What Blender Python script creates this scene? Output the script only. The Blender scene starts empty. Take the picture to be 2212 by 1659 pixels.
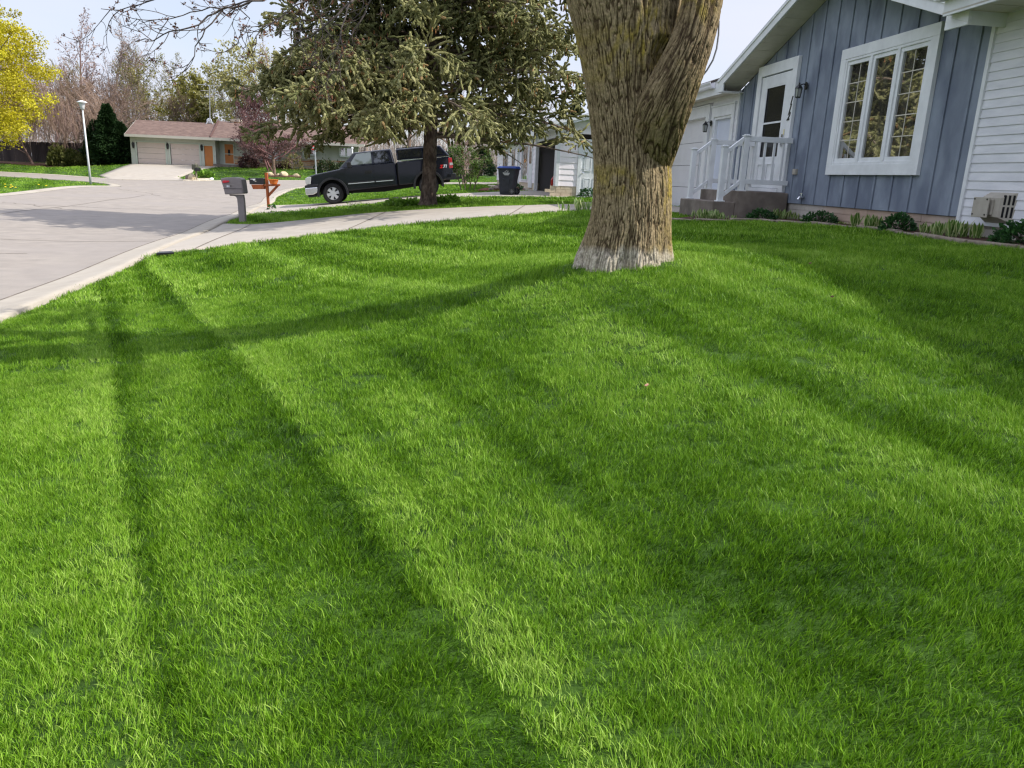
import bpy, math, random, colorsys
import numpy as np
from mathutils import Vector, Matrix
rng = np.random.default_rng(7)
random.seed(7)
SC = bpy.context.scene
COL = SC.collection
# ------------------------------------------------------------------ camera geometry (survey of the place)
FPX = 1661.0; EYE = 1.8
def _cal(vx=835.0, vy=7000.0):
    d = np.array([vx-1106, -(vy-829.5), -FPX]); d /= np.linalg.norm(d)
    up = -d; f = np.array([0, 0, -1.0]); y = f-up*np.dot(f, up); y /= np.linalg.norm(y); x = np.cross(y, up)
    return np.array([x, y, up])
RW = _cal()
CAM = np.array([0, 0, EYE])
def ray(u, v): return RW @ np.array([u-1106, -(v-829.5), -FPX])
def P(u, v, Y):
    r = ray(u, v); return CAM + r*(Y/r[1])
KF = .124; XF = 6.2
_n = math.hypot(1, KF)
FV = np.array([-KF, 1, 0])/_n; QV = np.array([-1, -KF, 0])/_n; OF = np.array([XF, 0, 0.])
def H(s, q, z): return OF + FV*s + QV*q + np.array([0, 0, z])      # house frame: along facade, outward, up

# ------------------------------------------------------------------ helpers
class MB:
    def __init__(self): self.v = []; self.f = []; self.mi = []; self.n = 0
    def add(self, vs, fs, mi=0):
        vs = np.asarray(vs, float).reshape(-1, 3); self.v.append(vs)
        o = self.n; self.n += len(vs)
        for f in fs: self.f.append([i+o for i in f])
        self.mi += [mi]*len(fs); return self
    def box(self, c, s, rz=0.0, mi=0, M=None):
        x, y, z = [k/2 for k in s]
        v = np.array([[-x,-y,-z],[x,-y,-z],[x,y,-z],[-x,y,-z],[-x,-y,z],[x,-y,z],[x,y,z],[-x,y,z]])
        if M is not None: v = v @ np.asarray(M).T
        elif rz:
            ca, sa = math.cos(rz), math.sin(rz); v = v @ np.array([[ca, sa, 0], [-sa, ca, 0], [0, 0, 1]])
        return self.add(v+np.asarray(c, float), [(0,3,2,1),(4,5,6,7),(0,1,5,4),(1,2,6,5),(2,3,7,6),(3,0,4,7)], mi)
    def hexa(self, p, mi=0):   # 8 points bottom 4 top 4
        return self.add(p, [(0,3,2,1),(4,5,6,7),(0,1,5,4),(1,2,6,5),(2,3,7,6),(3,0,4,7)], mi)
    def prism(self, poly, d0, mi=0):      # poly list of 3d pts, extruded along vector d0
        p = np.asarray(poly, float); n = len(p); d0 = np.asarray(d0, float)
        fs = [tuple(range(n))[::-1], tuple(range(n, 2*n))]+[(i, (i+1) % n, n+(i+1) % n, n+i) for i in range(n)]
        return self.add(np.vstack([p, p+d0]), fs, mi)
    def tube(self, pts, rad, k=6, mi=0, cap=True):
        pts = np.asarray(pts, float); m = len(pts)
        rad = np.full(m, rad) if np.isscalar(rad) else np.asarray(rad, float)
        t = np.gradient(pts, axis=0); t /= (np.linalg.norm(t, axis=1, keepdims=True)+1e-9)
        a = np.array([0, 0, 1.]) if abs(t[0][2]) < .9 else np.array([1., 0, 0])
        u = np.cross(t, a); u /= (np.linalg.norm(u, axis=1, keepdims=True)+1e-9); w = np.cross(t, u)
        th = np.arange(k)*2*math.pi/k
        ring = pts[:, None]+rad[:, None, None]*(u[:, None]*np.cos(th)[None, :, None]+w[:, None]*np.sin(th)[None, :, None])
        fs = [(i*k+j, i*k+(j+1) % k, (i+1)*k+(j+1) % k, (i+1)*k+j) for i in range(m-1) for j in range(k)]
        if cap: fs += [tuple(range(k))[::-1], tuple(range((m-1)*k, m*k))]
        return self.add(ring.reshape(-1, 3), fs, mi)
    def lathe(self, c, prof, k=20, mi=0, axis='z', cap=True):
        c = np.asarray(c, float); th = np.arange(k)*2*math.pi/k; vs = []
        for r, h in prof:
            x, y = r*np.cos(th), r*np.sin(th); hh = np.full(k, h)
            vs.append(np.stack({'z': (x, y, hh), 'x': (hh, x, y), 'y': (x, hh, -y)}[axis], 1))
        m = len(prof)
        fs = [(i*k+j, i*k+(j+1) % k, (i+1)*k+(j+1) % k, (i+1)*k+j) for i in range(m-1) for j in range(k)]
        if cap: fs += [tuple(range(k))[::-1], tuple(range((m-1)*k, m*k))]
        return self.add(np.vstack(vs)+c, fs, mi)
    def grid(self, A, mi=0):           # A (n,m,3)
        n, m = A.shape[:2]
        fs = [(i*m+j, i*m+j+1, (i+1)*m+j+1, (i+1)*m+j) for i in range(n-1) for j in range(m-1)]
        return self.add(A.reshape(-1, 3), fs, mi)
    def build(self, name, mats, parent=None, smooth=False, bevel=0, loc=None):
        V = np.vstack(self.v) if self.v else np.zeros((0, 3))
        off = np.zeros(3)
        if parent is not None:
            p = parent
            while p is not None: off = off+np.array(p.location); p = p.parent
        if loc is not None: off = off+np.array(loc)
        o = mesh_obj(name, V-off, self.f, mats, self.mi)
        if parent is not None: o.parent = parent
        if loc is not None: o.location = loc
        if smooth:
            o.data.polygons.foreach_set('use_smooth', [True]*len(o.data.polygons))
        if bevel:
            b = o.modifiers.new('bevel', 'BEVEL'); b.width = bevel; b.segments = 2; b.limit_method = 'ANGLE'; b.angle_limit = math.radians(40)
        return o
def mesh_obj(name, V, F, mats, mi=None):
    me = bpy.data.meshes.new(name); V = np.asarray(V, np.float32)
    me.vertices.add(len(V)); me.vertices.foreach_set('co', V.ravel())
    if isinstance(F, np.ndarray):
        k = F.shape[1]; nf = len(F); flat = F.ravel().astype(np.int32); st = np.arange(nf, dtype=np.int32)*k
    else:
        ln = np.array([len(f) for f in F], np.int32); nf = len(F)
        flat = np.array([i for f in F for i in f], np.int32); st = np.concatenate([[0], np.cumsum(ln)[:-1]]).astype(np.int32) if nf else ln
    me.loops.add(len(flat)); me.loops.foreach_set('vertex_index', flat)
    me.polygons.add(nf); me.polygons.foreach_set('loop_start', st)
    if not isinstance(mats, (list, tuple)): mats = [mats]
    for m in mats: me.materials.append(m)
    if mi is not None and len(mats) > 1: me.polygons.foreach_set('material_index', np.array(mi, np.int32))
    me.polygons.foreach_set('use_smooth', [False]*nf)
    me.update(calc_edges=True)
    o = bpy.data.objects.new(name, me); COL.objects.link(o); return o
def setattr_f(o, name, arr, dom='POINT'):
    a = o.data.attributes.new(name, 'FLOAT', dom); a.data.foreach_set('value', np.asarray(arr, np.float32).ravel())
def tag(o, label=None, cat=None, group=None, kind=None):
    if label: o['label'] = label
    if cat: o['category'] = cat
    if group: o['group'] = group
    if kind: o['kind'] = kind
    return o
def thing(name, loc, label, cat, group=None):
    o = bpy.data.objects.new(name, None); COL.objects.link(o); o.location = [float(x) for x in loc]; o.empty_display_size = .2
    return tag(o, label, cat, group)
def copy_tree(o, parent=None):
    c = o.copy(); COL.objects.link(c); c.parent = parent
    for ch in [x for x in bpy.data.objects if x.parent == o]: copy_tree(ch, c)
    return c
def text_mesh(s, size, name, m, parent, M, shear=0.0, extrude=.002, align='CENTER', bold=0.0):
    cu = bpy.data.curves.new(name, 'FONT'); cu.body = s; cu.size = size; cu.extrude = extrude; cu.shear = shear
    cu.align_x = align; cu.align_y = 'CENTER'; cu.offset = bold
    t = bpy.data.objects.new(name, cu); COL.objects.link(t)
    dg = bpy.context.evaluated_depsgraph_get(); me = bpy.data.meshes.new_from_object(t.evaluated_get(dg))
    bpy.data.objects.remove(t); me.materials.clear(); me.materials.append(m)
    o = bpy.data.objects.new(name, me); COL.objects.link(o); me.name = name
    off = np.zeros(3); p = parent
    while p is not None: off = off+np.array(p.location); p = p.parent
    M = Matrix(M); M.translation = M.translation-Vector(off)
    me.transform(M); o.parent = parent; return o

# ------------------------------------------------------------------ materials
def _N(nt, t, **kw):
    n = nt.nodes.new(t)
    for k, v in kw.items(): setattr(n, k, v)
    return n
def mat(name, c, c2=None, scale=5.0, rough=.8, bump=0.0, bscale=None, detail=5, spec=.3, metal=0.0, stretch=(1,1,1), c3=None, s3=.6, coat=0.0, lo=.35, hi=.65, coord='Object', dist=.01):
    m = bpy.data.materials.new(name); m.use_nodes = True; nt = m.node_tree; b = nt.nodes['Principled BSDF']
    b.inputs['Roughness'].default_value = rough; b.inputs['Metallic'].default_value = metal
    b.inputs['Specular IOR Level'].default_value = spec; b.inputs['Coat Weight'].default_value = coat
    b.inputs['Base Color'].default_value = (*c, 1)
    if c2 is None and not bump: return m
    tc = _N(nt, 'ShaderNodeTexCoord'); mp = _N(nt, 'ShaderNodeMapping'); mp.inputs['Scale'].default_value = stretch
    nt.links.new(tc.outputs[coord], mp.inputs[0])
    if c2 is not None:
        nz = _N(nt, 'ShaderNodeTexNoise'); nz.inputs['Scale'].default_value = scale; nz.inputs['Detail'].default_value = detail; nz.inputs['Roughness'].default_value = .6
        nt.links.new(mp.outputs[0], nz.inputs['Vector'])
        r = _N(nt, 'ShaderNodeMapRange'); r.inputs[1].default_value = lo; r.inputs[2].default_value = hi
        nt.links.new(nz.outputs[0], r.inputs[0])
        mx = _N(nt, 'ShaderNodeMix', data_type='RGBA'); mx.inputs[6].default_value = (*c, 1); mx.inputs[7].default_value = (*c2, 1)
        nt.links.new(r.outputs[0], mx.inputs[0]); out = mx.outputs[2]
        if c3 is not None:
            n3 = _N(nt, 'ShaderNodeTexNoise'); n3.inputs['Scale'].default_value = s3; n3.inputs['Detail'].default_value = 4
            nt.links.new(mp.outputs[0], n3.inputs['Vector'])
            r3 = _N(nt, 'ShaderNodeMapRange'); r3.inputs[1].default_value = .45; r3.inputs[2].default_value = .65; r3.inputs[4].default_value = .8
            nt.links.new(n3.outputs[0], r3.inputs[0])
            m3 = _N(nt, 'ShaderNodeMix', data_type='RGBA'); m3.inputs[7].default_value = (*c3, 1)
            nt.links.new(r3.outputs[0], m3.inputs[0]); nt.links.new(out, m3.inputs[6]); out = m3.outputs[2]
        nt.links.new(out, b.inputs['Base Color'])
    if bump:
        nb = _N(nt, 'ShaderNodeTexNoise'); nb.inputs['Scale'].default_value = bscale or scale*3; nb.inputs['Detail'].default_value = 6
        nt.links.new(mp.outputs[0], nb.inputs['Vector'])
        bp = _N(nt, 'ShaderNodeBump'); bp.inputs['Strength'].default_value = bump; bp.inputs['Distance'].default_value = dist
        nt.links.new(nb.outputs[0], bp.inputs['Height']); nt.links.new(bp.outputs[0], b.inputs['Normal'])
    return m
def leafmat(name, cols, rough=.55, trans=.35, attr='tint', rnd=True, spec=.3, instancer=None):
    """cols: dark->light ramp over a per-leaf tint attribute; a leaf also lets light through"""
    m = bpy.data.materials.new(name); m.use_nodes = True; nt = m.node_tree; b = nt.nodes['Principled BSDF']; out = nt.nodes['Material Output']
    b.inputs['Roughness'].default_value = rough; b.inputs['Specular IOR Level'].default_value = spec
    a = _N(nt, 'ShaderNodeAttribute'); a.attribute_name = attr; fac = a.outputs['Fac']
    if rnd:
        oi = _N(nt, 'ShaderNodeObjectInfo'); ad = _N(nt, 'ShaderNodeMath', operation='MULTIPLY_ADD'); ad.inputs[1].default_value = .25
        nt.links.new(oi.outputs['Random'], ad.inputs[0]); nt.links.new(fac, ad.inputs[2]); fac = ad.outputs[0]
    if instancer:
        ia = _N(nt, 'ShaderNodeAttribute', attribute_type='INSTANCER'); ia.attribute_name = instancer
        ad = _N(nt, 'ShaderNodeMath', operation='ADD'); nt.links.new(ia.outputs['Fac'], ad.inputs[0]); nt.links.new(fac, ad.inputs[1]); fac = ad.outputs[0]
    cr = _N(nt, 'ShaderNodeValToRGB'); e = cr.color_ramp.elements
    while len(e) < len(cols): e.new(.5)
    for i, c in enumerate(cols): e[i].position = i/(len(cols)-1); e[i].color = (*c, 1)
    nt.links.new(fac, cr.inputs[0]); nt.links.new(cr.outputs[0], b.inputs['Base Color'])
    if trans > 0:
        t = _N(nt, 'ShaderNodeBsdfTranslucent'); mx = _N(nt, 'ShaderNodeMixShader'); mx.inputs[0].default_value = trans
        nt.links.new(cr.outputs[0], t.inputs[0]); nt.links.new(b.outputs[0], mx.inputs[1]); nt.links.new(t.outputs[0], mx.inputs[2]); nt.links.new(mx.outputs[0], out.inputs[0])
    return m
def srgb(r, g, b):
    f = lambda c: ((c/255+.055)/1.055)**2.4 if c > 10 else c/255/12.92
    return (f(r), f(g), f(b))

# ------------------------------------------------------------------ terrain: thin-plate spline through surveyed heights
def kerbx(Y): return -3.6-.217*Y
CP = []
def cp(x, y, z): CP.append((x, y, z))
def cpd(Y, d, z): cp(kerbx(Y)+d, Y, z)
for Y in (-12, -4, 4, 12, 20, 28, 37): cpd(Y, 0, .1)
for Y in (-12, 0, 12, 24, 34): cpd(Y, -6, .12); cpd(Y, -12, .08)
for d, z in ((1.8, .32), (5.5, .85), (8.4, 1.16), (11, 1.25), (20, 1.3)): cpd(15.5, d, z)
for d, z in ((1.8, .30), (5.5, .82), (8.4, 1.12), (11, 1.22), (20, 1.3)): cpd(20.5, d, z)
for Y, z in ((-8, .42), (0, .42), (3, .55)): cpd(Y, 3.6, z)
for Y in (-8, 0, 3): cpd(Y, 7.2, .98); cpd(Y, 9.6, 1.25); cpd(Y, 18, 1.4)
cp(.84, 5.8, 1.14); cp(3.3, 6.3, 1.27); cp(-2.0, 6.3, .50); cp(-3.6, 6.3, .26); cp(-.75, 13, .93); cp(.6, 9.5, 1.03); cp(-2.2, 9.5, .55); cp(3.9, 9.3, 1.29); cp(5.2, 9.3, 1.35); cp(3.6, 12.5, 1.27); cp(14, 10, 1.45)
cpd(24, 2.5, .40); cpd(24, 6.1, .88); cpd(24, 11, 1.13)
for d, z in ((3.1, .46), (6.9, .92), (12.6, 1.15), (20, 1.2)): cpd(31, d, z)
for u, v, Y in ((601, 427, 42), (634, 408.5, 50), (669, 405, 52), (720, 399, 54), (230, 389, 57), (480, 392, 58.5), (700, 392, 60), (850, 396, 62), (0, 425, 33), (250, 403, 51),
                (0, 355, 70), (130, 362, 70), (0, 381, 56), (180, 391, 55), (283, 355, 70), (462, 360, 70), (620, 366, 69), (760, 372, 70), (60, 398, 44)): cp(*P(u, v, Y))
cp(-3, 42, 1.15); cp(-2, 52, 1.2); cp(4, 60, 1.4)
for x, y, z in ((-100, 50, .6), (-60, 110, 1.2), (0, 110, 1.7), (60, 80, 1.6), (60, 0, 1.6), (-60, -20, .1), (-70, 30, .1), (0, -40, .3), (50, -40, 1.2), (-30, 20, .12), (-45, 45, .25)): cp(x, y, z)
CP = np.array(CP)
def _tps(P0, lam=.02):
    n = len(P0); d = np.linalg.norm(P0[:, None, :2]-P0[None, :, :2], axis=2); Kk = np.where(d > 0, d*d*np.log(d+1e-12), 0)+lam*np.eye(n)
    A = np.zeros((n+3, n+3)); A[:n, :n] = Kk; A[:n, n] = 1; A[:n, n+1:] = P0[:, :2]; A[n, :n] = 1; A[n+1:, :n] = P0[:, :2].T
    return np.linalg.solve(A, np.concatenate([P0[:, 2], [0, 0, 0]]))
TW = _tps(CP)
MC = P(1347, 572, 5.8)[:2]
def T(x, y):
    x = np.asarray(x, float); y = np.asarray(y, float); sh = np.broadcast(x, y).shape
    x = np.broadcast_to(x, sh).ravel(); y = np.broadcast_to(y, sh).ravel()
    s = np.maximum(1, np.hypot(x, y-20)/115); xc = x/s; yc = 20+(y-20)/s
    out = np.empty(len(x)); n = len(CP)
    for i in range(0, len(x), 20000):
        a = xc[i:i+20000]; b = yc[i:i+20000]
        d2 = (a[:, None]-CP[None, :, 0])**2+(b[:, None]-CP[None, :, 1])**2
        out[i:i+20000] = (.5*d2*np.log(d2+1e-12)) @ TW[:n]+TW[n]+TW[n+1]*a+TW[n+2]*b
    m = np.hypot(x-MC[0], y-MC[1]); out += .11*np.exp(-(m/.85)**2)
    out = out.reshape(sh); return out if sh else float(out)
def G(u, v, off=0.0):          # where a sight line meets the ground
    r = ray(u, v); lo = 1.0
    ts = np.concatenate([np.linspace(1, 30, 300), np.linspace(30, 100, 400)])/r[1]
    p = CAM[None]+r[None]*ts[:, None]; h = p[:, 2]-T(p[:, 0], p[:, 1])-off
    k = np.argmax(h < 0) if (h < 0).any() else len(ts)-1
    t = ts[k-1]+(ts[k]-ts[k-1])*h[k-1]/(h[k-1]-h[k]+1e-9) if k > 0 else ts[0]
    return CAM+r*t
def resample(pl, n):
    pl = np.asarray(pl, float)[:, :2]; d = np.concatenate([[0], np.cumsum(np.linalg.norm(np.diff(pl, axis=0), axis=1))])
    t = np.linspace(0, d[-1], n); return np.stack([np.interp(t, d, pl[:, 0]), np.interp(t, d, pl[:, 1])], 1)
def smooth_pl(pl, n=200, it=12, step=None):
    p = resample(pl, n)
    for _ in range(it): p[1:-1] = .25*p[:-2]+.5*p[1:-1]+.25*p[2:]
    return p
def strip(name, A, B, nu, nv, off, m, off2=None, resamp=True):
    a = resample(A, nu) if resamp else np.asarray(A); b = resample(B, nu) if resamp else np.asarray(B); nu = len(a)
    w = np.linspace(0, 1, nv)[None, :, None]; q = a[:, None]*(1-w)+b[:, None]*w
    o = off if off2 is None else off+(off2-off)*w[..., 0]
    z = T(q[..., 0], q[..., 1])+o; A_ = np.concatenate([q, z[..., None]], 2)
    lo_, hi_ = A_[:, :1].copy(), A_[:, -1:].copy(); lo_[..., 2] -= .09; hi_[..., 2] -= .09; A_ = np.concatenate([lo_, A_, hi_], 1)
    mb = MB(); mb.grid(A_); ob = mb.build(name, m, smooth=True)
    me = ob.data
    if me.polygons[len(me.polygons)//2].normal.z < 0: me.flip_normals()
    return ob, np.vstack([a, b[::-1]])
def inpoly(x, y, poly):
    c = np.zeros(x.shape, bool); n = len(poly)
    for i in range(n):
        x1, y1 = poly[i][:2]; x2, y2 = poly[i-1][:2]
        k = ((y1 > y) != (y2 > y)) & (x < (x2-x1)*(y-y1)/((y2-y1) if y2 != y1 else 1e-9)+x1); c ^= k
    return c
# ------------------------------------------------------------------ camera, sun, sky
cam = bpy.data.cameras.new('camera'); co = bpy.data.objects.new('camera', cam); COL.objects.link(co)
cam.sensor_width = 36; cam.lens = 36*FPX/2212; cam.clip_end = 3000; cam.clip_start = .05
M = Matrix.Identity(4)
for i in range(3):
    for j in range(3): M[i][j] = RW[i][j]
M.translation = Vector(CAM); co.matrix_world = M; SC.camera = co
SUN_AZ = np.array([.995, -.10]); SUN_EL = math.radians(45)
SUN_AZ = SUN_AZ/np.linalg.norm(SUN_AZ)
sd = np.array([SUN_AZ[0]*math.cos(SUN_EL), SUN_AZ[1]*math.cos(SUN_EL), math.sin(SUN_EL)])
L = bpy.data.lights.new('sun', 'SUN'); L.energy = 4.8; L.angle = math.radians(.53); L.color = (1, .95, .86)
lo = bpy.data.objects.new('sun', L); COL.objects.link(lo); lo.rotation_euler = Vector(sd).to_track_quat('Z', 'Y').to_euler(); lo.location = (20, 10, 30)
W = bpy.data.worlds.new('World'); SC.world = W; W.use_nodes = True; nt = W.node_tree
bg = nt.nodes['Background']; bg.inputs[1].default_value = .15
sky = _N(nt, 'ShaderNodeTexSky'); sky.sky_type = 'NISHITA'; sky.sun_disc = False; sky.sun_elevation = SUN_EL
sky.sun_rotation = math.atan2(SUN_AZ[0], SUN_AZ[1]); sky.air_density = 1.0; sky.dust_density = 1.5; sky.ozone_density = 1.0
tc = _N(nt, 'ShaderNodeTexCoord'); mp = _N(nt, 'ShaderNodeMapping'); mp.inputs['Scale'].default_value = (1, 1, 3.2); mp.inputs['Rotation'].default_value = (0, 0, .6)
nz = _N(nt, 'ShaderNodeTexNoise'); nz.inputs['Scale'].default_value = 1.6; nz.inputs['Detail'].default_value = 5; nz.inputs['Roughness'].default_value = .5
mr = _N(nt, 'ShaderNodeMapRange', interpolation_type='SMOOTHSTEP'); mr.inputs[1].default_value = .38; mr.inputs[2].default_value = .64; mr.inputs[3].default_value = .5; mr.inputs[4].default_value = 1.0
mx = _N(nt, 'ShaderNodeMix', data_type='RGBA'); mx.inputs[7].default_value = (4.3, 4.5, 5.3, 1)
sx = _N(nt, 'ShaderNodeSeparateXYZ'); hz = _N(nt, 'ShaderNodeMapRange', interpolation_type='SMOOTHSTEP'); hz.inputs[1].default_value = .22; hz.inputs[2].default_value = .62; hz.inputs[3].default_value = 1.0; hz.inputs[4].default_value = 1.7  # sky above the view brightened, added fill for shaded walls
mh = _N(nt, 'ShaderNodeVectorMath', operation='SCALE'); nt.links.new(tc.outputs['Generated'], sx.inputs[0]); nt.links.new(sx.outputs[2], hz.inputs[0]); nt.links.new(mx.outputs[2], mh.inputs[0]); nt.links.new(hz.outputs[0], mh.inputs['Scale'])
nt.links.new(tc.outputs['Generated'], mp.inputs[0]); nt.links.new(mp.outputs[0], nz.inputs['Vector']); nt.links.new(nz.outputs[0], mr.inputs[0])
nt.links.new(mr.outputs[0], mx.inputs[0]); nt.links.new(sky.outputs[0], mx.inputs[6]); nt.links.new(mh.outputs[0], bg.inputs[0])
SC.view_settings.view_transform = 'Standard'; SC.view_settings.look = 'None'; SC.view_settings.exposure = .38; SC.view_settings.gamma = 1
SC.render.engine = 'CYCLES'; SC.cycles.max_bounces = 6; SC.cycles.diffuse_bounces = 3; SC.cycles.glossy_bounces = 3; SC.cycles.sample_clamp_indirect = 4; SC.cycles.caustics_reflective = False; SC.cycles.caustics_refractive = False; SC.cycles.transparent_max_bounces = 8

# ------------------------------------------------------------------ ground, road, kerbs, driveways
def concrete(name, c, c2, c3, jx=None):
    return mat(name, c, c2, scale=2.2, rough=.88, bump=.5, bscale=70, detail=12, c3=c3, s3=.22, coord='Object', dist=.006, lo=.3, hi=.7)
m_road = concrete('road_concrete', srgb(148, 140, 131), srgb(128, 121, 114), srgb(138, 131, 125))
m_kerb = concrete('kerb_concrete', srgb(168, 160, 147), srgb(146, 138, 126), srgb(158, 151, 141))
m_drive = concrete('drive_concrete', srgb(168, 160, 149), srgb(149, 141, 131), srgb(159, 152, 143))
m_joint = mat('joint_tar', srgb(92, 84, 76), srgb(120, 110, 100), scale=8, rough=.9)
m_soil = mat('lawn_soil', (.035, .07, .012), (.06, .10, .02), scale=3, rough=1, c3=(.07, .085, .03), s3=.8)
m_ground = mat('turf_far', (.020, .050, .004), (.045, .100, .007), scale=2.2, rough=1, bump=.6, bscale=35, dist=.03)
xs = np.concatenate([[-900, -400, -200, -120, -80, -60], np.arange(-48, -7.01, .4), np.arange(-7, 7.01, .1), np.arange(7.4, 26.01, .4), [30, 40, 60, 90, 150, 300, 900]])
ys = np.concatenate([[-400, -100, -40, -15], np.arange(-8, .01, .4), np.arange(.4, 11.01, .1), np.arange(11.4, 76.01, .4), [80, 90, 110, 150, 300, 900]])
gx, gy = np.meshgrid(xs, ys); gz = T(gx, gy)
mb = MB(); mb.grid(np.stack([gx, gy, gz], 2)); g = mb.build('ground', m_ground, smooth=True); tag(g, kind='structure')

# kerb line on our side, bending right beyond the neighbour's lawn
RL = [(kerbx(Y), Y) for Y in (-12, 0, 10, 20, 30, 38)]+[tuple(P(601, 427, 42)[:2]+np.array([-.1, 0])), tuple(P(625, 412, 47.5)[:2]), tuple(P(645, 407, 51)[:2]), tuple(P(690, 403, 53.5)[:2]), tuple(P(760, 401, 55.5)[:2]), tuple(P(900, 401, 58)[:2]), (6, 62)]
RL = smooth_pl(RL, 160, 4)
def offset_pl(p, d):
    t = np.gradient(p, axis=0); t /= np.linalg.norm(t, axis=1, keepdims=True); return p+np.stack([-t[:, 1], t[:, 0]], 1)*d
KW = .62
RI = offset_pl(RL, KW)            # gutter edge (road side)
LL = [tuple(P(0, 425, 33)[:2]+(P(0, 425, 33)[:2]-P(250, 403, 51)[:2])*k) for k in (2.6, 1.2)]+[tuple(P(0, 425, 33)[:2]), tuple(P(130, 415, 40.5)[:2]), tuple(P(225, 406, 48)[:2])]
NOSE = [tuple(P(225, 406, 48)[:2]), tuple(P(262, 402, 51)[:2]), tuple(P(256, 397, 53.2)[:2]), tuple(P(225, 394.5, 54.2)[:2]), tuple(P(190, 392.5, 54.8)[:2]), tuple(P(120, 389, 55.5)[:2]), tuple(P(0, 384, 56.5)[:2]), (-60, 58)]
LK = smooth_pl(LL+NOSE[1:], 260, 3)
FK = smooth_pl([(-60, 63), tuple(P(0, 381, 60)[:2]), tuple(P(120, 386, 59)[:2]), tuple(P(190, 389, 58)[:2]), tuple(P(240, 390, 57.5)[:2]), tuple(P(480, 392.5, 58.5)[:2]), tuple(P(700, 392, 60)[:2]), tuple(P(850, 396, 62)[:2]), (6, 68)], 200, 3)
# road sheet: a fan of cross lines from the near gutter to the opposite kerbs
Lfull = [p for p in LL]+[tuple(P(262, 402, 51)[:2])]+[tuple(p) for p in FK if p[0] > P(240, 390, 57.5)[0]]
la = resample(RI, 220)
# match by projecting: three pieces
iL = 0
Lend = np.array(Lfull); ra = RI
k1 = int(np.argmin(abs(ra[:, 1]-44)))
A1, B1 = resample(ra[:k1+1], 140), resample([(kerbx(-12)-17, -12)]+LL+[tuple(P(262, 402, 51)[:2])], 140)
A2, B2 = resample(ra[k1:], 90), resample([tuple(P(262, 402, 51)[:2])]+[tuple(p) for p in FK if p[0] > P(262, 390, 57.5)[0]], 90)
def joinstrips(name, lst, nv, off, m):
    mb = MB(); polys = []
    for a, b in lst:
        w = np.linspace(0, 1, nv)[None, :, None]; q = a[:, None]*(1-w)+b[:, None]*w; z = T(q[..., 0], q[..., 1])+off
        mb.grid(np.concatenate([q, z[..., None]], 2)); polys.append(np.vstack([a, b[::-1]]))
    o = mb.build(name, m, smooth=True)
    if o.data.polygons[0].normal.z < 0: o.data.flip_normals()
    return o, polys
A3 = resample([tuple(P(262, 402, 51)[:2]), tuple(P(256, 397, 53.2)[:2]), tuple(P(225, 394.5, 54.2)[:2]), tuple(P(120, 389, 55.5)[:2]), tuple(P(0, 384, 56.5)[:2]), (-60, 58)], 60)
_fr = [tuple(p) for p in FK if p[0] > P(262, 390, 57.5)[0]][:1]
B3 = resample(_fr+[tuple(p) for p in FK if p[0] < P(262, 390, 57.5)[0]][::-1], 60)
road, rp = joinstrips('road', [(A1, B1), (A2, B2), (A3, B3)], 50, .02, m_road); tag(road, kind='structure')
EXCL = list(rp)
def kerbstrip(name, inner, outer, lip=.07):
    n = len(inner); w = np.array([0, .35, .6, .8, 1.0, 1.003]); h = np.array([.028, .034, .055, lip, lip-.01, -.05])
    q = inner[:, None]*(1-w[None, :, None])+outer[:, None]*w[None, :, None]; z = T(q[..., 0], q[..., 1])+h[None]
    mb = MB(); mb.grid(np.concatenate([q, z[..., None]], 2)); o = mb.build(name, m_kerb, smooth=True)
    if o.data.polygons[0].normal.z < 0: o.data.flip_normals()
    EXCL.append(np.vstack([inner, outer[::-1]])); return tag(o, kind='structure')
kerbstrip('kerb', RI, RL)
kerbstrip('kerb', LK, offset_pl(LK, KW) if True else LK)
kerbstrip('kerb', FK, offset_pl(FK, .45), .05)
# joints across the kerb gutter and the road
def jointline(pl, w, off, mb):
    pl = resample(pl, max(8, int(np.linalg.norm(np.diff(np.asarray(pl)[:, :2], axis=0), axis=1).sum()/.25))); l = offset_pl(pl, w/2); r = offset_pl(pl, -w/2)
    z = T(pl[:, 0], pl[:, 1])+off
    mb.grid(np.stack([np.column_stack([l, z]), np.column_stack([r, z])], 1))
# driveways
def dpoly(name, A, B, nu, nv, off, m=None, kind='structure'):
    o, p = strip(name, A, B, nu, nv, off, m or m_drive); tag(o, kind=kind); EXCL.append(p); return o, p
on = [RL[int(np.argmin(abs(RL[:, 1]-14.3)))], G(548.6, 524)[:2], G(740, 500)[:2], G(930, 481)[:2], G(1100, 467)[:2], G(1267, 455.5)[:2], H(15.9, 2.2, 0)[:2], H(16.05, .02, 0)[:2]]
of_ = [RL[int(np.argmin(abs(RL[:, 1]-22.6)))], G(548.6, 487)[:2], G(780, 464)[:2], G(982.6, 451.4)[:2], G(1130, 446.5)[:2], G(1274, 443.8)[:2], H(23.5, 2.0, 0)[:2], H(23.3, .02, 0)[:2]]
dpoly('driveway', on, of_, 70, 22, .035)
dj = MB()
for k in (.06, .30, .56, .8):
    a = resample(on, 101)[int(k*100)]; b = resample(of_, 101)[int(min(1, k+.02)*100)]; jointline([a, b], .03, .041, dj)
nn = [RL[int(np.argmin(abs(RL[:, 1]-28.2)))], (kerbx(29)+3, 29.0), (-3.4, 29.3), (.2, 29.9), (2.0, 30.2)]
nf = [RL[int(np.argmin(abs(RL[:, 1]-33.6)))], (kerbx(32.5)+2.2, 32.8), (-3.2, 33.0), (-2.4, 33.6), (1.0, 36.6)]
dpoly('neighbour_driveway', nn, nf, 50, 16, .035)
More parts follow.
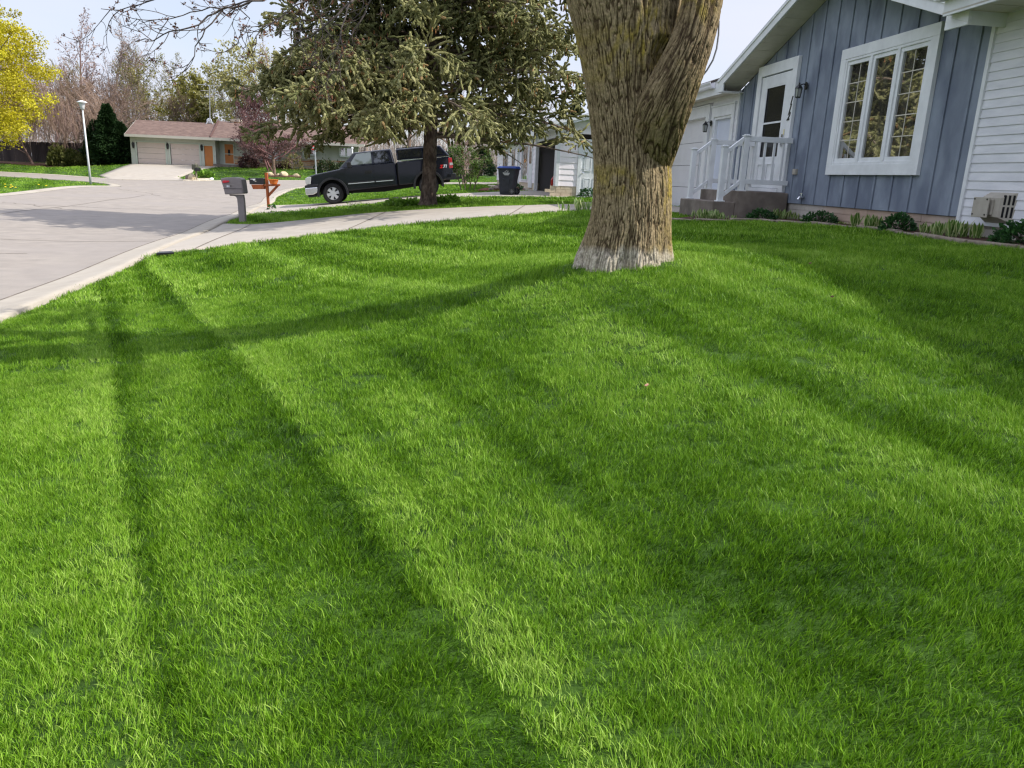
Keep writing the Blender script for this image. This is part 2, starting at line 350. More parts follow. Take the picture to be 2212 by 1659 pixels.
dpoly('path', [(-.2, 36.4), (-.5, 39.5), (.2, 42.5)], [(.9, 36.4), (.7, 39.3), (.9, 42.0)], 16, 4, .03)
fd = (G(232, 391)[:2], G(445, 393)[:2])
fdn = [P(232, 391, 57.8)[:2], P(215, 385, 60)[:2], P(250, 371, 65)[:2], P(285, 356.3, 70)[:2]]
fdf = [P(405, 392, 58.3)[:2], P(385, 389, 60)[:2], P(420, 370, 65)[:2], P(470, 361, 69.8)[:2]]
dpoly('far_driveway', fdn, fdf, 30, 14, .05)
for j in range(2, 200):
    pass
dk = MB(); cum = np.concatenate([[0], np.cumsum(np.linalg.norm(np.diff(RL, axis=0), axis=1))])
for d in np.arange(1.5, cum[-1], 3.05):
    i = int(np.searchsorted(cum, d)); i = min(i, len(RL)-2)
    jointline([RI[i], RL[i]], .02, .075, dk)
jointline(RI, .03, .031, dj)
for Y0 in (5.0, 17.0, 29.0, 41.0):
    a = np.array([kerbx(Y0)-KW, Y0]); b = a+np.array([-11.5, -1.6]); jointline([a, b], .03, .026, dj)
mid = offset_pl(RL, 6.4); jointline(mid[:int(len(mid)*.62)], .035, .026, dj)
# wandering cracks sealed with tar
for seed, (x, y, dx, dy) in enumerate([(-7.6, 7.5, -5, -1), (-9, 14, -6, 1), (-16, 16, -2, 9), (-22, 52, 9, 1.5), (-10, 30, -7, -2), (-9, 9, -3, 1.5), (-15, 26, -4, 3), (-12, 36, -5, 2), (-18, 40, -5, 5)]):
    r = np.random.default_rng(seed); n = 14; p = np.array([[x+dx*t+r.normal(0, .12), y+dy*t+r.normal(0, .12)] for t in np.linspace(0, 1, n)]); jointline(p, .035, .027, dj)
o = dj.build('joint_lines', m_joint); tag(o, kind='structure')
# ------------------------------------------------------------------ lawn grass
def noise2(x, y, s, seed=0):
    r = np.random.default_rng(seed); n = 64; g = r.random((n, n)); X = x/s; Y = y/s
    i = np.floor(X).astype(int); j = np.floor(Y).astype(int); a = X-i; b = Y-j; a = a*a*(3-2*a); b = b*b*(3-2*b)
    f = lambda p, q: g[p % n, q % n]
    return (f(i, j)*(1-a)+f(i+1, j)*a)*(1-b)+(f(i, j+1)*(1-a)+f(i+1, j+1)*a)*b
GR_COLS = [(.018, .058, .003), (.080, .188, .005), (.182, .345, .018), (.32, .46, .08)]
m_grass = leafmat('grass_blade', GR_COLS, rough=.5, trans=.24, instancer='tone', spec=.22)
def tuft(k, nb, rad, h, w, seg=3, bend=.5, seed=0):
    r = np.random.default_rng(seed); V = []; Fq = []; tint = []
    for b in range(nb):
        a = r.uniform(0, 2*math.pi); q = rad*math.sqrt(r.random()); bx, by = q*math.cos(a), q*math.sin(a)
        ang = r.uniform(0, 2*math.pi); hh = h*r.uniform(.55, 1.15); ww = w*r.uniform(.7, 1.2); ld = r.uniform(0, 2*math.pi); le = r.uniform(.05, bend)
        sx, sy = math.cos(ang)*ww/2, math.sin(ang)*ww/2; o = len(V); tt = r.random()**1.3*.55+.15
        if r.random() < .03: tt = .98
        for i in range(seg+1):
            t = i/seg; off = hh*le*t**1.8; zz = hh*t*(1-.25*le*t)-.008; px = bx+math.cos(ld)*off; py = by+math.sin(ld)*off
            if i < seg:
                f = 1-.55*t**2; V += [(px-sx*f, py-sy*f, zz), (px+sx*f, py+sy*f, zz)]
            else: V.append((px, py, zz))
            if i < seg-1: Fq.append((o+2*i, o+2*i+1, o+2*i+3, o+2*i+2)); tint.append(tt)
        Fq.append((o+2*seg-2, o+2*seg-1, o+2*seg)); tint.append(tt)
    ob = mesh_obj('grass_tuft', V, Fq, m_grass); setattr_f(ob, 'tint', tint, 'FACE'); ob.data.polygons.foreach_set('use_smooth', [True]*len(Fq))
    COL.objects.unlink(ob); return ob
TUFTS = [tuft(i, 34, .043, .036, .0024, 3, .75, i) for i in range(6)]+[tuft(i, 22, .09, .055, .0075, 2, .7, 10+i) for i in range(4)]+[tuft(i, 20, .22, .06, .02, 2, .7, 20+i) for i in range(4)]
# mowing passes: where the mower turned, blades lie away from or towards the viewer
SD = np.array([-.486, .874]); SN = np.array([.874, .486])
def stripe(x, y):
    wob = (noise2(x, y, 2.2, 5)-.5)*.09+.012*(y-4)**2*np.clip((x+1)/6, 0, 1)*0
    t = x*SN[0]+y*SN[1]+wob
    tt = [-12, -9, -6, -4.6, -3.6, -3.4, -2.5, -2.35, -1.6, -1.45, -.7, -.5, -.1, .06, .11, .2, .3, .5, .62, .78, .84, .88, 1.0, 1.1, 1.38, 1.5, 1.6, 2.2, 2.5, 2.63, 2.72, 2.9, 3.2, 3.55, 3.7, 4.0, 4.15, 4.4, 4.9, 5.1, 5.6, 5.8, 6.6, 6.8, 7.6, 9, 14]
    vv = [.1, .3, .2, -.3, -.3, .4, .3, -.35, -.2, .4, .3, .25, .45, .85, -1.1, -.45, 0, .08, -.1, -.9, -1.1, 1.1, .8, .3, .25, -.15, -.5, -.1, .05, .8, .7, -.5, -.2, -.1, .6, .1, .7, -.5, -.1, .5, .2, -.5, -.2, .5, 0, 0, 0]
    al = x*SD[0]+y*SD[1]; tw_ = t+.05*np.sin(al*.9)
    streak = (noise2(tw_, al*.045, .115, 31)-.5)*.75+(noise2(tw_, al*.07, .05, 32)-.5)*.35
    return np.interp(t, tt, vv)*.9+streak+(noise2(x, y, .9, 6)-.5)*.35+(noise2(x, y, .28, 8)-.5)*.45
def build_grass(name, pts, kinds, scl, label):
    x, y = pts[:, 0], pts[:, 1]; n = len(x); s = stripe(x, y)
    z = T(x, y); r = np.random.default_rng(3)
    # lean: positive s lies away from the camera along the pass, negative towards it
    tilt = np.clip(.08+.52*np.abs(s), 0, .85)*r.uniform(.6, 1.3, n)
    base = np.where(s > 0, math.atan2(SD[1], SD[0]), math.atan2(-SD[1], -SD[0])); dirn = base+r.normal(0, .55, n)
    ca, sa = np.cos(dirn), np.sin(dirn); ct, st = np.cos(tilt), np.sin(tilt); az = r.uniform(0, 2*math.pi, n)
    ax, ay = -sa, ca                       # axis horizontal, perpendicular to the lean
    R = np.zeros((n, 3, 3)); C1 = 1-ct
    R[:, 0, 0] = ct+ax*ax*C1; R[:, 0, 1] = ax*ay*C1; R[:, 0, 2] = ay*st
    R[:, 1, 0] = ax*ay*C1; R[:, 1, 1] = ct+ay*ay*C1; R[:, 1, 2] = -ax*st
    R[:, 2, 0] = -ay*st; R[:, 2, 1] = ax*st; R[:, 2, 2] = ct
    Z = np.zeros((n, 3, 3)); Z[:, 0, 0] = np.cos(az); Z[:, 0, 1] = -np.sin(az); Z[:, 1, 0] = np.sin(az); Z[:, 1, 1] = np.cos(az); Z[:, 2, 2] = 1
    R = R @ Z
    eu = np.stack([np.arctan2(R[:, 2, 1], R[:, 2, 2]), -np.arcsin(np.clip(R[:, 2, 0], -1, 1)), np.arctan2(R[:, 1, 0], R[:, 0, 0])], 1)
    me = bpy.data.meshes.new(name); me.vertices.add(n); me.vertices.foreach_set('co', np.stack([x, y, z], 1).astype(np.float32).ravel())
    a = me.attributes.new('rot', 'FLOAT_VECTOR', 'POINT'); a.data.foreach_set('vector', eu.astype(np.float32).ravel())
    hs = scl*(.8+.45*noise2(x, y, .22, 11)+.12*r.normal(0, 1, n)*.5)
    a = me.attributes.new('scl', 'FLOAT_VECTOR', 'POINT'); a.data.foreach_set('vector', np.stack([scl, scl, hs], 1).astype(np.float32).ravel())
    a = me.attributes.new('idx', 'INT', 'POINT'); a.data.foreach_set('value', (len(TUFTS)-1-kinds).astype(np.int32))
    dm = np.hypot(x-MC[0], y-MC[1])
    tone = -.02+.18*(noise2(x, y, 1.7, 21)-.5)+.25*(noise2(x, y, .35, 22)-.5)+.10*r.normal(0, 1, n)*.5+.24*np.clip(s, -1, 1)+.30*np.exp(-((dm-.52)/.3)**2)*noise2(x, y, .3, 4)  # stripe light and shade also painted into blade tone, on top of the lean
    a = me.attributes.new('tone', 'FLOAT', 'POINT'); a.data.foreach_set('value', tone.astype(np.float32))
    me.materials.append(m_grass); me.update()
    o = bpy.data.objects.new(name, me); COL.objects.link(o); tag(o, kind='stuff')
    ng = bpy.data.node_groups.new('grass_on_points', 'GeometryNodeTree'); ng.interface.new_socket('Geometry', in_out='INPUT', socket_type='NodeSocketGeometry'); ng.interface.new_socket('Geometry', in_out='OUTPUT', socket_type='NodeSocketGeometry')
    gi = ng.nodes.new('NodeGroupInput'); go = ng.nodes.new('NodeGroupOutput'); ip = ng.nodes.new('GeometryNodeInstanceOnPoints'); jn = ng.nodes.new('GeometryNodeJoinGeometry')
    for tf in TUFTS:
        oi = ng.nodes.new('GeometryNodeObjectInfo'); oi.inputs['Object'].default_value = tf; oi.inputs['As Instance'].default_value = True; ng.links.new(oi.outputs['Geometry'], jn.inputs[0])
    def na(nm, ty):
        q = ng.nodes.new('GeometryNodeInputNamedAttribute'); q.data_type = ty; q.inputs['Name'].default_value = nm; return q.outputs[0]
    ng.links.new(gi.outputs[0], ip.inputs['Points']); ng.links.new(jn.outputs[0], ip.inputs['Instance']); ip.inputs['Pick Instance'].default_value = True
    ng.links.new(na('idx', 'INT'), ip.inputs['Instance Index']); ng.links.new(na('rot', 'FLOAT_VECTOR'), ip.inputs['Rotation']); ng.links.new(na('scl', 'FLOAT_VECTOR'), ip.inputs['Scale'])
    ng.links.new(ip.outputs[0], go.inputs[0]); md = o.modifiers.new('grass', 'NODES'); md.node_group = ng
    return o
FASTG = 0
def grass_points():
    out = []; kk = []; ss = []
    r = np.random.default_rng(11)
    # (y0,y1,density per m2,tuft kinds,scale) ; wedge round the view with a margin for a side step
    bands = [(0.5, 3.2, 1350, (0, 6), 1.0), (3.2, 5.5, 950, (0, 6), 1.1), (5.5, 8.5, 430, (0, 6), 1.3), (8.5, 14, 190, (6, 10), 1.0), (14, 26, 70, (6, 10), 1.25), (26, 45, 16, (10, 14), 1.05), (45, 76, 7, (10, 14), 1.3)]
    if FASTG: bands = [(a, b, c*FASTG, d, e) for a, b, c, d, e in bands]
    for y0, y1, dn, (k0, k1), sc in bands:
        xl0, xr0 = -.78*y1-1.2, .78*y1+1.2; xr0 = min(xr0, 8); n = int((xr0-xl0)*(y1-y0)*dn)
        x = r.uniform(xl0, xr0, n); y = r.uniform(y0, y1, n); k = (np.abs(x) < .78*y+1.2)
        x, y = x[k], y[k]; k = np.ones(len(x), bool)
        for pl in EXCL: k &= ~inpoly(x, y, pl)
        k &= np.hypot(x-MC[0], y-MC[1]) > .33
        x, y = x[k], y[k]; out.append(np.stack([x, y], 1)); kk.append(r.integers(k0, k1, len(x))); ss.append(sc*r.uniform(.8, 1.2, len(x)))
    return np.vstack(out), np.concatenate(kk), np.concatenate(ss)
# ------------------------------------------------------------------ trees
def fbm(x, y, s, seed=0, oc=3):
    return sum(noise2(x+17*i, y-9*i, s/2**i, seed+i)*.5**i for i in range(oc))/sum(.5**i for i in range(oc))
def worley(u, w, nu, seed=0):      # u in cells (periodic nu), w in cells ; returns f1, f2-f1 and a cell value
    r = np.random.default_rng(seed); n = 512; jx = r.random((nu, n)); jy = r.random((nu, n)); cv = r.random((nu, n))
    i = np.floor(u).astype(int); j = np.floor(w).astype(int); f1 = np.full(u.shape, 9.); f2 = f1.copy(); c = np.zeros(u.shape)
    for a in (-1, 0, 1):
        for b in (-1, 0, 1):
            ii = (i+a) % nu; jj = (j+b) % n
            d = np.hypot(i+a+jx[ii, jj]-u, j+b+jy[ii, jj]-w); m = d < f1
            f2 = np.where(m, f1, np.minimum(f2, d)); c = np.where(m, cv[ii, jj], c); f1 = np.where(m, d, f1)
    return f1, f2-f1, c
def bark_tube(path, rad, nth, step, cellw=.036, cellh=.30, depth=.026, seed=0, lump=.03, ell=None, zground=None):
    path = np.asarray(path, float); seg = np.concatenate([[0], np.cumsum(np.linalg.norm(np.diff(path, axis=0), axis=1))])
    m = int(seg[-1]/step)+1; t = np.linspace(0, seg[-1], m)
    def cub(vals):
        vals = np.asarray(vals, float); o = np.stack([np.interp(t, seg, vals[:, k]) for k in range(vals.shape[1])], 1)
        w = max(1, int(.15/step))
        for _ in range(3):
            pad = np.vstack([o[:1]]*w+[o]+[o[-1:]]*w); cs = np.cumsum(np.vstack([np.zeros((1, o.shape[1])), pad]), 0); o = (cs[2*w+1:]-cs[:-2*w-1])/(2*w+1)
        return o
    c = cub(path); rr = cub(np.asarray(rad, float)[:, None])[:, 0]
    tg = np.gradient(c, axis=0); tg /= np.linalg.norm(tg, axis=1, keepdims=True)
    uu = np.cross(tg, np.array([0, 1., 0])); uu /= np.linalg.norm(uu, axis=1, keepdims=True); ww = np.cross(tg, uu)
    th = np.arange(nth)*2*math.pi/nth; TH, S = np.meshgrid(th, t)
    rm = float(np.median(rr)); nu = max(8, int(2*math.pi*rm/cellw)); un = ((TH+math.pi/2) % (2*math.pi))/(2*math.pi); U = un*nu
    wx = (fbm(U/7, S*2.2, 1, seed+3)-.5)*2.2; wz = S/cellh+(fbm(U/5, S*1.5, 1, seed+7)-.5)*1.4
    h1 = np.abs(noise2(U+wx, wz, 1, seed)-.5)*2; h1b = np.abs(noise2(U*.93+wx+31, wz*.8+9, 1, seed+21)-.5)*2
    h2 = np.abs(noise2(U*2.3+wx*2, S/(cellh*.32)+wz*.3, 1, seed+1)-.5)*2
    sst = lambda q: np.clip(q, 0, 1)**2*(3-2*np.clip(q, 0, 1))
    ridge = sst(np.minimum(h1*3.4, h1b*3.4+.12)); rd2 = sst(h2*3.2+.15); cv = noise2(U/2.5, S/.2, 1, seed+30)
    disp = depth*ridge*(.6+.55*cv)+depth*.35*rd2*ridge+.003*fbm(TH*30, S*60, .5, seed+9)
    disp += lump*(fbm(np.cos(TH)*1.6+3, np.sin(TH)*1.6+S*1.3, 1, seed+12)-.5)*2*rm
    if zground is not None:
        hb = np.clip(1-(c[:, 2]-zground)/.35, 0, 1)[:, None]**2
        disp += hb*(.024*np.cos(TH*6+1)+.016*np.cos(TH*11+.5)+.008)
    R = rr[:, None]+disp-depth*.5
    V = c[:, None]+R[..., None]*(uu[:, None]*np.cos(TH)[..., None]+ww[:, None]*np.sin(TH)[..., None])
    i = np.arange(m-1)[:, None]; j = np.arange(nth)[None]; a = i*nth+j; b = i*nth+(j+1) % nth
    F = np.stack([a, b, b+nth, a+nth], -1).reshape(-1, 4)
    return V.reshape(-1, 3), F, (ridge*(.62+.38*rd2)*(.8+.3*cv)).ravel(), np.broadcast_to(c[:, 2:3], TH.shape).ravel()
def grow(base, d0, length, r0, lv, seed=0, tip=.25):
    """lv: list of dicts n,t0,ratio,ang,seg,wig,trop ; returns per level (poly, rad)"""
    r = np.random.default_rng(seed); out = []
    base = np.asarray(base, float).reshape(-1, 3); d0 = np.asarray(d0, float).reshape(-1, 3); B = len(base)
    length = np.broadcast_to(np.asarray(length, float), (B,)); r0 = np.broadcast_to(np.asarray(r0, float), (B,))
    st, dr, ln, rd = base, d0/np.linalg.norm(d0, axis=1, keepdims=True), length, r0
    for li, p in enumerate(lv):
        S = p['seg']; B = len(st); poly = np.empty((B, S+1, 3)); poly[:, 0] = st; d = dr.copy()
        for s in range(S):
            d = d+r.normal(0, p.get('wig', .1), (B, 3))+np.array([0, 0, p.get('trop', 0)])*(s+1)/S
            d /= np.linalg.norm(d, axis=1, keepdims=True); poly[:, s+1] = poly[:, s]+d*(ln/S)[:, None]
        tp = p.get('tip', tip); rad = rd[:, None]*(1-(1-tp)*np.linspace(0, 1, S+1)[None]**.9)
        out.append((poly, rad))
        if li+1 == len(lv): break
        q = lv[li+1]; n = q['n']; t = q.get('t0', .25)+(q.get('t1', 1)-q.get('t0', .25))*(np.arange(n)[None]+r.random((B, n)))/n
        t = np.minimum(t, .999)
        f = t*S; i = np.floor(f).astype(int); fr = (f-i)[..., None]; bi = np.arange(B)[:, None]
        P0 = poly[bi, i]; P1 = poly[bi, i+1]; st = (P0*(1-fr)+P1*fr).reshape(-1, 3); tg = (P1-P0); tg /= np.linalg.norm(tg, axis=2, keepdims=True)
        rp = (rad[bi, i]*(1-fr[..., 0])+rad[bi, i+1]*fr[..., 0])
        a = r.normal(0, 1, (B, n, 3)); a -= (a*tg).sum(2, keepdims=True)*tg; a /= np.linalg.norm(a, axis=2, keepdims=True)
        if q.get('flat'): a[..., 2] *= .3; a /= np.linalg.norm(a, axis=2, keepdims=True)
        an = np.radians(q['ang']*r.uniform(.7, 1.25, (B, n)))[..., None]
        dr = (tg*np.cos(an)+a*np.sin(an)+np.array([0, 0, q.get('up', 0)])).reshape(-1, 3); dr /= np.linalg.norm(dr, axis=1, keepdims=True)
        shp = q.get('shape', lambda t: 1-.45*t)
        ln = (np.repeat(ln[:, None], n, 1)*q['ratio']*shp(t)*r.uniform(.7, 1.2, (B, n))).ravel()
        rd = np.maximum(rp*q.get('rr', .55), q.get('rmin', .008)).ravel()
    return out
def tubes(levels, ks):
    Vs = []; Fs = []; o = 0
    for (poly, rad), k in zip(levels, ks):
        B, S1, _ = poly.shape; t = np.gradient(poly, axis=1); t /= np.linalg.norm(t, axis=2, keepdims=True)+1e-9
        a = np.where(np.abs(t[:, :1, 2:3]) < .9, np.array([0, 0, 1.]), np.array([1., 0, 0])); a = np.broadcast_to(a, t.shape)
        u = np.cross(t, a); u /= np.linalg.norm(u, axis=2, keepdims=True)+1e-9; w = np.cross(t, u); th = np.arange(k)*2*math.pi/k
        ring = poly[:, :, None]+rad[:, :, None, None]*(u[:, :, None]*np.cos(th)[:, None]+w[:, :, None]*np.sin(th)[:, None])
        Vs.append(ring.reshape(-1, 3)); b = np.arange(B)[:, None, None]*S1*k; i = np.arange(S1-1)[None, :, None]*k; j = np.arange(k)[None, None]; j2 = (j+1) % k
        Fs.append(np.stack([b+i+j, b+i+j2, b+i+k+j2, b+i+k+j], -1).reshape(-1, 4)+o); o += B*S1*k
    return np.vstack(Vs), np.vstack(Fs)
def leafquads(pts, size, r, up=.2, asp=.7, dirs=None):
    n = len(pts); a = r.normal(0, 1, (n, 3)) if dirs is None else dirs+r.normal(0, .35, (n, 3)); a[:, 2] += up; a /= np.linalg.norm(a, axis=1, keepdims=True)
    b = r.normal(0, 1, (n, 3)); b -= (a*b).sum(1, keepdims=True)*a; b /= np.linalg.norm(b, axis=1, keepdims=True)
    s = (size*r.uniform(.6, 1.3, n))[:, None]; h = a*s; w = b*s*asp*.5
    V = np.stack([pts, pts+h*.5+w, pts+h, pts+h*.5-w], 1).reshape(-1, 3); F = (np.arange(n)[:, None]*4+np.arange(4)[None]); return V, F
def along(poly, n, r, t0=.2):
    B, S1, _ = poly.shape; t = r.uniform(t0, .999, (B, n))*(S1-1); i = t.astype(int); f = (t-i)[..., None]; b = np.arange(B)[:, None]
    return (poly[b, i]*(1-f)+poly[b, i+1]*f).reshape(-1, 3)
def npmesh(name, V, F, m, parent, smooth=False):
    off = np.array(parent.location); o = mesh_obj(name, V-off, F, m); o.parent = parent
    if smooth: o.data.polygons.foreach_set('use_smooth', [True]*len(o.data.polygons))
    return o

# --- bark of the big maple
m_bark = bpy.data.materials.new('maple_bark'); m_bark.use_nodes = True; nt = m_bark.node_tree; b = nt.nodes['Principled BSDF']; b.inputs['Roughness'].default_value = .95; b.inputs['Specular IOR Level'].default_value = .15
ar = _N(nt, 'ShaderNodeAttribute'); ar.attribute_name = 'ridge'; al = _N(nt, 'ShaderNodeAttribute'); al.attribute_name = 'lichen'; ab = _N(nt, 'ShaderNodeAttribute'); ab.attribute_name = 'pale'
cr = _N(nt, 'ShaderNodeValToRGB'); cr.color_ramp.elements[0].color = (*srgb(62, 49, 36), 1); cr.color_ramp.elements[1].color = (*srgb(142, 126, 98), 1); cr.color_ramp.elements[1].position = .8
e = cr.color_ramp.elements.new(.35); e.color = (*srgb(104, 90, 67), 1)
nt.links.new(ar.outputs['Fac'], cr.inputs[0])
m1 = _N(nt, 'ShaderNodeMix', data_type='RGBA'); m1.inputs[7].default_value = (*srgb(146, 128, 38), 1); nt.links.new(al.outputs['Fac'], m1.inputs[0]); nt.links.new(cr.outputs[0], m1.inputs[6])
m2 = _N(nt, 'ShaderNodeMix', data_type='RGBA'); m2.inputs[7].default_value = (*srgb(188, 180, 166), 1); nt.links.new(ab.outputs['Fac'], m2.inputs[0]); nt.links.new(m1.outputs[2], m2.inputs[6])
tc = _N(nt, 'ShaderNodeTexCoord'); nn_ = _N(nt, 'ShaderNodeTexNoise'); nn_.inputs['Scale'].default_value = 55; nn_.inputs['Detail'].default_value = 6
nt.links.new(tc.outputs['Object'], nn_.inputs['Vector']); mr = _N(nt, 'ShaderNodeMapRange'); mr.inputs[1].default_value = .3; mr.inputs[2].default_value = .7; mr.inputs[3].default_value = .62; mr.inputs[4].default_value = 1.3; nt.links.new(nn_.outputs[0], mr.inputs[0])
mm = _N(nt, 'ShaderNodeMix', data_type='RGBA', blend_type='MULTIPLY'); mm.inputs[0].default_value = 1; nt.links.new(m2.outputs[2], mm.inputs[6]); nt.links.new(mr.outputs[0], mm.inputs[7]); nt.links.new(mm.outputs[2], b.inputs['Base Color'])
bp = _N(nt, 'ShaderNodeBump'); bp.inputs['Strength'].default_value = .5; bp.inputs['Distance'].default_value = .01; nt.links.new(nn_.outputs[0], bp.inputs['Height']); nt.links.new(bp.outputs[0], b.inputs['Normal'])

zb = T(MC[0], MC[1])
maple = thing('maple_tree', (MC[0], MC[1], zb), 'massive thick trunked tree with deeply furrowed lichened bark and low fork on front lawn', 'tree')
TY = 5.8
prof = [(-420, 1150, 1420), (-200, 1180, 1455), (0, 1229, 1476), (100, 1251, 1463), (165, 1264, 1445), (230, 1276, 1442), (300, 1283, 1446), (380, 1286, 1449), (450, 1282, 1448), (500, 1274, 1446), (540, 1262, 1443), (566, 1256, 1441), (585, 1250, 1443), (600, 1246, 1446), (640, 1240, 1450), (700, 1236, 1454)]
pa = []; ra_ = []
for v, l, r_ in prof[::-1]:
    a = P(l, v, TY); c_ = P(r_, v, TY); pa.append((a+c_)/2); ra_.append(np.linalg.norm(a-c_)/2*.985)
V, F, rg, zz = bark_tube(pa, ra_, 560, .0072, seed=2, zground=zb, lump=.045, cellw=.0115, cellh=.12, depth=.0105)
# old pruning scar beside the fork: a hollow with a rolled lip
sc_c = P(1425, 128, TY-.30); dd = V-sc_c; dist = np.sqrt((dd[:, 0]/.085)**2+(dd[:, 2]/.16)**2)
front = (V[:, 1] < TY-.06)
cx = np.array(pa).mean(0); out_ = np.stack([V[:, 0]-MC[0], V[:, 1]-TY, 0*V[:, 0]], 1); out_ /= np.linalg.norm(out_, axis=1, keepdims=True)+1e-9
V = V+out_*(np.where(front, -.05*np.exp(-(dist/.55)**2)+.03*np.exp(-((dist-1.05)/.28)**2), 0))[:, None]
def bark_attrs(o, V, rg, zb, seed, pale=True, bias=0):
    setattr_f(o, 'ridge', rg)
    n = fbm(V[:, 0]*1.0+V[:, 1], V[:, 2]*.8, .24, seed, 4); n2 = fbm(V[:, 0]*3+V[:, 1]*2, V[:, 2], .07, seed+5, 3)
    li = np.clip((n-.47+bias)*4, 0, 1)*np.clip((n2-.35)*3, 0, 1)*.75*np.clip(rg*1.4, .2, 1)
    right = np.clip((V[:, 0]-MC[0]-.16)/.2, 0, 1)*np.clip((2.6-V[:, 2])/.8, 0, 1); li = np.clip(li+right*.65*np.clip((n2-.3)*3, 0, 1)*rg, 0, .9)
    setattr_f(o, 'lichen', li)
    h = V[:, 2]-zb-.05; edge = .07+.09*(fbm(V[:, 0]*4+V[:, 1]*3, V[:, 0]*0, .25, 31, 2)-.5)
    setattr_f(o, 'pale', np.clip((edge-h)/.07, 0, .72)*(.45+.55*rg) if pale else np.zeros(len(V)))
tr = npmesh('trunk', V, F, m_bark, maple, True); bark_attrs(tr, V, rg, zb, 40)
lp = [P(1402, 385, 5.86), P(1406, 325, 5.74), P(1417, 275, 5.60), P(1436, 225, 5.47), P(1463, 172, 5.42), P(1488, 118, 5.42), P(1507, 60, 5.42), P(1520, 0, 5.45), P(1536, -120, 5.55), P(1570, -300, 5.7), P(1600, -420, 5.8)]
lr = [0.122, 0.171, 0.189, 0.177, 0.15, 0.133, 0.125, 0.119, 0.116, 0.104, 0.098]
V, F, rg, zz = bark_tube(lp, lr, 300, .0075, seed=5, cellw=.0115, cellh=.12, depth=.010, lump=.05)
lim = npmesh('limb', V, F, m_bark, maple, True); bark_attrs(lim, V, rg*.66, zb, 60, pale=False, bias=-.06)  # limb ridge colour darkened, crown shade painted into the bark
m_twig = mat('maple_twig', srgb(84, 74, 70), srgb(110, 98, 90), scale=20, rough=.9)
top1 = np.array(pa[-1]); top2 = np.array(lp[-1])
lvm = [dict(seg=7, wig=.10, trop=.05), dict(n=5, t0=.2, ratio=.8, ang=42, seg=6, wig=.12, trop=.12, rr=.62), dict(n=6, t0=.25, ratio=.55, ang=42, seg=5, wig=.15, trop=.02, rr=.5), dict(n=6, t0=.2, ratio=.5, ang=45, seg=4, wig=.18, trop=0, rr=.5), dict(n=4, t0=.2, ratio=.5, ang=45, seg=3, wig=.2, rr=.55, rmin=.004)]
starts = [top1+np.array([-.2, .1, -.2]), top1+np.array([.2, .1, -.2]), top1+np.array([0, -.1, -.2]), top2+np.array([0, 0, -.05])]
dirs = [(-.75, .1, .8), (.25, .65, .9), (-.25, -.35, 1), (.45, -.1, .9)]
gm = grow(starts, dirs, [5.0, 4.6, 4.8, 4.6], [.17, .16, .16, .11], lvm, seed=8)
V, F = tubes(gm[:3], [10, 8, 6]); npmesh('branches', V, F, m_twig, maple, True)
V, F = tubes(gm[3:], [4, 3]); npmesh('crown', V, F, m_twig, maple)
# the low bough that droops into the top left of the view, with opening buds
BY = 7.6
def pl3(pts): return np.array([P(u, v, y) for u, v, y in pts])
bough = [pl3([(1210, -380, 6.5), (1080, -290, 7.2), (900, -130, 8.2), (800, -50, 8.0), (755, 8, 7.7), (720, 40, 7.6), (680, 68, 7.6), (635, 100, 7.7)]),
         pl3([(755, 8, 7.7), (745, 40, 7.6), (735, 75, 7.5), (722, 110, 7.5), (712, 150, 7.5)]),
         pl3([(900, -130, 8.2), (700, -70, 7.9), (580, -10, 7.7), (480, 22, 7.6), (410, 60, 7.6), (340, 82, 7.6), (292, 90, 7.6)]),
         pl3([(480, 22, 7.6), (445, 60, 7.5), (425, 95, 7.5), (412, 125, 7.5), (396, 155, 7.5)]),
         pl3([(700, -70, 7.9), (520, -60, 7.8), (400, -25, 7.7), (330, 0, 7.6), (262, 22, 7.6), (218, 19, 7.6)]),
         pl3([(580, -10, 7.7), (520, 12, 7.8), (430, 22, 7.8), (350, 42, 7.8), (300, 52, 7.8)]),
         pl3([(800, -50, 8.0), (700, -10, 8.1), (640, 10, 8.1), (600, 42, 8.1), (560, 70, 8.1), (545, 98, 8.1)]),
         pl3([(900, -130, 8.2), (860, -60, 8.4), (800, 0, 8.4), (770, 60, 8.4), (740, 120, 8.4), (700, 180, 8.4), (690, 215, 8.4)]),
         pl3([(700, -10, 8.1), (690, 30, 8.0), (700, 90, 8.0), (680, 150, 8.0)]),
         pl3([(640, 10, 8.1), (655, 50, 8.1), (640, 90, 8.1), (665, 125, 8.1)]),
         pl3([(520, -60, 7.8), (500, 0, 7.9), (540, 40, 7.9), (520, 75, 7.9), (500, 100, 7.9)])]
brad = [(.034, .006), (.008, .003), (.019, .004), (.008, .003), (.014, .003), (.008, .003), (.012, .003), (.013, .003), (.008, .003), (.007, .003), (.008, .003)]
rb = np.random.default_rng(4); mb = MB(); kids = []
for bp_, (ra0, ra1) in zip(bough, brad):
    s = np.concatenate([[0], np.cumsum(np.linalg.norm(np.diff(bp_, axis=0), axis=1))]); n = int(s[-1]/.09)+2; t = np.linspace(0, s[-1], n)
    p = np.stack([np.interp(t, s, bp_[:, k]) for k in range(3)], 1); p[1:-1] += rb.normal(0, .012, (n-2, 3))
    mb.tube(p, np.linspace(ra0, ra1, n), 6); kids.append(p)
st = []; dr = []
for p in kids:
    tg = np.gradient(p, axis=0); tg /= np.linalg.norm(tg, axis=1, keepdims=True)
    for i in range(3, len(p)-1):
        if p[i][2] < 4.6 and rb.random() < .62:
            a = rb.normal(0, 1, 3); a -= a@tg[i]*tg[i]; a /= np.linalg.norm(a); st.append(p[i]); dr.append(tg[i]*.75+a*.65+np.array([0, 0, -.12]))
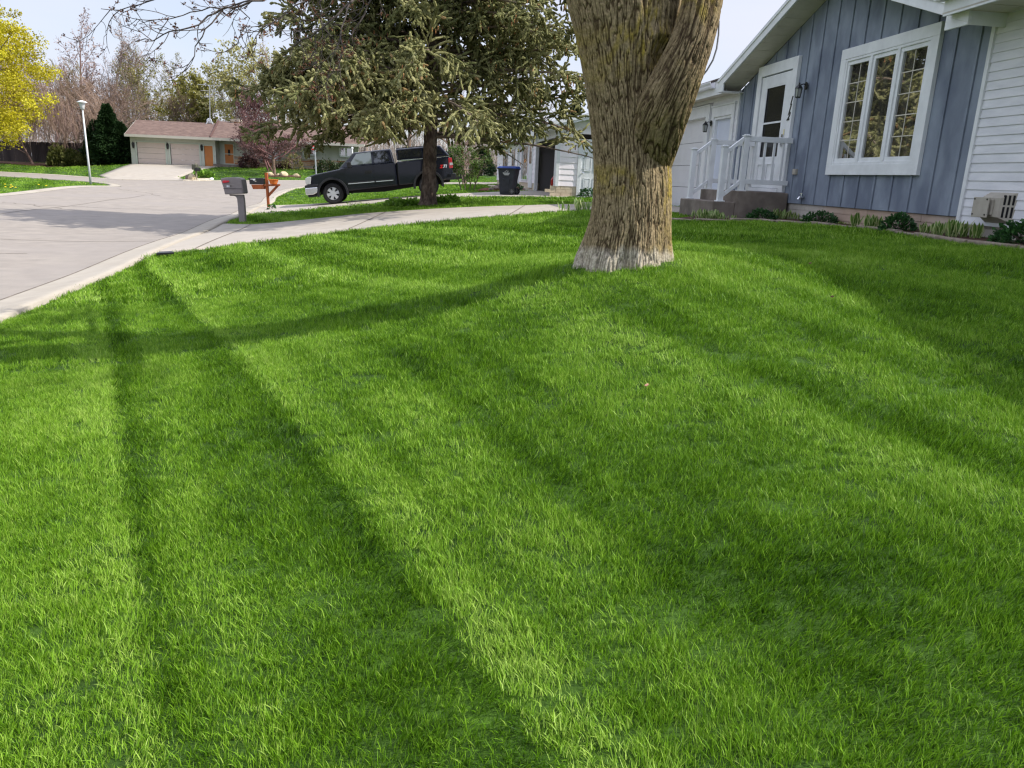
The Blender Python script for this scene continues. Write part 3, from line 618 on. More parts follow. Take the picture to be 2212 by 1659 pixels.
gb = grow(np.array(st), np.array(dr), rb.uniform(.2, .55, len(st)), .0042, [dict(seg=6, wig=.16, trop=.12, tip=.5), dict(n=4, t0=.15, ratio=.45, ang=42, seg=4, wig=.2, trop=.12, rr=.75, rmin=.003, tip=.6)], seed=5)
V, F = tubes(gb, [4, 3]); mb.add(V, F.tolist())
m_budtw = mat('bough_bark', srgb(72, 64, 62), srgb(92, 84, 80), scale=30, rough=.9)
mb.build('low_bough', m_budtw, maple)
bm = []; tips = np.vstack([gb[0][0][:, -1], gb[1][0][:, -1], gb[1][0][:, 2]]); tips = tips[rb.random(len(tips)) < .42]
bp2 = np.repeat(tips, 7, 0)+rb.normal(0, .006, (len(tips)*7, 3)); V, F = leafquads(bp2, .016, rb, .1, .8); V2, F2 = leafquads(np.vstack([tips]*3)+rb.normal(0, .004, (len(tips)*3, 3)), .026, rb, .3, .5)
m_bud = mat('buds', srgb(86, 48, 44), srgb(120, 82, 52), scale=40, rough=.8)
npmesh('buds', np.vstack([V, V2]), np.vstack([F, F2+len(V)]), m_bud, maple)
# thin cord hanging from the limb
mb = MB(); mb.tube(pl3([(1553, 45, 5.45), (1552, 75, 5.45), (1548, 105, 5.45), (1540, 130, 5.45), (1527, 152, 5.45), (1514, 168, 5.45)]), .006, 5)
tag(mb.build('cord', mat('cord_grey', srgb(120, 120, 125)), loc=P(1553, 45, 5.45)), 'thin grey cord hanging in a loop from the tree limb', 'cord')

# --- spruce
SX = np.array(P(925, 440, 23.2)[:2]); SZ = T(*SX)
spruce = thing('spruce_tree', (SX[0], SX[1], SZ), 'big spruce with drooping olive boughs, its bare trunk in front of the dark pickup', 'tree')
m_sbark = mat('spruce_bark', srgb(74, 60, 52), srgb(128, 112, 100), scale=14, rough=.95, bump=1.0, bscale=26, dist=.03, stretch=(1, 1, .5), c3=srgb(52, 42, 38), s3=5)
th_ = np.array([0, .15, .5, 1.2, 2.2, 4, 6, 8, 10, 12.5]); tr_ = np.array([.30, .235, .205, .19, .175, .15, .12, .09, .06, .02])
rs = np.random.default_rng(12)
px = np.stack([SX[0]+.02*th_, SX[1]+0*th_, SZ-.05+th_], 1)
V, F, rg, zz = bark_tube(px, tr_, 72, .05, cellw=.05, cellh=.09, depth=.02, seed=9, lump=.06, zground=SZ)
npmesh('trunk', V, F, m_sbark, spruce, True)
m_slimb = mat('spruce_limb', srgb(88, 76, 66), srgb(128, 114, 100), scale=12, rough=.95)
m_needle = leafmat('spruce_needles', [(.040, .050, .020), (.112, .122, .044), (.215, .212, .085), (.35, .335, .165), (.25, .16, .07)], rough=.7, trans=.12, spec=.12, rnd=False)
lb = []; ld = []; ll = []; lrad = []
nl = 150
for i in range(nl):
    f = (i+rs.random()*.6)/nl; z = 2.05+9.9*f**.92; az = i*2.399+rs.normal(0, .3)
    mx_ = 5.0*(1-max(0, (z-3.2))/11.0)**.75*(.80 if z < 2.3 else 1); ln_ = mx_*rs.uniform(.72, 1.1)
    lb.append((SX[0]+.02*z, SX[1], SZ+z)); ld.append((math.cos(az), math.sin(az), .10+.25*f)); ll.append(ln_); lrad.append(.05*(1-.6*f)+.008)
lb += [(SX[0]+.04, SX[1], SZ+1.95), (SX[0], SX[1], SZ+2.5)]; ld += [(1, -.12, -.02), (-.93, -.35, -.05)]; ll += [5.1, 5.0]; lrad += [.06, .05]
for i in range(18):
    az = math.radians(150+115*i/17); z = 2.6+1.6*rs.random(); lb.append((SX[0], SX[1], SZ+z)); ld.append((math.cos(az), math.sin(az), .10)); ll.append(rs.uniform(3.8, 4.6)); lrad.append(.035)
gs1 = grow(np.array(lb), np.array(ld), np.array(ll), np.array(lrad), [dict(seg=9, wig=.055, trop=-.075, tip=.18),
     dict(n=19, t0=.2, ratio=.31, ang=58, seg=5, wig=.12, trop=-.22, rr=.42, rmin=.008, flat=True, shape=lambda t: 1.15-.75*t),
     dict(n=8, t0=.08, ratio=.52, ang=50, seg=3, wig=.2, trop=-.16, rr=.6, rmin=.005, shape=lambda t: 1-.3*t)], seed=21)
# tips of the limbs turn up again
pl0, rd0 = gs1[0]
zlim = lambda x: SZ+1.66+.16*np.sin(x*2.3)-.55*np.exp(-((x-SX[0]+4.1)/.55)**2)+.12*(x > SX[0]+2)
gst = [gs1[0]]+[(p[p[:, -1, 2] > zlim(p[:, -1, 0])], r_[p[:, -1, 2] > zlim(p[:, -1, 0])]) for p, r_ in gs1[1:]]
V, F = tubes(gst, [6, 4, 3]); npmesh('limbs', V, F, m_slimb, spruce)
def brushes(poly, r, size, wid):      # spindle of needles with ragged spikes along a twig segment list
    a = poly[:, :-1].reshape(-1, 3); b = poly[:, 1:].reshape(-1, 3); n = len(a)
    d = b-a; ln = np.linalg.norm(d, axis=1, keepdims=True); d = d/ln; L_ = ln*1.25*r.uniform(.8, 1.25, (n, 1))
    u = np.cross(d, np.array([0, 0, 1.])+r.normal(0, .3, (n, 3))); u /= np.linalg.norm(u, axis=1, keepdims=True)+1e-9; w = np.cross(d, u)
    k = 5; th = np.arange(k)*2*math.pi/k; ts = [(.0, .35), (.3, 1.0), (.72, .8), (1.0, .18)]
    W_ = wid*r.uniform(.7, 1.25, (n, 1)); V = []
    for t, q in ts:
        ph = th[None]+r.uniform(0, 1, (n, 1)); jit = r.uniform(.62, 1.35, (n, k))
        V.append((a+d*L_*t)[:, None]+(W_*q)[:, None]*jit[..., None]*(u[:, None]*np.cos(ph)[..., None]+w[:, None]*np.sin(ph)[..., None]))
    V = np.stack(V, 1).reshape(n, 4*k, 3); F = []
    for i in range(3):
        for j in range(k): F.append((i*k+j, i*k+(j+1) % k, (i+1)*k+(j+1) % k, (i+1)*k+j))
    F = np.array(F); Fq = (np.arange(n)[:, None, None]*4*k+F[None]).reshape(-1, 4)
    return V.reshape(-1, 3), Fq, len(F), a
rs2 = np.random.default_rng(5); p2 = gs1[2][0]; zlim = lambda x: SZ+1.66+.16*np.sin(x*2.3)-.55*np.exp(-((x-SX[0]+4.1)/.55)**2)+.12*(x > SX[0]+2); keep = (rs2.random(len(p2)) < .92) & (p2[:, -1, 2] > zlim(p2[:, 0, 0]))
V, F, nf, a = brushes(p2[keep], rs2, .1, .034)
cl = fbm(a[:, 0]+a[:, 1]*.7, a[:, 2], .8, 77, 3); tint = np.clip(.46+.55*(cl-.5)+rs2.normal(0, .12, len(a)), .02, .72); br = rs2.random(len(a)) < .03; tint[br] = .98
p1_ = gs1[1][0][:, 1:]; p1_ = p1_[p1_[:, -1, 2] > zlim(p1_[:, 0, 0])]; V1, F1, nf1, a1 = brushes(p1_, rs2, .1, .033); t1 = np.clip(.40+.5*(fbm(a1[:, 0]+a1[:, 1]*.7, a1[:, 2], .8, 77, 3)-.5)+rs2.normal(0, .1, len(a1)), .02, .7)
# ragged single needles sprays standing off the brushes
sp = a[rs2.integers(0, len(a), 60000)]+rs2.normal(0, .03, (60000, 3)); V3, F3 = leafquads(sp, .075, rs2, .1, .22)
# limb-end sprays pointing up
tp = pl0[:, -3:].reshape(len(pl0)*3, 3); tp = np.repeat(tp, 8, 0); dv = np.repeat(np.repeat((pl0[:, -1]-pl0[:, -2])/np.linalg.norm(pl0[:, -1]-pl0[:, -2], axis=1, keepdims=True), 3, 0), 8, 0)
dv = dv+rs2.normal(0, .5, dv.shape)+np.array([0, 0, .25]); dv /= np.linalg.norm(dv, axis=1, keepdims=True)
pp = np.stack([tp, tp+dv*.09, tp+dv*.2], 1); pp = pp[pp[:, 0, 2] > zlim(pp[:, 0, 0])]; V4, F4, nf4, a4 = brushes(pp, rs2, .1, .036)
VV = np.vstack([V, V1, V3, V4]); FF = np.vstack([F, F1+len(V), F3+len(V)+len(V1), F4+len(V)+len(V1)+len(V3)])
no = npmesh('needles', VV, FF, m_needle, spruce)
setattr_f(no, 'tint', np.concatenate([np.repeat(tint, nf), np.repeat(t1, nf1), rs2.uniform(.15, .75, len(F3)), np.repeat(rs2.uniform(.3, .7, len(a4)), nf4)]), 'FACE')
# hanging cones
cs = gs1[1][0][:, 3]; sel = rs2.random(len(cs)) < .14; cs = cs[sel]; cs = np.repeat(cs, 3, 0)+rs2.normal(0, .12, (len(cs)*3, 3)); mb = MB()
cp_ = np.stack([cs, cs-np.array([0, 0, .045]), cs-np.array([0, 0, .09])], 1); Vc, Fc, _, _ = brushes(cp_, rs2, .1, .016)
npmesh('cones', Vc, Fc, mat('cone_brown', srgb(140, 92, 52), srgb(168, 128, 84), scale=9, rough=.8), spruce)
print('spruce faces', len(FF))
# ------------------------------------------------------------------ our house (frame: s along the facade, q outward, z up)
def hb(mb, s0, s1, q0, q1, z0, z1, mi=0):
    return mb.hexa([H(s0, q0, z0), H(s1, q0, z0), H(s1, q1, z0), H(s0, q1, z0), H(s0, q0, z1), H(s1, q0, z1), H(s1, q1, z1), H(s0, q1, z1)], mi)
def hpoly(mb, pts, q0, q1, mi=0):     # pts (s,z) extruded q0..q1
    return mb.prism([H(s, q0, z) for s, z in pts], QV*(q1-q0), mi)
m_white = mat('white_trim', srgb(226, 228, 230), srgb(212, 214, 216), scale=4, rough=.45, spec=.4)
m_vinyl = mat('white_vinyl_siding', srgb(222, 222, 226), srgb(206, 207, 212), scale=2.5, rough=.55, spec=.3, stretch=(1, 1, 4))
m_cream = mat('cream_soffit', srgb(206, 200, 186), srgb(190, 184, 170), scale=3, rough=.6)
m_grey = mat('blue_grey_board', srgb(116, 124, 138), srgb(136, 145, 158), scale=2.2, rough=.8, bump=.35, bscale=50, dist=.004, c3=srgb(98, 106, 122), s3=2.6, stretch=(1, 1, .55))
m_found = mat('foundation_brick', srgb(170, 162, 154), srgb(188, 180, 171), scale=4, rough=.9, c3=srgb(176, 148, 128), s3=.35, bump=.4, bscale=45)
m_conc_st = mat('steps_concrete', srgb(112, 102, 94), srgb(132, 122, 112), scale=5, rough=.92, bump=.5, bscale=60, c3=srgb(92, 84, 78), s3=2.2, dist=.005)
m_shingle = mat('shingle_dark', srgb(70, 62, 60), srgb(98, 88, 84), scale=30, rough=.95, bump=.6, bscale=60)
m_black = mat('black_metal', (.012, .012, .013), rough=.4, spec=.5)
m_dark = mat('dark_void', (.01, .01, .011), rough=.8)
m_chrome = mat('chrome', (.75, .76, .78), rough=.18, metal=1.0)
def glassmat(name, c=(.02, .022, .02), rough=.03, spec=1.0):
    m = bpy.data.materials.new(name); m.use_nodes = True; b = m.node_tree.nodes['Principled BSDF']; b.inputs['Base Color'].default_value = (*c, 1); b.inputs['Roughness'].default_value = rough
    b.inputs['Specular IOR Level'].default_value = spec; b.inputs['IOR'].default_value = 1.6; return m
m_paneg = mat('window_glass', (.020, .019, .016), (.085, .080, .068), scale=7, rough=.02, stretch=(1, 1, .08), spec=1.0, coat=1.0); m_paneg.node_tree.nodes['Principled BSDF'].inputs['IOR'].default_value = 2.5; m_screen = glassmat('storm_glass', (.018, .018, .019), .15, .35)
m_paneg.node_tree.nodes['Principled BSDF'].inputs['Coat Weight'].default_value = 1.0; m_paneg.node_tree.nodes['Principled BSDF'].inputs['Coat Roughness'].default_value = .02
m_curt = mat('curtain', srgb(150, 146, 136), srgb(110, 106, 98), scale=9, rough=.9, stretch=(1, 1, .05))

house = thing('grey_house', H(12.6, 0, T(*H(12.6, 0, 0)[:2])), 'near single storey house with blue grey board gable, white siding and attached garage', 'house')
SA, SB = 9.2, 16.1          # grey gable limits along the facade
PK = (12.66, 4.80); SL = .335
def gz(s): return PK[1]-abs(s-PK[0])*SL
ZB = 1.575                  # bottom of cladding
# core walls
mb = MB(); hpoly(mb, [(SA, ZB), (SB, ZB), (SB, gz(SB)-.02), PK, (SA, gz(SA)-.02)], -.25, 0)
# battens and board faces
for s in np.arange(SA+.19, SB, .4085):
    zt = gz(s)-.02
    segs = [(ZB, zt)]
    if 10.02 < s < 12.36: segs = [(ZB, 2.03), (3.80, zt)]
    if 13.72 < s < 15.28: segs = [(3.93, zt)]
    for a, b in segs: hb(mb, s-.02, s+.02, 0, .019, a, b)
mb.build('board_wall', m_grey, house, bevel=.003)
mb = MB()
for i, s in enumerate(np.arange(SA, SB, .4)): pass
def laps(mb, s0, s1, z0, z1, ex, q=0.0, cut=None):
    z = z0
    while z < z1-.01:
        zt = min(z+ex, z1); segs = [(s0, s1)]
        if cut:
            for (a, b, c, d) in cut:
                if z < d-.02 and zt > c+.02:
                    n = []
                    for (x, y) in segs:
                        if b <= x or a >= y: n.append((x, y))
                        else:
                            if a > x: n.append((x, a))
                            if b < y: n.append((b, y))
                    segs = n
        for (x, y) in segs:
            mb.hexa([H(x, q-.03, z+.005), H(y, q-.03, z+.005), H(y, q+.014, z+.003), H(x, q+.014, z+.003), H(x, q-.03, zt), H(y, q-.03, zt), H(y, q+.004, zt), H(x, q+.004, zt)])
            hb(mb, x, y, q-.03, q+.003, z, z+.005)
        z += ex
mb = MB(); laps(mb, 2.0, SA-.03, 1.50, 3.72, .0955, 0); hb(mb, 2.0, SA-.01, -.25, -.03, 1.5, 3.8); mb.build('lap_siding', m_vinyl, house)
mb = MB(); hb(mb, SA-.055, SA+.0, -.02, .032, 1.47, 3.70); mb.build('corner_trim', m_white, house); mb = MB(); hb(mb, SB-.0, SB+.055, -.02, .03, 1.25, 3.62); mb.build('corner_trim', m_white, house)
# garage front wall and far gable
mb = MB(); laps(mb, SB+.055, 23.4, 1.27, 3.60, .107, 0, cut=[(16.28, 17.55, 1.2, 3.42), (17.55, 23.0, 1.2, 3.47)]); hb(mb, SB+.055, 16.42, -.25, -.03, 1.2, 3.6); hb(mb, 17.44, 17.93, -.25, -.03, 1.2, 3.6); hb(mb, 16.42, 17.44, -.25, -.03, 3.2, 3.6); hb(mb, 17.93, 22.8, -.25, -.03, 3.22, 3.6); hb(mb, 22.8, 23.4, -.25, -.03, 1.2, 3.6)
mb.build('garage_siding', m_vinyl, house)
# foundation courses: long split blocks with recessed joints
mb = MB(); zf = ZB-.005
for k in range(5):
    z1 = zf-.098*k; z0 = z1-.09; off = .3*(k % 2)
    for s in np.arange(2-off, SB, .61): hb(mb, max(2, s), min(SB, s+.602), -.22, -.028-.004*((int(s*10)+k) % 3), z0, z1)
hb(mb, 2, SB, -.24, -.045, .9, zf); mb.build('foundation', m_found, house)
# gable roof with rakes, soffit and shingles
QO = .45
mb = MB()
for sgn, se in ((1, 16.22), (-1, 9.02)):
    zt = lambda s: gz(s)
    e = (se, gz(se)); hpoly(mb, [PK, e, (e[0], e[1]-.0), (PK[0], PK[1])], 0, .001) if False else None
    mb = MB(); mb.prism([H(PK[0], QO-.02, PK[1]+.185), H(se, QO-.02, gz(se)+.185), H(se, QO-.02, gz(se)+.215), H(PK[0], QO-.02, PK[1]+.215)], -QV*6.0); mb.build('roof', m_shingle, house)
mb = MB()
for se in (16.22, 9.02):
    mb.prism([H(PK[0], QO, PK[1]-.0), H(se, QO, gz(se)), H(se, QO, gz(se)+.175), H(PK[0], QO, PK[1]+.175)], -QV*.03)
    mb.prism([H(PK[0], QO+.018, PK[1]+.12), H(se, QO+.018, gz(se)+.12), H(se, QO+.018, gz(se)+.18), H(PK[0], QO+.018, PK[1]+.18)], -QV*.018)
# boxed returns at the eaves
mb.prism([H(16.22, QO-.03, gz(16.22)-.05), H(15.95, QO-.03, gz(16.22)-.05), H(15.95, QO-.03, gz(15.95)), H(16.22, QO-.03, gz(16.22))], QV*.03)
hb(mb, 16.20, 16.225, .0, QO-.03, gz(16.22)-.05, gz(16.22)+.17); hb(mb, 15.95, 16.20, 0, QO-.03, gz(16.22)-.05, gz(16.22)-.035)
mb.prism([H(9.02, QO-.03, gz(9.02)-.02), H(9.40, QO-.03, gz(9.02)-.02), H(9.40, QO-.03, gz(9.4)), H(9.02, QO-.03, gz(9.02))], QV*.03)
hb(mb, 9.02, 9.035, .002, QO-.03, gz(9.02)-.02, gz(9.02)+.17)
mb.build('rake_fascia', m_white, house, bevel=.004)
mb = MB()
for se in (16.20, 9.04):
    mb.prism([H(PK[0], QO-.032, PK[1]-.004), H(se, QO-.032, gz(se)-.004), H(se, QO-.032, gz(se)+.012), H(PK[0], QO-.032, PK[1]+.012)], -QV*(QO-.034))
    for k in range(1, 14):       # soffit panel ribs and vent slots
        s = PK[0]+(se-PK[0])*k/14
        mb.prism([H(s-.006, QO-.05, gz(s)-.008), H(s+.006, QO-.05, gz(s)-.008), H(s+.006, QO-.05, gz(s)-.003), H(s-.006, QO-.05, gz(s)-.003)], -QV*(QO-.06))
mb.build('soffit', m_cream, house)
# main house eave with gutter (right) and garage eave (left)
def gutter(mb, s0, s1, q, z):
    prof = [(0, 0), (.085, 0), (.10, .03), (.10, .06), (.125, .10), (.125, .125), (.115, .125), (.09, .06), (.075, .012), (.012, .012), (.012, .125), (0, .125)]
    mb.prism([H(s0, q+a, z+b) for a, b in prof], FV*(s1-s0))
mb = MB(); gutter(mb, 2.0, 9.33, .56, 3.83); mb.build('gutter', m_vinyl, house); mb = MB(); gutter(mb, 16.75, 23.6, .30, 3.70); mb.build('gutter', m_vinyl, house)
mb = MB(); hb(mb, SB+.06, 23.6, .02, .29, 3.585, 3.60); mb.build('eave_soffit', m_cream, house); mb = MB(); hb(mb, 2.0, 9.31, .02, .56, 3.70, 3.716)
for s in np.arange(2.1, 9, .3): hb(mb, s, s+.006, .04, .55, 3.694, 3.700)
mb.build('eave_soffit', m_cream, house)
mb = MB(); hb(mb, 2.0, 9.30, .535, .56, 3.68, 3.96); mb.build('eave_fascia', m_white, house); mb = MB(); hb(mb, SB+.055, 23.6, .28, .30, 3.57, 3.83)
mb.build('eave_fascia', m_white, house)
mb = MB(); mb.prism([H(2.0, .62, 3.955), H(2.0, -4.0, 5.5), H(2.0, -4.0, 5.53), H(2.0, .62, 3.985)], FV*7.05); mb.build('eave_roof', m_shingle, house); mb = MB(); mb.prism([H(SB+.1, .34, 3.835), H(SB+.1, -4.0, 5.2), H(SB+.1, -4.0, 5.23), H(SB+.1, .34, 3.865)], FV*7.5)
mb.build('eave_roof', m_shingle, house)
mb = MB(); hb(mb, 2.0, 23.4, -6, -.26, 1.2, 3.6); mb.build('inner_shell', m_dark, house)
# picture window
Wn = bpy.data.objects.new('window', None)
def wframe(mb, s0, s1, z0, z1, w, q0, q1):
    hb(mb, s0, s1, q0, q1, z0, z0+w); hb(mb, s0, s1, q0, q1, z1-w, z1); hb(mb, s0, s0+w, q0, q1, z0+w, z1-w); hb(mb, s1-w, s1, q0, q1, z0+w, z1-w)
mb = MB(); wframe(mb, 10.06, 12.32, 2.035, 3.80, .145, .001, .055); wn = mb.build('window', m_white, house, bevel=.003)
mb = MB(); iw0, iw1, iz0, iz1 = 10.205, 12.175, 2.18, 3.655
hb(mb, iw0, iw1, -.02, .004, iz0, iz1) if False else None
wframe(mb, iw0, iw1, iz0, iz1, .035, .001, .048)
ws = (iw1-iw0-.07)/3; panes = []
for k in range(3):
    a = iw0+.035+k*ws; b = a+ws
    if k: hb(mb, a-.028, a+.028, .001, .05, iz0+.035, iz1-.035)
    wframe(mb, a+(.0 if k == 0 else .028), b-(.0 if k == 2 else .028), iz0+.035, iz1-.035, .055, .001, .032); panes.append((a+.07, b-.07))
mb.build('sash_frame', m_white, wn, bevel=.003)
mb = MB(); hb(mb, iw0+.02, iw1-.02, .0015, .008, iz0+.02, iz1-.02); mb.build('pane', m_paneg, wn)
for k, (a, b) in enumerate(panes):
    if k == 1: continue
    mb = MB()
    hb(mb, (a+b)/2-.006, (a+b)/2+.006, -.0+.0082, .0125, iz0+.08, iz1-.08)
    for j in range(1, 5): z = iz0+.08+(iz1-iz0-.16)*j/5; hb(mb, a-.02, b+.02, .0084, .0128, z-.006, z+.006)
    mb.build('muntin', m_cream, wn)
def wframed(mb, s0, s1, z0, z1, w, q0, q1):
    q0 = max(q0+.05, .002); q1 = q1+.03
    hb(mb, s0, s1, q0, q1, z0, z0+w); hb(mb, s0, s1, q0, q1, z1-w, z1); hb(mb, s0, s0+w, q0, q1, z0+w, z1-w); hb(mb, s1-w, s1, q0, q1, z0+w, z1-w)
# front storm door
mb = MB(); d0, d1 = 13.70, 15.26
hb(mb, d0, d0+.17, .001, .06, 1.74, 3.92); hb(mb, d1-.17, d1, .001, .06, 1.74, 3.92); hb(mb, d0+.17, d1-.17, .001, .06, 3.74, 3.92); hb(mb, d0+.17, d1-.17, .001, .07, 1.74, 1.80)

fr = mb.build('door_frame', m_white, house, bevel=.004)
dd0, dd1, dz0, dz1 = d0+.20, d1-.20, 1.805, 3.72
DQ = .05
_hb = hb
def hbd(mb, s0, s1, q0, q1, z0, z1): return _hb(mb, s0, s1, max(q0+DQ, .002), q1+DQ*.6, z0, z1)
mb = MB(); hbd(mb, dd0, dd0+.20, -.05, .012, dz0, dz1); hbd(mb, dd1-.20, dd1, -.05, .012, dz0, dz1); hbd(mb, dd0+.2, dd1-.2, -.05, .012, 3.54, dz1); hbd(mb, dd0+.2, dd1-.2, -.05, .012, dz0, 2.32); 
for a, b in ((dd0+.24, (dd0+dd1)/2-.03), ((dd0+dd1)/2+.03, dd1-.24)): wframed(mb, a, b, 1.92, 2.22, .014, .012, .018)
door = mb.build('front_door', m_white, house, bevel=.004)
mb = MB(); hb(mb, dd0+.2, dd1-.2, .004, .016, 2.32, 3.54); mb.build('pane', m_screen, door)
mb = MB(); wframed(mb, dd0+.2, dd1-.2, 2.32, 3.54, .022, -.02, .006); hbd(mb, dd0+.22, dd1-.22, -.02, .004, 2.905, 2.935); mb.build('glass_bead', m_white, door)
mb = MB(); mb.tube([H(dd0+.07, .05, 2.64), H(dd0+.07, .095, 2.64), H(dd0+.17, .095, 2.65), H(dd0+.20, .095, 2.63)], .011, 6); hbd(mb, dd0+.045, dd0+.085, .012, .022, 2.5, 2.7); hbd(mb, dd0+.05, dd0+.08, .022, .035, 2.53, 2.57)
mb.build('handle', m_chrome, door)
mb = MB(); hbd(mb, dd0-.01, dd0+.02, .012, .03, 2.69, 2.78); mb.build('latch_patch', mat('worn_yellow', srgb(214, 200, 140)), door)
# service door
m_sdoor = mat('pale_blue_door', srgb(206, 212, 226), srgb(198, 204, 218), scale=2, rough=.5)
mb = MB(); hb(mb, 16.30, 16.45, -.02, .03, 1.24, 3.40); hb(mb, 17.42, 17.56, -.02, .03, 1.24, 3.40); hb(mb, 16.45, 17.42, -.02, .03, 3.20, 3.40); hb(mb, 16.26, 17.58, -.02, .05, 3.40, 3.43); sfr = mb.build('door_frame', m_white, house, bevel=.003)
mb = MB(); hb(mb, 16.46, 17.41, -.12, -.06, 1.25, 3.19); sd_ = mb.build('service_door', m_sdoor, house)
mb = MB(); wframe(mb, 16.45, 17.42, 1.25, 3.20, .05, -.06, .0); mb.build('jamb', m_white, sd_)
# overhead garage door: panelled sections
m_gdoor = mat('garage_door_white', srgb(222, 222, 226), srgb(214, 214, 218), scale=1.5, rough=.5)
mb = MB(); hb(mb, 17.70, 17.90, -.02, .03, 1.24, 3.46); hb(mb, 22.82, 23.0, -.02, .03, 1.24, 3.46); hb(mb, 17.90, 22.82, -.02, .03, 3.24, 3.46); hb(mb, 17.68, 23.02, -.02, .05, 3.46, 3.49); mb.build('garage_frame', m_white, house, bevel=.003)
mb = MB()
for k in range(4):
    z0 = 1.25+k*.497; hb(mb, 17.90, 22.82, -.13, -.08, z0+.004, z0+.491)
    for j in range(8):
        a = 17.97+j*.60; wframe(mb, a, a+.52, z0+.10, z0+.39, .014, -.08, -.0765)
mb.build('garage_door', m_gdoor, house)
def onq(u, v, q):
    r = ray(u, v); t = (q-np.dot(CAM-OF, QV))/np.dot(r, QV); p = CAM+r*t; return np.dot(p-OF, FV), p[2]
# house numbers, running down the door casing
for ch, z in (('1', 3.22), ('1', 3.10), ('2', 2.975)):
    Mx = Matrix.Identity(4); ex = Vector(-FV); ez = Vector((0, 0, 1)); ey = Vector(QV)
    for i in range(3): Mx[i][0] = ex[i]; Mx[i][1] = ez[i]; Mx[i][2] = ey[i]
    Mx.translation = Vector(H(d0+.085-(z-3.1)*.14, .064, z)); text_mesh(ch, .18, 'house_number', m_black, house, Mx, shear=.35, extrude=.004, bold=.006)
# carriage lanterns
m_lglass = glassmat('lantern_glass', (.30, .31, .30), .08, .6)
def lantern(s, z, q=.03):
    mb = MB(); c = H(s, q, z); mb.lathe(c+np.array(QV)*0, [(.052, -.012), (.06, .0), (.05, .014)], 16, axis='z') if False else None
    ln = MB(); th = np.linspace(0, 2*math.pi, 17)[:-1]
    ln.prism([H(s+.055*math.cos(t), q, z+.02+.075*math.sin(t)) for t in th], QV*.018)
    ln.tube([H(s, q+.01, z+.03), H(s, q+.06, z+.055), H(s, q+.11, z+.04), H(s, q+.14, z+.0)], .012, 6)
    c = H(s, q+.15, z)
    ln.lathe(c, [(.01, .075), (.018, .06), (.012, .045), (.03, .035), (.055, .005), (.075, -.025), (.078, -.04)], 6); ln.lathe(c, [(.05, -.215), (.056, -.205), (.058, -.195), (.03, -.19)], 6)
    for k in range(6):
        t = k*math.pi/3; ln.tube([c+np.array([.07*math.cos(t), .07*math.sin(t), -.035]), c+np.array([.05*math.cos(t), .05*math.sin(t), -.205])], .0045, 4)
    g = MB(); g.lathe(c, [(.046, -.2), (.064, -.04)], 6); pv = H(s, q, z)
    for q_ in (ln, g): q_.v = [(w-pv)*.8+pv for w in q_.v]
    o = ln.build('wall_lantern', m_black, house); g.build('lantern_glass', m_lglass, o)
sl, zl_ = onq(1743, 188, .02); lantern(sl, zl_); sl, zl_ = onq(1536, 268, .05); lantern(sl, zl_, .05)
# furnace vent hood on the white siding
m_vent = mat('vent_putty', srgb(176, 170, 158), srgb(160, 154, 142), scale=6, rough=.6)
vs = loc_v = None
s_a, z_a = onq(2117, 462, .34); s_b, z_b = onq(2160, 420, .2)
v0, v1, zl, zh = 8.44, 8.74, 1.575, 1.835
mb = MB(); V8 = [(v0-.10, 0, zl-.04), (v1+.02, 0, zl-.04), (v1-.02, .12, zl+.03), (v0-.0, .12, zl+.03), (v0-.10, 0, zh+.03), (v1+.02, 0, zh+.03), (v1-.02, .12, zh-.03), (v0-.0, .12, zh-.03)]
mb.hexa([H(*p) for p in V8]); hb(mb, v0+.08, v1+.0, .12, .14, zl+.05, zh-.05); vh = mb.build('vent_hood', m_vent, house, bevel=.004)
mb = MB(); hb(mb, v0+.09, v1+.03, .165, .178, zl+.02, zh-.03); mb.build('cover_plate', m_vent, vh, bevel=.003)
for a, b in ((.03, .03), (.22, .03), (.03, .19), (.22, .19)):
    mb = MB(); hb(mb, v0+.09+a-.008, v0+.09+a+.008, .178, .183, zl+.02+b-.008, zl+.02+b+.008); mb.build('screw', m_black, vh)
mb = MB(); hb(mb, v0+.14, v1-.02, .14, .165, zl+.07, zh-.07); mb.build('neck', m_black, vh); mb = MB()
for i in range(3):          # slots on the cheek facing the street end
    for z0_, z1_ in ((zl+.03, zl+.14), (zl+.16, zl+.26)):
        q_ = .022+i*.03; s_f = v0-.10+.10*(q_/.12); s_g = v0-.10+.10*((q_+.014)/.12)
        mb.hexa([H(s_f-.004, q_, z0_), H(s_g-.004, q_+.014, z0_), H(s_g+.01, q_+.014, z0_), H(s_f+.01, q_, z0_), H(s_f-.004, q_, z1_), H(s_g-.004, q_+.014, z1_), H(s_g+.01, q_+.014, z1_), H(s_f+.01, q_, z1_)])
mb.build('vent_slots', m_dark, vh)
# outlet box and hose tap
s1_, z1_ = onq(1664, 376+0, 0)
mb = MB(); so, zo = onq(1426.4+.18187*1595, 192+.18187*985, .03); hb(mb, so-.05, so+.05, 0, .05, zo-.045, zo+.045); mb.build('outlet_box', m_vent, house, bevel=.006)
so, zo = onq(1426.4+.19845*0+ (2600+.3617*1545)/1.8228-1426.4, (700+.3617*210)/1.8228, .04)
mb = MB(); mb.tube([H(so, 0, zo), H(so, .09, zo), H(so, .11, zo-.04)], .016, 8); mb.tube([H(so, .06, zo), H(so, .06, zo+.05)], .008, 6); mb.lathe(H(so, .06, zo+.05), [(.03, 0), (.03, .012)], 8); mb.tube([H(so+.0, .02, zo), H(so+.08, .05, zo-.01)], .02, 8)
mb.build('hose_tap', m_chrome, house)

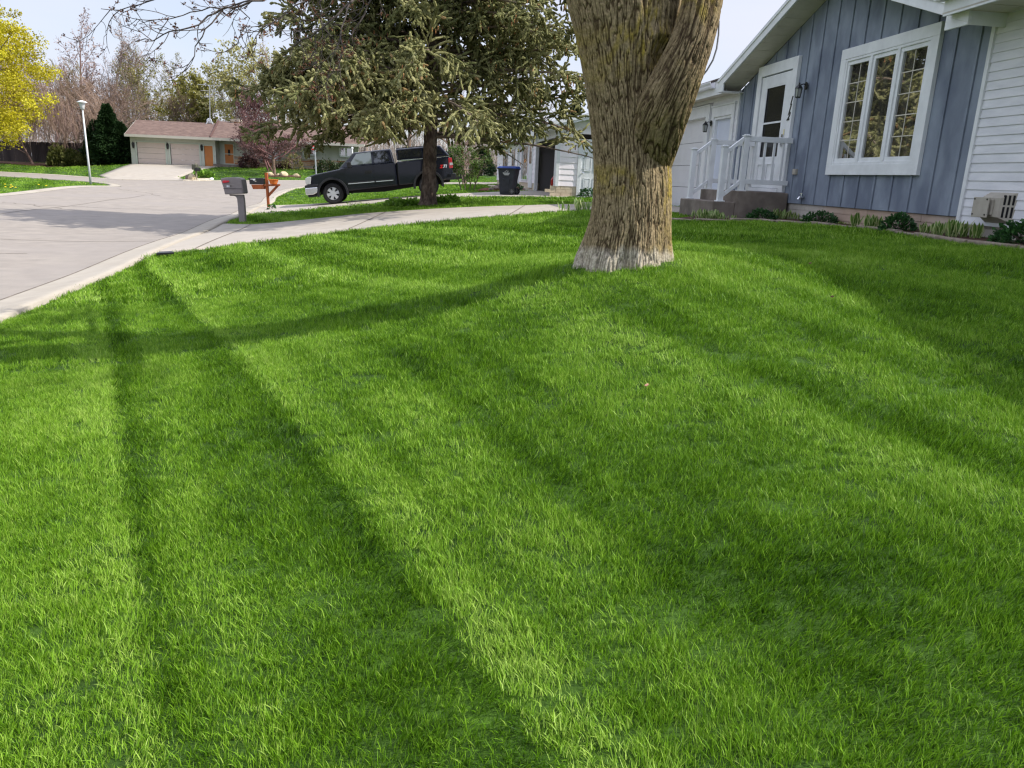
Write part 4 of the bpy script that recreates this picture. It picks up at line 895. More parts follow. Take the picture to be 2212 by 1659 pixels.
# porch: two concrete levels and white vinyl rails
zg = 1.28; zp = 1.735; z2 = 1.55
porch = thing('porch_steps', H(14.3, .6, zg), 'grey concrete front stoop with two levels and white rails below the numbered door', 'steps')
mb = MB(); hb(mb, 13.50, 15.25, .03, .93, zg-.25, zp); mb.build('landing', m_conc_st, porch, bevel=.012)
mb = MB(); hb(mb, 13.53, 15.22, .932, 1.32, zg-.25, z2); mb.build('step', m_conc_st, porch, bevel=.012)
def post(s, q, z0, z1):
    mb = MB(); w = .045; hb(mb, s-w, s+w, q-w, q+w, z0, z1-.02); hb(mb, s-w-.012, s+w+.012, q-w-.012, q+w+.012, z1-.02, z1); hb(mb, s-w+.01, s+w-.01, q-w+.01, q+w-.01, z1, z1+.012); hb(mb, s-w-.022, s+w+.022, q-w-.022, q+w+.022, z0, z0+.02)
    mb.build('post', m_white, porch, bevel=.004)
for s in (13.60, 15.10):
    post(s, .83, zp, zp+.90); post(s, 1.18, z2, z2+.90)
    for za, zc in ((zp+.80, zp+.12),):
        mb = MB(); hb(mb, s-.028, s+.028, .03, .78, za, za+.085); hb(mb, s-.028, s+.028, .03, .78, zc, zc+.075)
        for q in (.17, .33, .49, .65): hb(mb, s-.018, s+.018, q-.018, q+.018, zc+.075, za)
        # sloping flight section
        for z0_, z1_, h_ in ((zp+.80, z2+.78, .07), (zp+.10, z2+.08, .07)):
            mb.hexa([H(s-.028, .88, z0_), H(s+.028, .88, z0_), H(s+.028, 1.13, z1_), H(s-.028, 1.13, z1_), H(s-.028, .88, z0_+h_), H(s+.028, .88, z0_+h_), H(s+.028, 1.13, z1_+h_), H(s-.028, 1.13, z1_+h_)])
        for q in (.95, 1.06): hb(mb, s-.016, s+.016, q-.016, q+.016, z2+.22, z2+.86)
        mb.build('railing', m_white, porch, bevel=.003)
# bed: soil, edging stones, planting
m_mulch = mat('mulch', srgb(58, 40, 32), srgb(88, 62, 48), scale=40, rough=1, bump=1, bscale=80, dist=.02)
edge_px = [(2212+60, 541), (2212, 531), (2130, 524), (2050, 515), (1975, 504), (1900, 493), (1830, 486.5), (1750, 480), (1690, 478), (1650, 473.5), (1590, 474), (1520, 474.5), (1447, 472)]
ep = np.array([G(u, v, .04)[:2] for u, v in edge_px]); ep[0] = ep[1]+(ep[1]-ep[2])*.9
ep = np.vstack([ep[:1]+(ep[:1]-ep[1:2])*3, ep])
inner = np.array([H(s, (.0 if s < 13.5 else 1.2 if s < 15.3 else .1), 0)[:2] for s in np.linspace(np.dot(np.append(ep[0], 0)-OF, FV), 16.0, 30)])
bed, bp_ = strip('planting_bed', ep, inner, 60, 8, .03, m_mulch); tag(bed, kind='structure'); EXCL.append(bp_)
er = resample(ep, 400); ed = np.concatenate([[0], np.cumsum(np.linalg.norm(np.diff(er, axis=0), axis=1))]); r_ = np.random.default_rng(2)
m_edge = mat('edging_stone', srgb(150, 138, 124), srgb(120, 108, 96), scale=14, rough=.95, bump=.6, bscale=50)
d = 0.0; k = 0
while d < ed[-1]-.3:
    Ls = r_.uniform(.42, .66); a = er[np.searchsorted(ed, d)]; b = er[min(len(er)-1, np.searchsorted(ed, d+Ls-.02))]; c = (a+b)/2; an = math.atan2(b[1]-a[1], b[0]-a[0]); d += Ls
    if c[1] < 5.5: continue
    mb = MB(); z = T(*c); ca, sa = math.cos(an), math.sin(an); h = .045+r_.uniform(-.01, .012); hl = np.linalg.norm(b-a)/2
    mb.box((c[0], c[1], z+h/2-.02), (hl*2, .11, h+.04), an+r_.normal(0, .02)); o = mb.build('edging_stone', m_edge, bevel=.014, loc=(c[0], c[1], z)); k += 1
    o['label'] = 'x'; o['category'] = 'edging stone'; o['group'] = 'edging stones along the front bed'; o['_c'] = [float(c[0]), float(c[1])]
EDG = [o for o in bpy.data.objects if o.name.startswith('edging_stone')]
for o in EDG: o['label'] = 'weathered tan concrete edging stone in the curved border of the front bed'; del o['_c']
# bed plants
m_hosta = leafmat('hosta_leaf', [(.05, .12, .02), (.10, .20, .035), (.26, .34, .10), (.50, .54, .26)], rough=.45, trans=.3, rnd=False)
m_sedum = leafmat('sedum_leaf', [(.012, .045, .012), (.028, .09, .022), (.06, .16, .04)], rough=.4, trans=.2, rnd=False, spec=.4)
def hosta(p, n, w, h, label, seed, group='hosta clumps in the front bed'):
    r = np.random.default_rng(seed); V = []; F = []; tn = []
    for k in range(n):
        a = r.uniform(0, 6.28); q = w*math.sqrt(r.random()); b = np.array([p[0]+q*math.cos(a), p[1]+q*math.sin(a), p[2]]); hh = h*r.uniform(.6, 1.1); ta = r.uniform(0, 6.28); le = r.uniform(.08, .45)
        out = np.array([math.cos(ta), math.sin(ta), 0]); side = np.array([-math.sin(ta), math.cos(ta), 0]); ww = hh*r.uniform(.13, .2); prof = [(0, .25), (.25, .45), (.5, .95), (.75, .8), (1, .05)]; o = len(V)
        for t, f in prof:
            c = b+out*hh*le*t**1.5+np.array([0, 0, hh*t]); cup = out*ww*f*.55
            V += [c-side*ww*f+cup*.7, c-side*ww*f*.6, c, c+side*ww*f*.6, c+side*ww*f+cup*.7]
        for i in range(4):
            for j in range(4):
                F.append((o+i*5+j, o+i*5+j+1, o+(i+1)*5+j+1, o+(i+1)*5+j)); tn.append((.92 if j in (0, 3) else .38)+r.uniform(-.15, .08))
    e = thing('hosta', p, label, 'hosta', group); of = mesh_obj('leaves', np.array(V)-np.array(p), F, m_hosta); of.parent = e; setattr_f(of, 'tint', tn, 'FACE'); return e
def mound(p, rx, ry, h, label, seed, m=None, name='sedum', cat='shrub', group='leafy mounds in the front bed', n=900, lsz=.045):
    r = np.random.default_rng(seed); th = r.uniform(0, 6.28, n); ph = np.arccos(r.uniform(0, 1, n)); rad = r.uniform(.55, 1.02, n)**.5
    lump = 1+.12*np.sin(th*5+seed)+.08*np.sin(th*9)*np.sin(ph*6)
    pts = np.stack([p[0]+rx*rad*lump*np.sin(ph)*np.cos(th), p[1]+ry*rad*lump*np.sin(ph)*np.sin(th), p[2]+h*rad*lump*np.cos(ph)], 1); d = pts-np.array(p); d /= np.linalg.norm(d, axis=1, keepdims=True)+1e-9
    V, F = leafquads(pts, lsz, r, .35, .85, dirs=d)
    e = thing(name, p, label, cat, group); o = mesh_obj('leaves', V-np.array(p), F, m or m_sedum); o.parent = e; setattr_f(o, 'tint', np.clip(r.uniform(.1, .7, n)+.3*(rad > .95), 0, 1), 'FACE')
    st = MB()
    for k in range(12): a = r.uniform(0, 6.28); st.tube([np.array(p), np.array(p)+np.array([rx*.6*math.cos(a), ry*.6*math.sin(a), h*.6])], .006, 4)
    s_ = st.build('stems', m_twig, e); return e
def bedp(u, v): p = G(u, v, .03); return (p[0], p[1], p[2]-.01)
for i, (u, v, n, w, h, lab) in enumerate([
    (1497, 470, 7, .09, .20, 'small sparse pale hosta shoots beside the garage walk'),
    (1521, 472, 30, .20, .20, 'dense pale green hosta clump in front of the concrete stoop'), (1545, 472, 26, .20, .17, 'low pale hosta clump in the bed just right of the densest one by the stoop'),
    (1568, 474, 14, .18, .11, 'tiny brownish hosta sprouts at the foot of the stoop side'), (1685, 472, 22, .16, .20, 'broad leaved hosta between two dark mounds, left of its pair'), (1716, 473, 20, .13, .17, 'hosta clump by the brick, right beside the broad leaved one'),
    (1848, 489, 9, .07, .23, 'slim upright hosta with few tall leaves under the picture window'), (1880, 492, 26, .14, .21, 'hosta clump touching the middle dark mound, below the window edge'), (2005, 505, 20, .10, .19, 'variegated hosta clump left in the row of three below the white corner'),
    (2030, 508, 20, .10, .19, 'variegated hosta clump centre in the row of three below the white corner'), (2063, 511, 24, .11, .23, 'tallest variegated hosta clump below the white house corner'), (2107, 514, 10, .06, .20, 'lone narrow hosta tuft beneath the metal vent hood')]):
    hosta(bedp(u, v), n, w, h*.82, lab, 50+i)
for i, (u, v, rx, h, lab, n) in enumerate([(1645, 473, .26, .17, 'dark green leafy mound beside the stoop', 700), (1771, 481, .29, .18, 'dark leafy mound between hostas, left of the picture window', 800),
    (1940, 498, .24, .22, 'rounded dark leafy mound below the right edge of the picture window', 800), (2215, 527, .36, .24, 'largest dark leafy mound at the corner below the vent hood', 1500)]):
    mound(bedp(u, v), rx*.85, rx*.7, h*.9, lab, 80+i, n=n, lsz=.036)
def rock(p, s, label, seed, m, group='stones by the garage corner', cat='rock'):
    bpy_me = bpy.data.meshes.new('rock'); import bmesh
    bm = bmesh.new(); bmesh.ops.create_icosphere(bm, subdivisions=3, radius=1); r = np.random.default_rng(seed); dirs = r.normal(0, 1, (7, 3)); dirs /= np.linalg.norm(dirs, axis=1, keepdims=True)
    for v in bm.verts:
        c = np.array(v.co); f = 1-.28*np.clip((dirs@c-.55), 0, 1).sum()+.05*math.sin(c[0]*7+seed)*math.cos(c[1]*6); v.co = Vector(c*f*np.array(s))
    bm.to_mesh(bpy_me); bm.free(); bpy_me.materials.append(m); o = bpy.data.objects.new('rock', bpy_me); COL.objects.link(o); o.location = (p[0], p[1], p[2]+s[2]*.45); o.rotation_euler = (0, 0, seed)
    return tag(o, label, cat, group)
m_rock = mat('fieldstone', srgb(140, 126, 114), srgb(104, 92, 84), scale=3, rough=.95, bump=.8, bscale=9, dist=.04)
rock(G(1507, 457), (.24, .18, .17), 'brown angular fieldstone beside the stoop and garage door', 1, m_rock); rock(G(1488, 459), (.16, .12, .09), 'low flat fieldstone left of the bigger brown stone at the garage', 2, m_rock); rock(G(1523, 461), (.17, .13, .08), 'dark squat fieldstone against the front corner of the stoop', 3, m_rock)
# ------------------------------------------------------------------ neighbour's white house
OF2 = np.array([5.12, 0, 0.]); ZN = 1.15
def N2(s, q, z): return OF2+FV*s+QV*q+np.array([0, 0, z])
def nb(mb, s0, s1, q0, q1, z0, z1, mi=0):
    return mb.hexa([N2(s0, q0, z0), N2(s1, q0, z0), N2(s1, q1, z0), N2(s0, q1, z0), N2(s0, q0, z1), N2(s1, q0, z1), N2(s1, q1, z1), N2(s0, q1, z1)], mi)
nh = thing('white_house', N2(31, 0, ZN), 'white wide lap sided house with open garage behind the spruce and trash bin', 'house')
m_wlap = mat('white_wide_lap', srgb(244, 236, 240), srgb(234, 226, 231), scale=2, rough=.55)
m_block = mat('cream_block', srgb(206, 192, 168), srgb(184, 170, 148), scale=5, rough=.9, bump=.4, bscale=30)
S0 = 30.75; ZT = 3.62; gsl = .26
mb = MB(); nb(mb, S0, S0+.2, -9, 0, ZN-.4, ZN+.40); nb(mb, S0+.2, 31.0, -.2, 0, ZN-.4, ZN+.40)
for k in range(3): 
    for j in range(24): nb(mb, S0-.012, S0, -9+j*.4+.01+.2*(k % 2), -9+j*.4+.385+.2*(k % 2) if -9+j*.4+.385+.2*(k % 2) < 0 else 0, ZN+.02+k*.128, ZN+.02+k*.128+.118)
mb.build('foundation', m_block, nh)
# end wall facing the driveway
mb = MB(); z = ZN+.40
def zr(q): return ZT+.10+gsl*min(-q, 9+q)
dq0, dq1 = -1.83, -.93
while z < ZT+.10:
    zt = min(z+.215, ZT+.10)
    for a, b in ((-9, dq0-.12), (dq1+.12, 0)) if z < 3.28 else ((-9, 0),):
        mb.hexa([N2(S0+.1, a, z), N2(S0-.024, a, z), N2(S0-.024, b, z), N2(S0+.1, b, z), N2(S0+.1, a, zt), N2(S0-.008, a, zt), N2(S0-.008, b, zt), N2(S0+.1, b, zt)])
    z = zt
while z < ZT+1.2:
    zt = z+.215; w = (z-ZT-.10)/gsl; a, b = -9+w, -w
    if a < b: mb.hexa([N2(S0+.1, a, z), N2(S0-.028, a, z), N2(S0-.028, b, z), N2(S0+.1, b, z), N2(S0+.1, a+.8, zt), N2(S0-.004, a+.8, zt), N2(S0-.004, b-.8, zt), N2(S0+.1, b-.8, zt)])
    z = zt
nb(mb, S0+.02, S0+.1, dq0, dq1, ZN+.4, 3.3) if False else None
mb.build('end_wall', m_wlap, nh)
mb = MB(); nb(mb, S0-.05, S0+.02, -.10, .02, ZN+.38, ZT+.05); nb(mb, S0+.02, S0+.3, -.02, .02, ZN+.38, ZT+.05); mb.build('corner_board', m_white, nh)
# side door, six panels
mb = MB(); nb(mb, S0-.05, S0+.05, dq0-.12, dq0, ZN, 3.30); nb(mb, S0-.05, S0+.05, dq1, dq1+.12, ZN, 3.30); nb(mb, S0-.05, S0+.05, dq0, dq1, 3.19, 3.30); mb.build('door_frame', m_white, nh)
mb = MB(); nb(mb, S0-.02, S0+.05, dq0, dq1, ZN+.01, 3.19)
for a, b in ((dq0+.13, dq0+.40), (dq0+.50, dq0+.77)):
    for c, d in ((.15, .72), (.98, 1.55), (1.68, 1.92)):
        for (p, q_, r1, r2) in ((a, b, c, c+.02), (a, b, d-.02, d), (a, a+.02, c, d), (b-.02, b, c, d)): nb(mb, S0-.036, S0-.02, p, q_, ZN+r1, ZN+r2)
        nb(mb, S0-.03, S0-.02, a+.06, b-.06, ZN+c+.06, ZN+d-.06)
sd2 = mb.build('side_door', m_white, nh)
mb = MB(); mb.lathe(N2(S0-.06, dq1-.09, ZN+.92), [(.02, -.03), (.035, -.01), (.03, .02)], 10); mb.build('handle', m_chrome, sd2); mb = MB(); mb.lathe(N2(S0-.04, dq1-.09, ZN+1.08), [(.022, -.012), (.022, .01)], 10); mb.build('deadbolt', m_chrome, sd2)
# roof
mb = MB()
for a, b, c in ((0.35, -4.5, 1), (-9.35, -4.5, -1)):
    za = zr(0)-.35*gsl; zp_ = ZT+.10+gsl*4.5
    mb.prism([N2(S0-.45, a, za+.16), N2(S0-.45, b, zp_+.16), N2(S0-.45, b, zp_+.22), N2(S0-.45, a, za+.22)], FV*26)
mb.build('roof', m_shingle, nh)
mb = MB()
for a, b in ((0.35, -4.5), (-9.35, -4.5)):
    za = zr(0)-.35*gsl; zp_ = ZT+.10+gsl*4.5
    mb.prism([N2(S0-.45, a, za), N2(S0-.45, b, zp_), N2(S0-.45, b, zp_+.10), N2(S0-.45, a, za+.10)], FV*.03)
    mb.prism([N2(S0-.48, a, za+.085), N2(S0-.48, b, zp_+.085), N2(S0-.48, b, zp_+.21), N2(S0-.48, a, za+.21)], FV*.03)
    mb.prism([N2(S0-.42, a, za-.002), N2(S0-.42, b, zp_-.002), N2(S0-.42, b, zp_+.01), N2(S0-.42, a, za+.01)], FV*.42)
mb.build('rake_fascia', m_white, nh)
mb = MB(); nb(mb, S0-.4, 56, .33, .36, ZT-.06, ZT+.16); nb(mb, S0-.4, 56, 0, .33, ZT-.02, ZT-.005); mb.build('eave_fascia', m_white, nh)
# street front: open garage, then lap wall with windows
mb = MB(); nb(mb, 31.1, 36.4, -.12, .0, 3.35, ZT); nb(mb, 36.4, 36.6, -.12, .02, ZN, ZT); nb(mb, 31.0, 31.15, -.12, .03, ZN+.38, 3.35); mb.build('garage_header', m_white, nh)
mb = MB(); z = ZN+.42
while z < ZT:
    zt = min(z+.215, ZT); mb.hexa([N2(36.6, -.1, z), N2(55, -.1, z), N2(55, .028, z), N2(36.6, .028, z), N2(36.6, -.1, zt), N2(55, -.1, zt), N2(55, .004, zt), N2(36.6, .004, zt)]); z = zt
mb.build('front_wall', m_wlap, nh)
mb = MB(); nb(mb, 36.6, 55, -.2, -.01, ZN-.4, ZN+.42); mb.build('front_foundation', m_block, nh)
mb = MB()
nb(mb, S0+.3, 36.6, -7, -6.8, ZN, ZT); nb(mb, 36.62, 36.8, -7, -.15, ZN, ZT); nb(mb, S0+.2, 36.6, -7, -.1, ZT-.05, ZT-.02)
mb.build('garage_interior', mat('garage_lining', srgb(120, 118, 122), rough=.9), nh)
fl = MB(); nb(fl, 31.0, 36.6, -7, .3, ZN-.1, ZN+.015); fl.build('garage_floor', m_drive, nh)
def nwin(s0, s1, z0, z1, muntn=0):
    mb = MB(); w = .07
    nb(mb, s0, s1, .0, .05, z0, z0+w); nb(mb, s0, s1, 0, .05, z1-w, z1); nb(mb, s0, s0+w, 0, .05, z0, z1); nb(mb, s1-w, s1, 0, .05, z0, z1)
    for k in range(muntn): m_ = s0+(s1-s0)*(k+1)/(muntn+1); nb(mb, m_-.03, m_+.03, 0, .045, z0, z1)
    o = mb.build('window', m_white, nh); g_ = MB(); nb(g_, s0+.03, s1-.03, .005, .034, z0+.03, z1-.03); g_.build('pane', m_paneg, o)
nwin(44.3, 46.0, ZN+.9, ZN+2.2, 1); nwin(42.6, 43.2, ZN+.35, ZN+2.25, 1); nwin(39.0, 41.4, ZN+.5, ZN+2.2, 2); nwin(48, 51, ZN+.9, ZN+2.2, 2)
mb = MB(); nb(mb, 37.3, 38.5, .0, .05, ZN+.2, ZN+2.35); fd_ = mb.build('front_door', m_white, nh); mb = MB(); nb(mb, 37.5, 38.3, .05, .06, ZN+1.3, ZN+2.1); mb.build('pane', m_paneg, fd_)
mb = MB(); nb(mb, 41.6, 44.2, .03, 1.5, ZN-.2, ZN+.18); mb.build('stoop', m_block, nh)
mb = MB(); mb.tube([N2(41.75, .1, ZN+.25), N2(41.75, .1, ZT-.1), N2(41.75, .3, ZT)], .04, 6); mb.build('downspout', m_white, nh)
# things in the open garage
m_red = mat('red_plastic', srgb(186, 34, 22), srgb(160, 26, 18), scale=5, rough=.4, coat=.3)
def qpos(s, q): p = N2(s, q, ZN+.02); return p
p = qpos(33.1, -.75); mow = thing('riding_mower', p, 'red riding mower with rounded hood parked inside the open garage', 'lawn mower')
mb = MB(); prf = [(-.55, .25), (-.55, .60), (-.42, .78), (-.1, .86), (.15, .84), (.2, .55), (.2, .25)]
mb.prism([(p[0]+a, p[1]-.3, p[2]+b) for a, b in prf], (0, .6, 0)); mb.build('hood', m_red, mow, bevel=.06)
mb = MB(); mb.prism([(p[0]+a, p[1]-.35, p[2]+b) for a, b in [(.2, .3), (.2, .5), (1.0, .55), (1.15, .75), (1.2, .3)]], (0, .7, 0)); mb.build('fender', m_red, mow, bevel=.04)
mb = MB(); mb.prism([(p[0]+a, p[1]-.2, p[2]+b) for a, b in [(.55, .55), (.6, .68), (.95, .7), (1.05, 1.05), (1.15, 1.05), (1.08, .55)]], (0, .4, 0)); mb.build('seat', m_black, mow, bevel=.04)
for (dx, dy, r0) in ((-.38, -.42, .19), (-.38, .42, .19), (.85, -.46, .27), (.85, .46, .27)):
    mb = MB(); mb.lathe((p[0]+dx, p[1]+dy, p[2]+r0), [(r0*.5, -.08), (r0*.92, -.08), (r0, -.04), (r0, .04), (r0*.92, .08), (r0*.5, .08)], 18, axis='y'); mb.build('wheel', m_black, mow)
mb = MB(); mb.tube([(p[0]+.25, p[1], p[2]+.8), (p[0]+.42, p[1], p[2]+1.0)], .02, 6); mb.lathe((p[0]+.42, p[1], p[2]+1.0), [(.16, 0), (.18, .02), (.16, .035), (.14, .02)], 16, cap=False); mb.build('steering_wheel', m_black, mow)
p = qpos(31.85, -.55); ch = thing('red_folding_chair', p, 'red folded lawn chair leaning at the near side of the open garage', 'chair')
mb = MB(); mb.box((p[0], p[1], p[2]+1.0), (.5, .04, .55), .3); mb.build('back', m_red, ch, bevel=.02)
mb = MB(); mb.box((p[0]-.02, p[1]-.06, p[2]+.55), (.48, .05, .3), .3); mb.build('seat', m_red, ch, bevel=.02)
for dx in (-.22, .22): mb = MB(); mb.tube([(p[0]+dx, p[1]-.05, p[2]), (p[0]+dx, p[1]+.02, p[2]+1.25)], .015, 6); mb.build('leg', m_chrome, ch)
p = qpos(34.2, -.5); bk = thing('white_bucket', p, 'white plastic bucket standing on the garage floor behind the bin', 'bucket'); mb = MB(); mb.lathe(p, [(.12, 0), (.15, .36), (.16, .37), (.14, .37), (.11, .02)], 16); mb.build('pail', m_white, bk); mb = MB(); mb.tube([(p[0]-.15, p[1], p[2]+.34), (p[0]-.1, p[1]-.1, p[2]+.24), (p[0]+.1, p[1]-.1, p[2]+.24), (p[0]+.15, p[1], p[2]+.34)], .006, 5); mb.build('handle', m_chrome, bk)
p = qpos(34.6, -1.2); cb = thing('storage_cabinet', p, 'pale grey cabinet with an open dark front inside the garage', 'cabinet'); mb = MB(); mb.box((p[0]+.3, p[1]+.3, p[2]+.55), (.75, .5, 1.1)); mb.build('body', mat('cab_grey', srgb(170, 168, 168), rough=.6), cb); mb = MB(); mb.box((p[0]+.3, p[1]+.035, p[2]+.45), (.62, .02, .75)); mb.build('opening', m_dark, cb)
# trash cart
bp0 = N2(31.55, 1.75, T(*N2(31.55, 1.75, 0)[:2])+.04); binr = thing('trash_cart', bp0, 'dark grey wheeled trash cart with blue lid and white print before the open garage', 'trash bin')
m_bin = mat('cart_grey', srgb(46, 49, 56), srgb(56, 58, 66), scale=6, rough=.5); m_blue = mat('cart_lid_blue', srgb(40, 66, 136), srgb(34, 58, 120), scale=4, rough=.45)
a = math.radians(-18); Rz = np.array([[math.cos(a), -math.sin(a), 0], [math.sin(a), math.cos(a), 0], [0, 0, 1]])
def bl(x, y, z): return bp0+Rz @ np.array([x, y, z])
mb = MB(); mb.hexa([bl(-.24, -.27, .0), bl(.22, -.27, .0), bl(.22, .27, .0), bl(-.24, .27, .0), bl(-.33, -.31, .98), bl(.36, -.31, .98), bl(.36, .31, .98), bl(-.33, .31, .98)]); mb.hexa([bl(-.36, -.335, .94), bl(.39, -.335, .94), bl(.39, .335, .94), bl(-.36, .335, .94), bl(-.36, -.335, .985), bl(.39, -.335, .985), bl(.39, .335, .985), bl(-.36, .335, .985)])
mb.hexa([bl(-.10, -.285, .08), bl(.12, -.285, .08), bl(.12, -.2, .08), bl(-.10, -.2, .08), bl(-.14, -.325, .6), bl(.17, -.325, .6), bl(.17, -.2, .6), bl(-.14, -.2, .6)])
mb.build('body', m_bin, binr, bevel=.02)
mb = MB(); mb.hexa([bl(-.39, -.345, .985), bl(.41, -.345, .985), bl(.41, .345, .985), bl(-.39, .345, .985), bl(-.30, -.28, 1.055), bl(.36, -.28, 1.075), bl(.36, .28, 1.075), bl(-.30, .28, 1.055)]); mb.build('lid', m_blue, binr, bevel=.015)
for y in (-.30, .30):
    mb = MB(); c = bl(.27, y, .13); n = 16; th = np.arange(n)*2*math.pi/n; mb.prism([c+Rz @ np.array([.13*math.cos(t), -.03, .13*math.sin(t)]) for t in th], Rz @ np.array([0, .06, 0])); wl = mb.build('wheel', m_black, binr, bevel=.01)
    mb = MB()
    for t in th[::2]: mb.tube([c+Rz @ np.array([0, -.032, 0]), c+Rz @ np.array([.1*math.cos(t), -.032, .1*math.sin(t)])], .008, 4)
    mb.build('spokes', mat('wheel_grey', srgb(120, 120, 122)), wl)
mb = MB(); yy = -.322
for i, (x0, x1, z0, z1, h) in enumerate([(-.05, .02, .84, .90, .014), (-.02, .06, .86, .92, .014), (.05, .11, .83, .90, .014)]): mb.hexa([bl(x0, yy-.003, z0), bl(x1, yy-.003, z1-h), bl(x1, yy+.02, z1-h), bl(x0, yy+.02, z0), bl(x0, yy-.003, z0+h), bl(x1, yy-.003, z1), bl(x1, yy+.02, z1), bl(x0, yy+.02, z0+h)])
for (x0, x1, z) in ((-.12, .16, .80), (-.10, .14, .765), (-.06, .11, .73)): mb.hexa([bl(x0, yy-.002, z), bl(x1, yy-.002, z), bl(x1, yy+.03, z), bl(x0, yy+.03, z), bl(x0, yy-.002, z+.018), bl(x1, yy-.002, z+.018), bl(x1, yy+.03, z+.018), bl(x0, yy+.03, z+.018)])
mb.build('printed_emblem', m_white, binr)
# flower bed bits beside the neighbour's path
bs, bpq = strip('mulch_bed', [N2(38, .2, 0), N2(37, .9, 0), N2(36.2, 1.0, 0)], [N2(41, .1, 0), N2(40.5, 2.0, 0), N2(37.8, 2.6, 0)], 12, 6, .04, mat('red_mulch', srgb(120, 66, 40), srgb(80, 46, 32), scale=12, rough=1)); tag(bs, kind='structure'); EXCL.append(bpq)
def np_(s, q): p = N2(s, q, 0); return (p[0], p[1], T(p[0], p[1])+.03)
rock(np_(38.0, 1.6), (.22, .18, .13), 'grey weathered stone on the red mulch beside the trash cart', 11, m_rock, 'stones in the mulch bed'); rock(np_(37.2, 1.9), (.16, .14, .10), 'small brown stone on the red mulch nearest the path', 12, m_rock, 'stones in the mulch bed'); rock(np_(39.4, 1.4), (.18, .16, .14), 'dark stone at the back of the mulch bed by the stoop', 13, m_rock, 'stones in the mulch bed')
mound(np_(37.6, .9), .5, .35, .35, 'leafy green plant on the mulch behind the trash cart', 99, m=m_sedum, name='garden_plant', cat='plant', group=None, n=300, lsz=.09)

# ------------------------------------------------------------------ far ranch house (front faces the camera)
YH = 70.0
def hx(zx, zy, Y=YH): return P(230.4+.14385*zx, 241.4+.14385*zy, Y)
m_sage = mat('sage_siding', srgb(192, 194, 182), srgb(182, 184, 172), scale=2, rough=.7); m_tan = mat('taupe_garage_door', srgb(206, 190, 180), srgb(198, 182, 172), scale=.6, rough=.6)
m_ored = mat('orange_door', srgb(190, 122, 66), srgb(178, 110, 58), scale=1, rough=.55); m_rroof = mat('brown_shingles', srgb(108, 88, 80), srgb(82, 66, 62), scale=7, rough=.95, stretch=(1, 1.6, 4), c3=srgb(122, 102, 92), s3=2, detail=8, bump=.5, bscale=20, dist=.02)
m_trimt = mat('tan_trim', srgb(196, 190, 176), rough=.6); m_sagetrim = mat('pale_sage_trim', srgb(186, 194, 180), rough=.6)
zf_ = hx(700, 790)[2]; fh = thing('ranch_house', (hx(700, 790)[0], YH, zf_), 'far low ranch house with brown shingle roof, two taupe garage doors and orange doors', 'house')
def bx(mb, x0, x1, y0, y1, z0, z1): return mb.box(((x0+x1)/2, (y0+y1)/2, (z0+z1)/2), (abs(x1-x0), abs(y1-y0), abs(z1-z0)))
xw0 = hx(365, 600)[0]; xg1 = hx(1612, 600)[0]; xr0 = hx(1640, 620)[0]; xe = hx(1866, 640)[0]; xend = P(770, 335, YH)[0]
ze = hx(1000, 395)[2]; zfd = zf_
g1 = (hx(447, 460)[0], hx(888, 640)[0]); g2 = (hx(962, 640)[0], hx(1396, 640)[0]); dr1 = (hx(1468, 640)[0], hx(1598, 640)[0]); zgt = hx(660, 458)[2]; zdt = hx(1530, 512)[2]
mb = MB()
for a, b, t in ((xw0, g1[0], 0), (g1[1], g2[0], 0), (g2[1], dr1[0], 0), (dr1[1], xr0, 0)):
    z = zfd-.3
    while z < ze: mb.hexa([(a, YH-.02, z), (b, YH-.02, z), (b, YH+.1, z), (a, YH+.1, z), (a, YH, z+.12), (b, YH, z+.12), (b, YH+.1, z+.12), (a, YH+.1, z+.12)]); z += .12
for (a, b), t in ((g1, zgt), (g2, zgt), (dr1, zdt)):
    bx(mb, a, b, YH, YH+.1, t, ze)
mb.build('garage_wall', m_sage, fh)
mb = MB(); bx(mb, xw0, xw0+.1, YH+.1, YH+9, zfd-.5, ze); mb.build('side_wall', m_sage, fh)
for a, b in (g1, g2):
    mb = MB(); n = 4; hgt = zgt-zfd
    for k in range(n):
        bx(mb, a+.02, b-.02, YH+.05, YH+.09, zfd+hgt*k/n+.01, zfd+hgt*(k+1)/n-.006)
        for j in range(4):
            w = (b-a-.1)/4; x0 = a+.05+j*w; 
            if k < n: bx(mb, x0+.08, x0+w-.08, YH+.046, YH+.05, zfd+hgt*k/n+.12, zfd+hgt*(k+1)/n-.12)
    go = mb.build('garage_door', m_tan, fh); mb = MB(); bx(mb, a-.12, a, YH-.05, YH+.05, zfd, zgt+.05); bx(mb, b, b+.12, YH-.05, YH+.05, zfd, zgt+.05); bx(mb, a, b, YH-.05, YH+.05, zgt-.02, zgt+.06); mb.build('frame', m_sagetrim, go)
mb = MB(); bx(mb, dr1[0], dr1[1], YH+.03, YH+.08, zfd, zdt); do = mb.build('orange_door', m_ored, fh); mb = MB(); mb.lathe((dr1[0]+.12, YH, zfd+1.0), [(.02, -.03), (.04, 0), (.02, .03)], 8, axis='y'); mb.build('handle', m_chrome, do)
mb = MB(); bx(mb, dr1[0]-.08, dr1[0], YH-.04, YH+.05, zfd, zdt+.08); bx(mb, dr1[1], dr1[1]+.08, YH-.04, YH+.05, zfd, zdt+.08); bx(mb, dr1[0], dr1[1], YH-.04, YH+.05, zdt, zdt+.08); mb.build('frame', m_sagetrim, do)
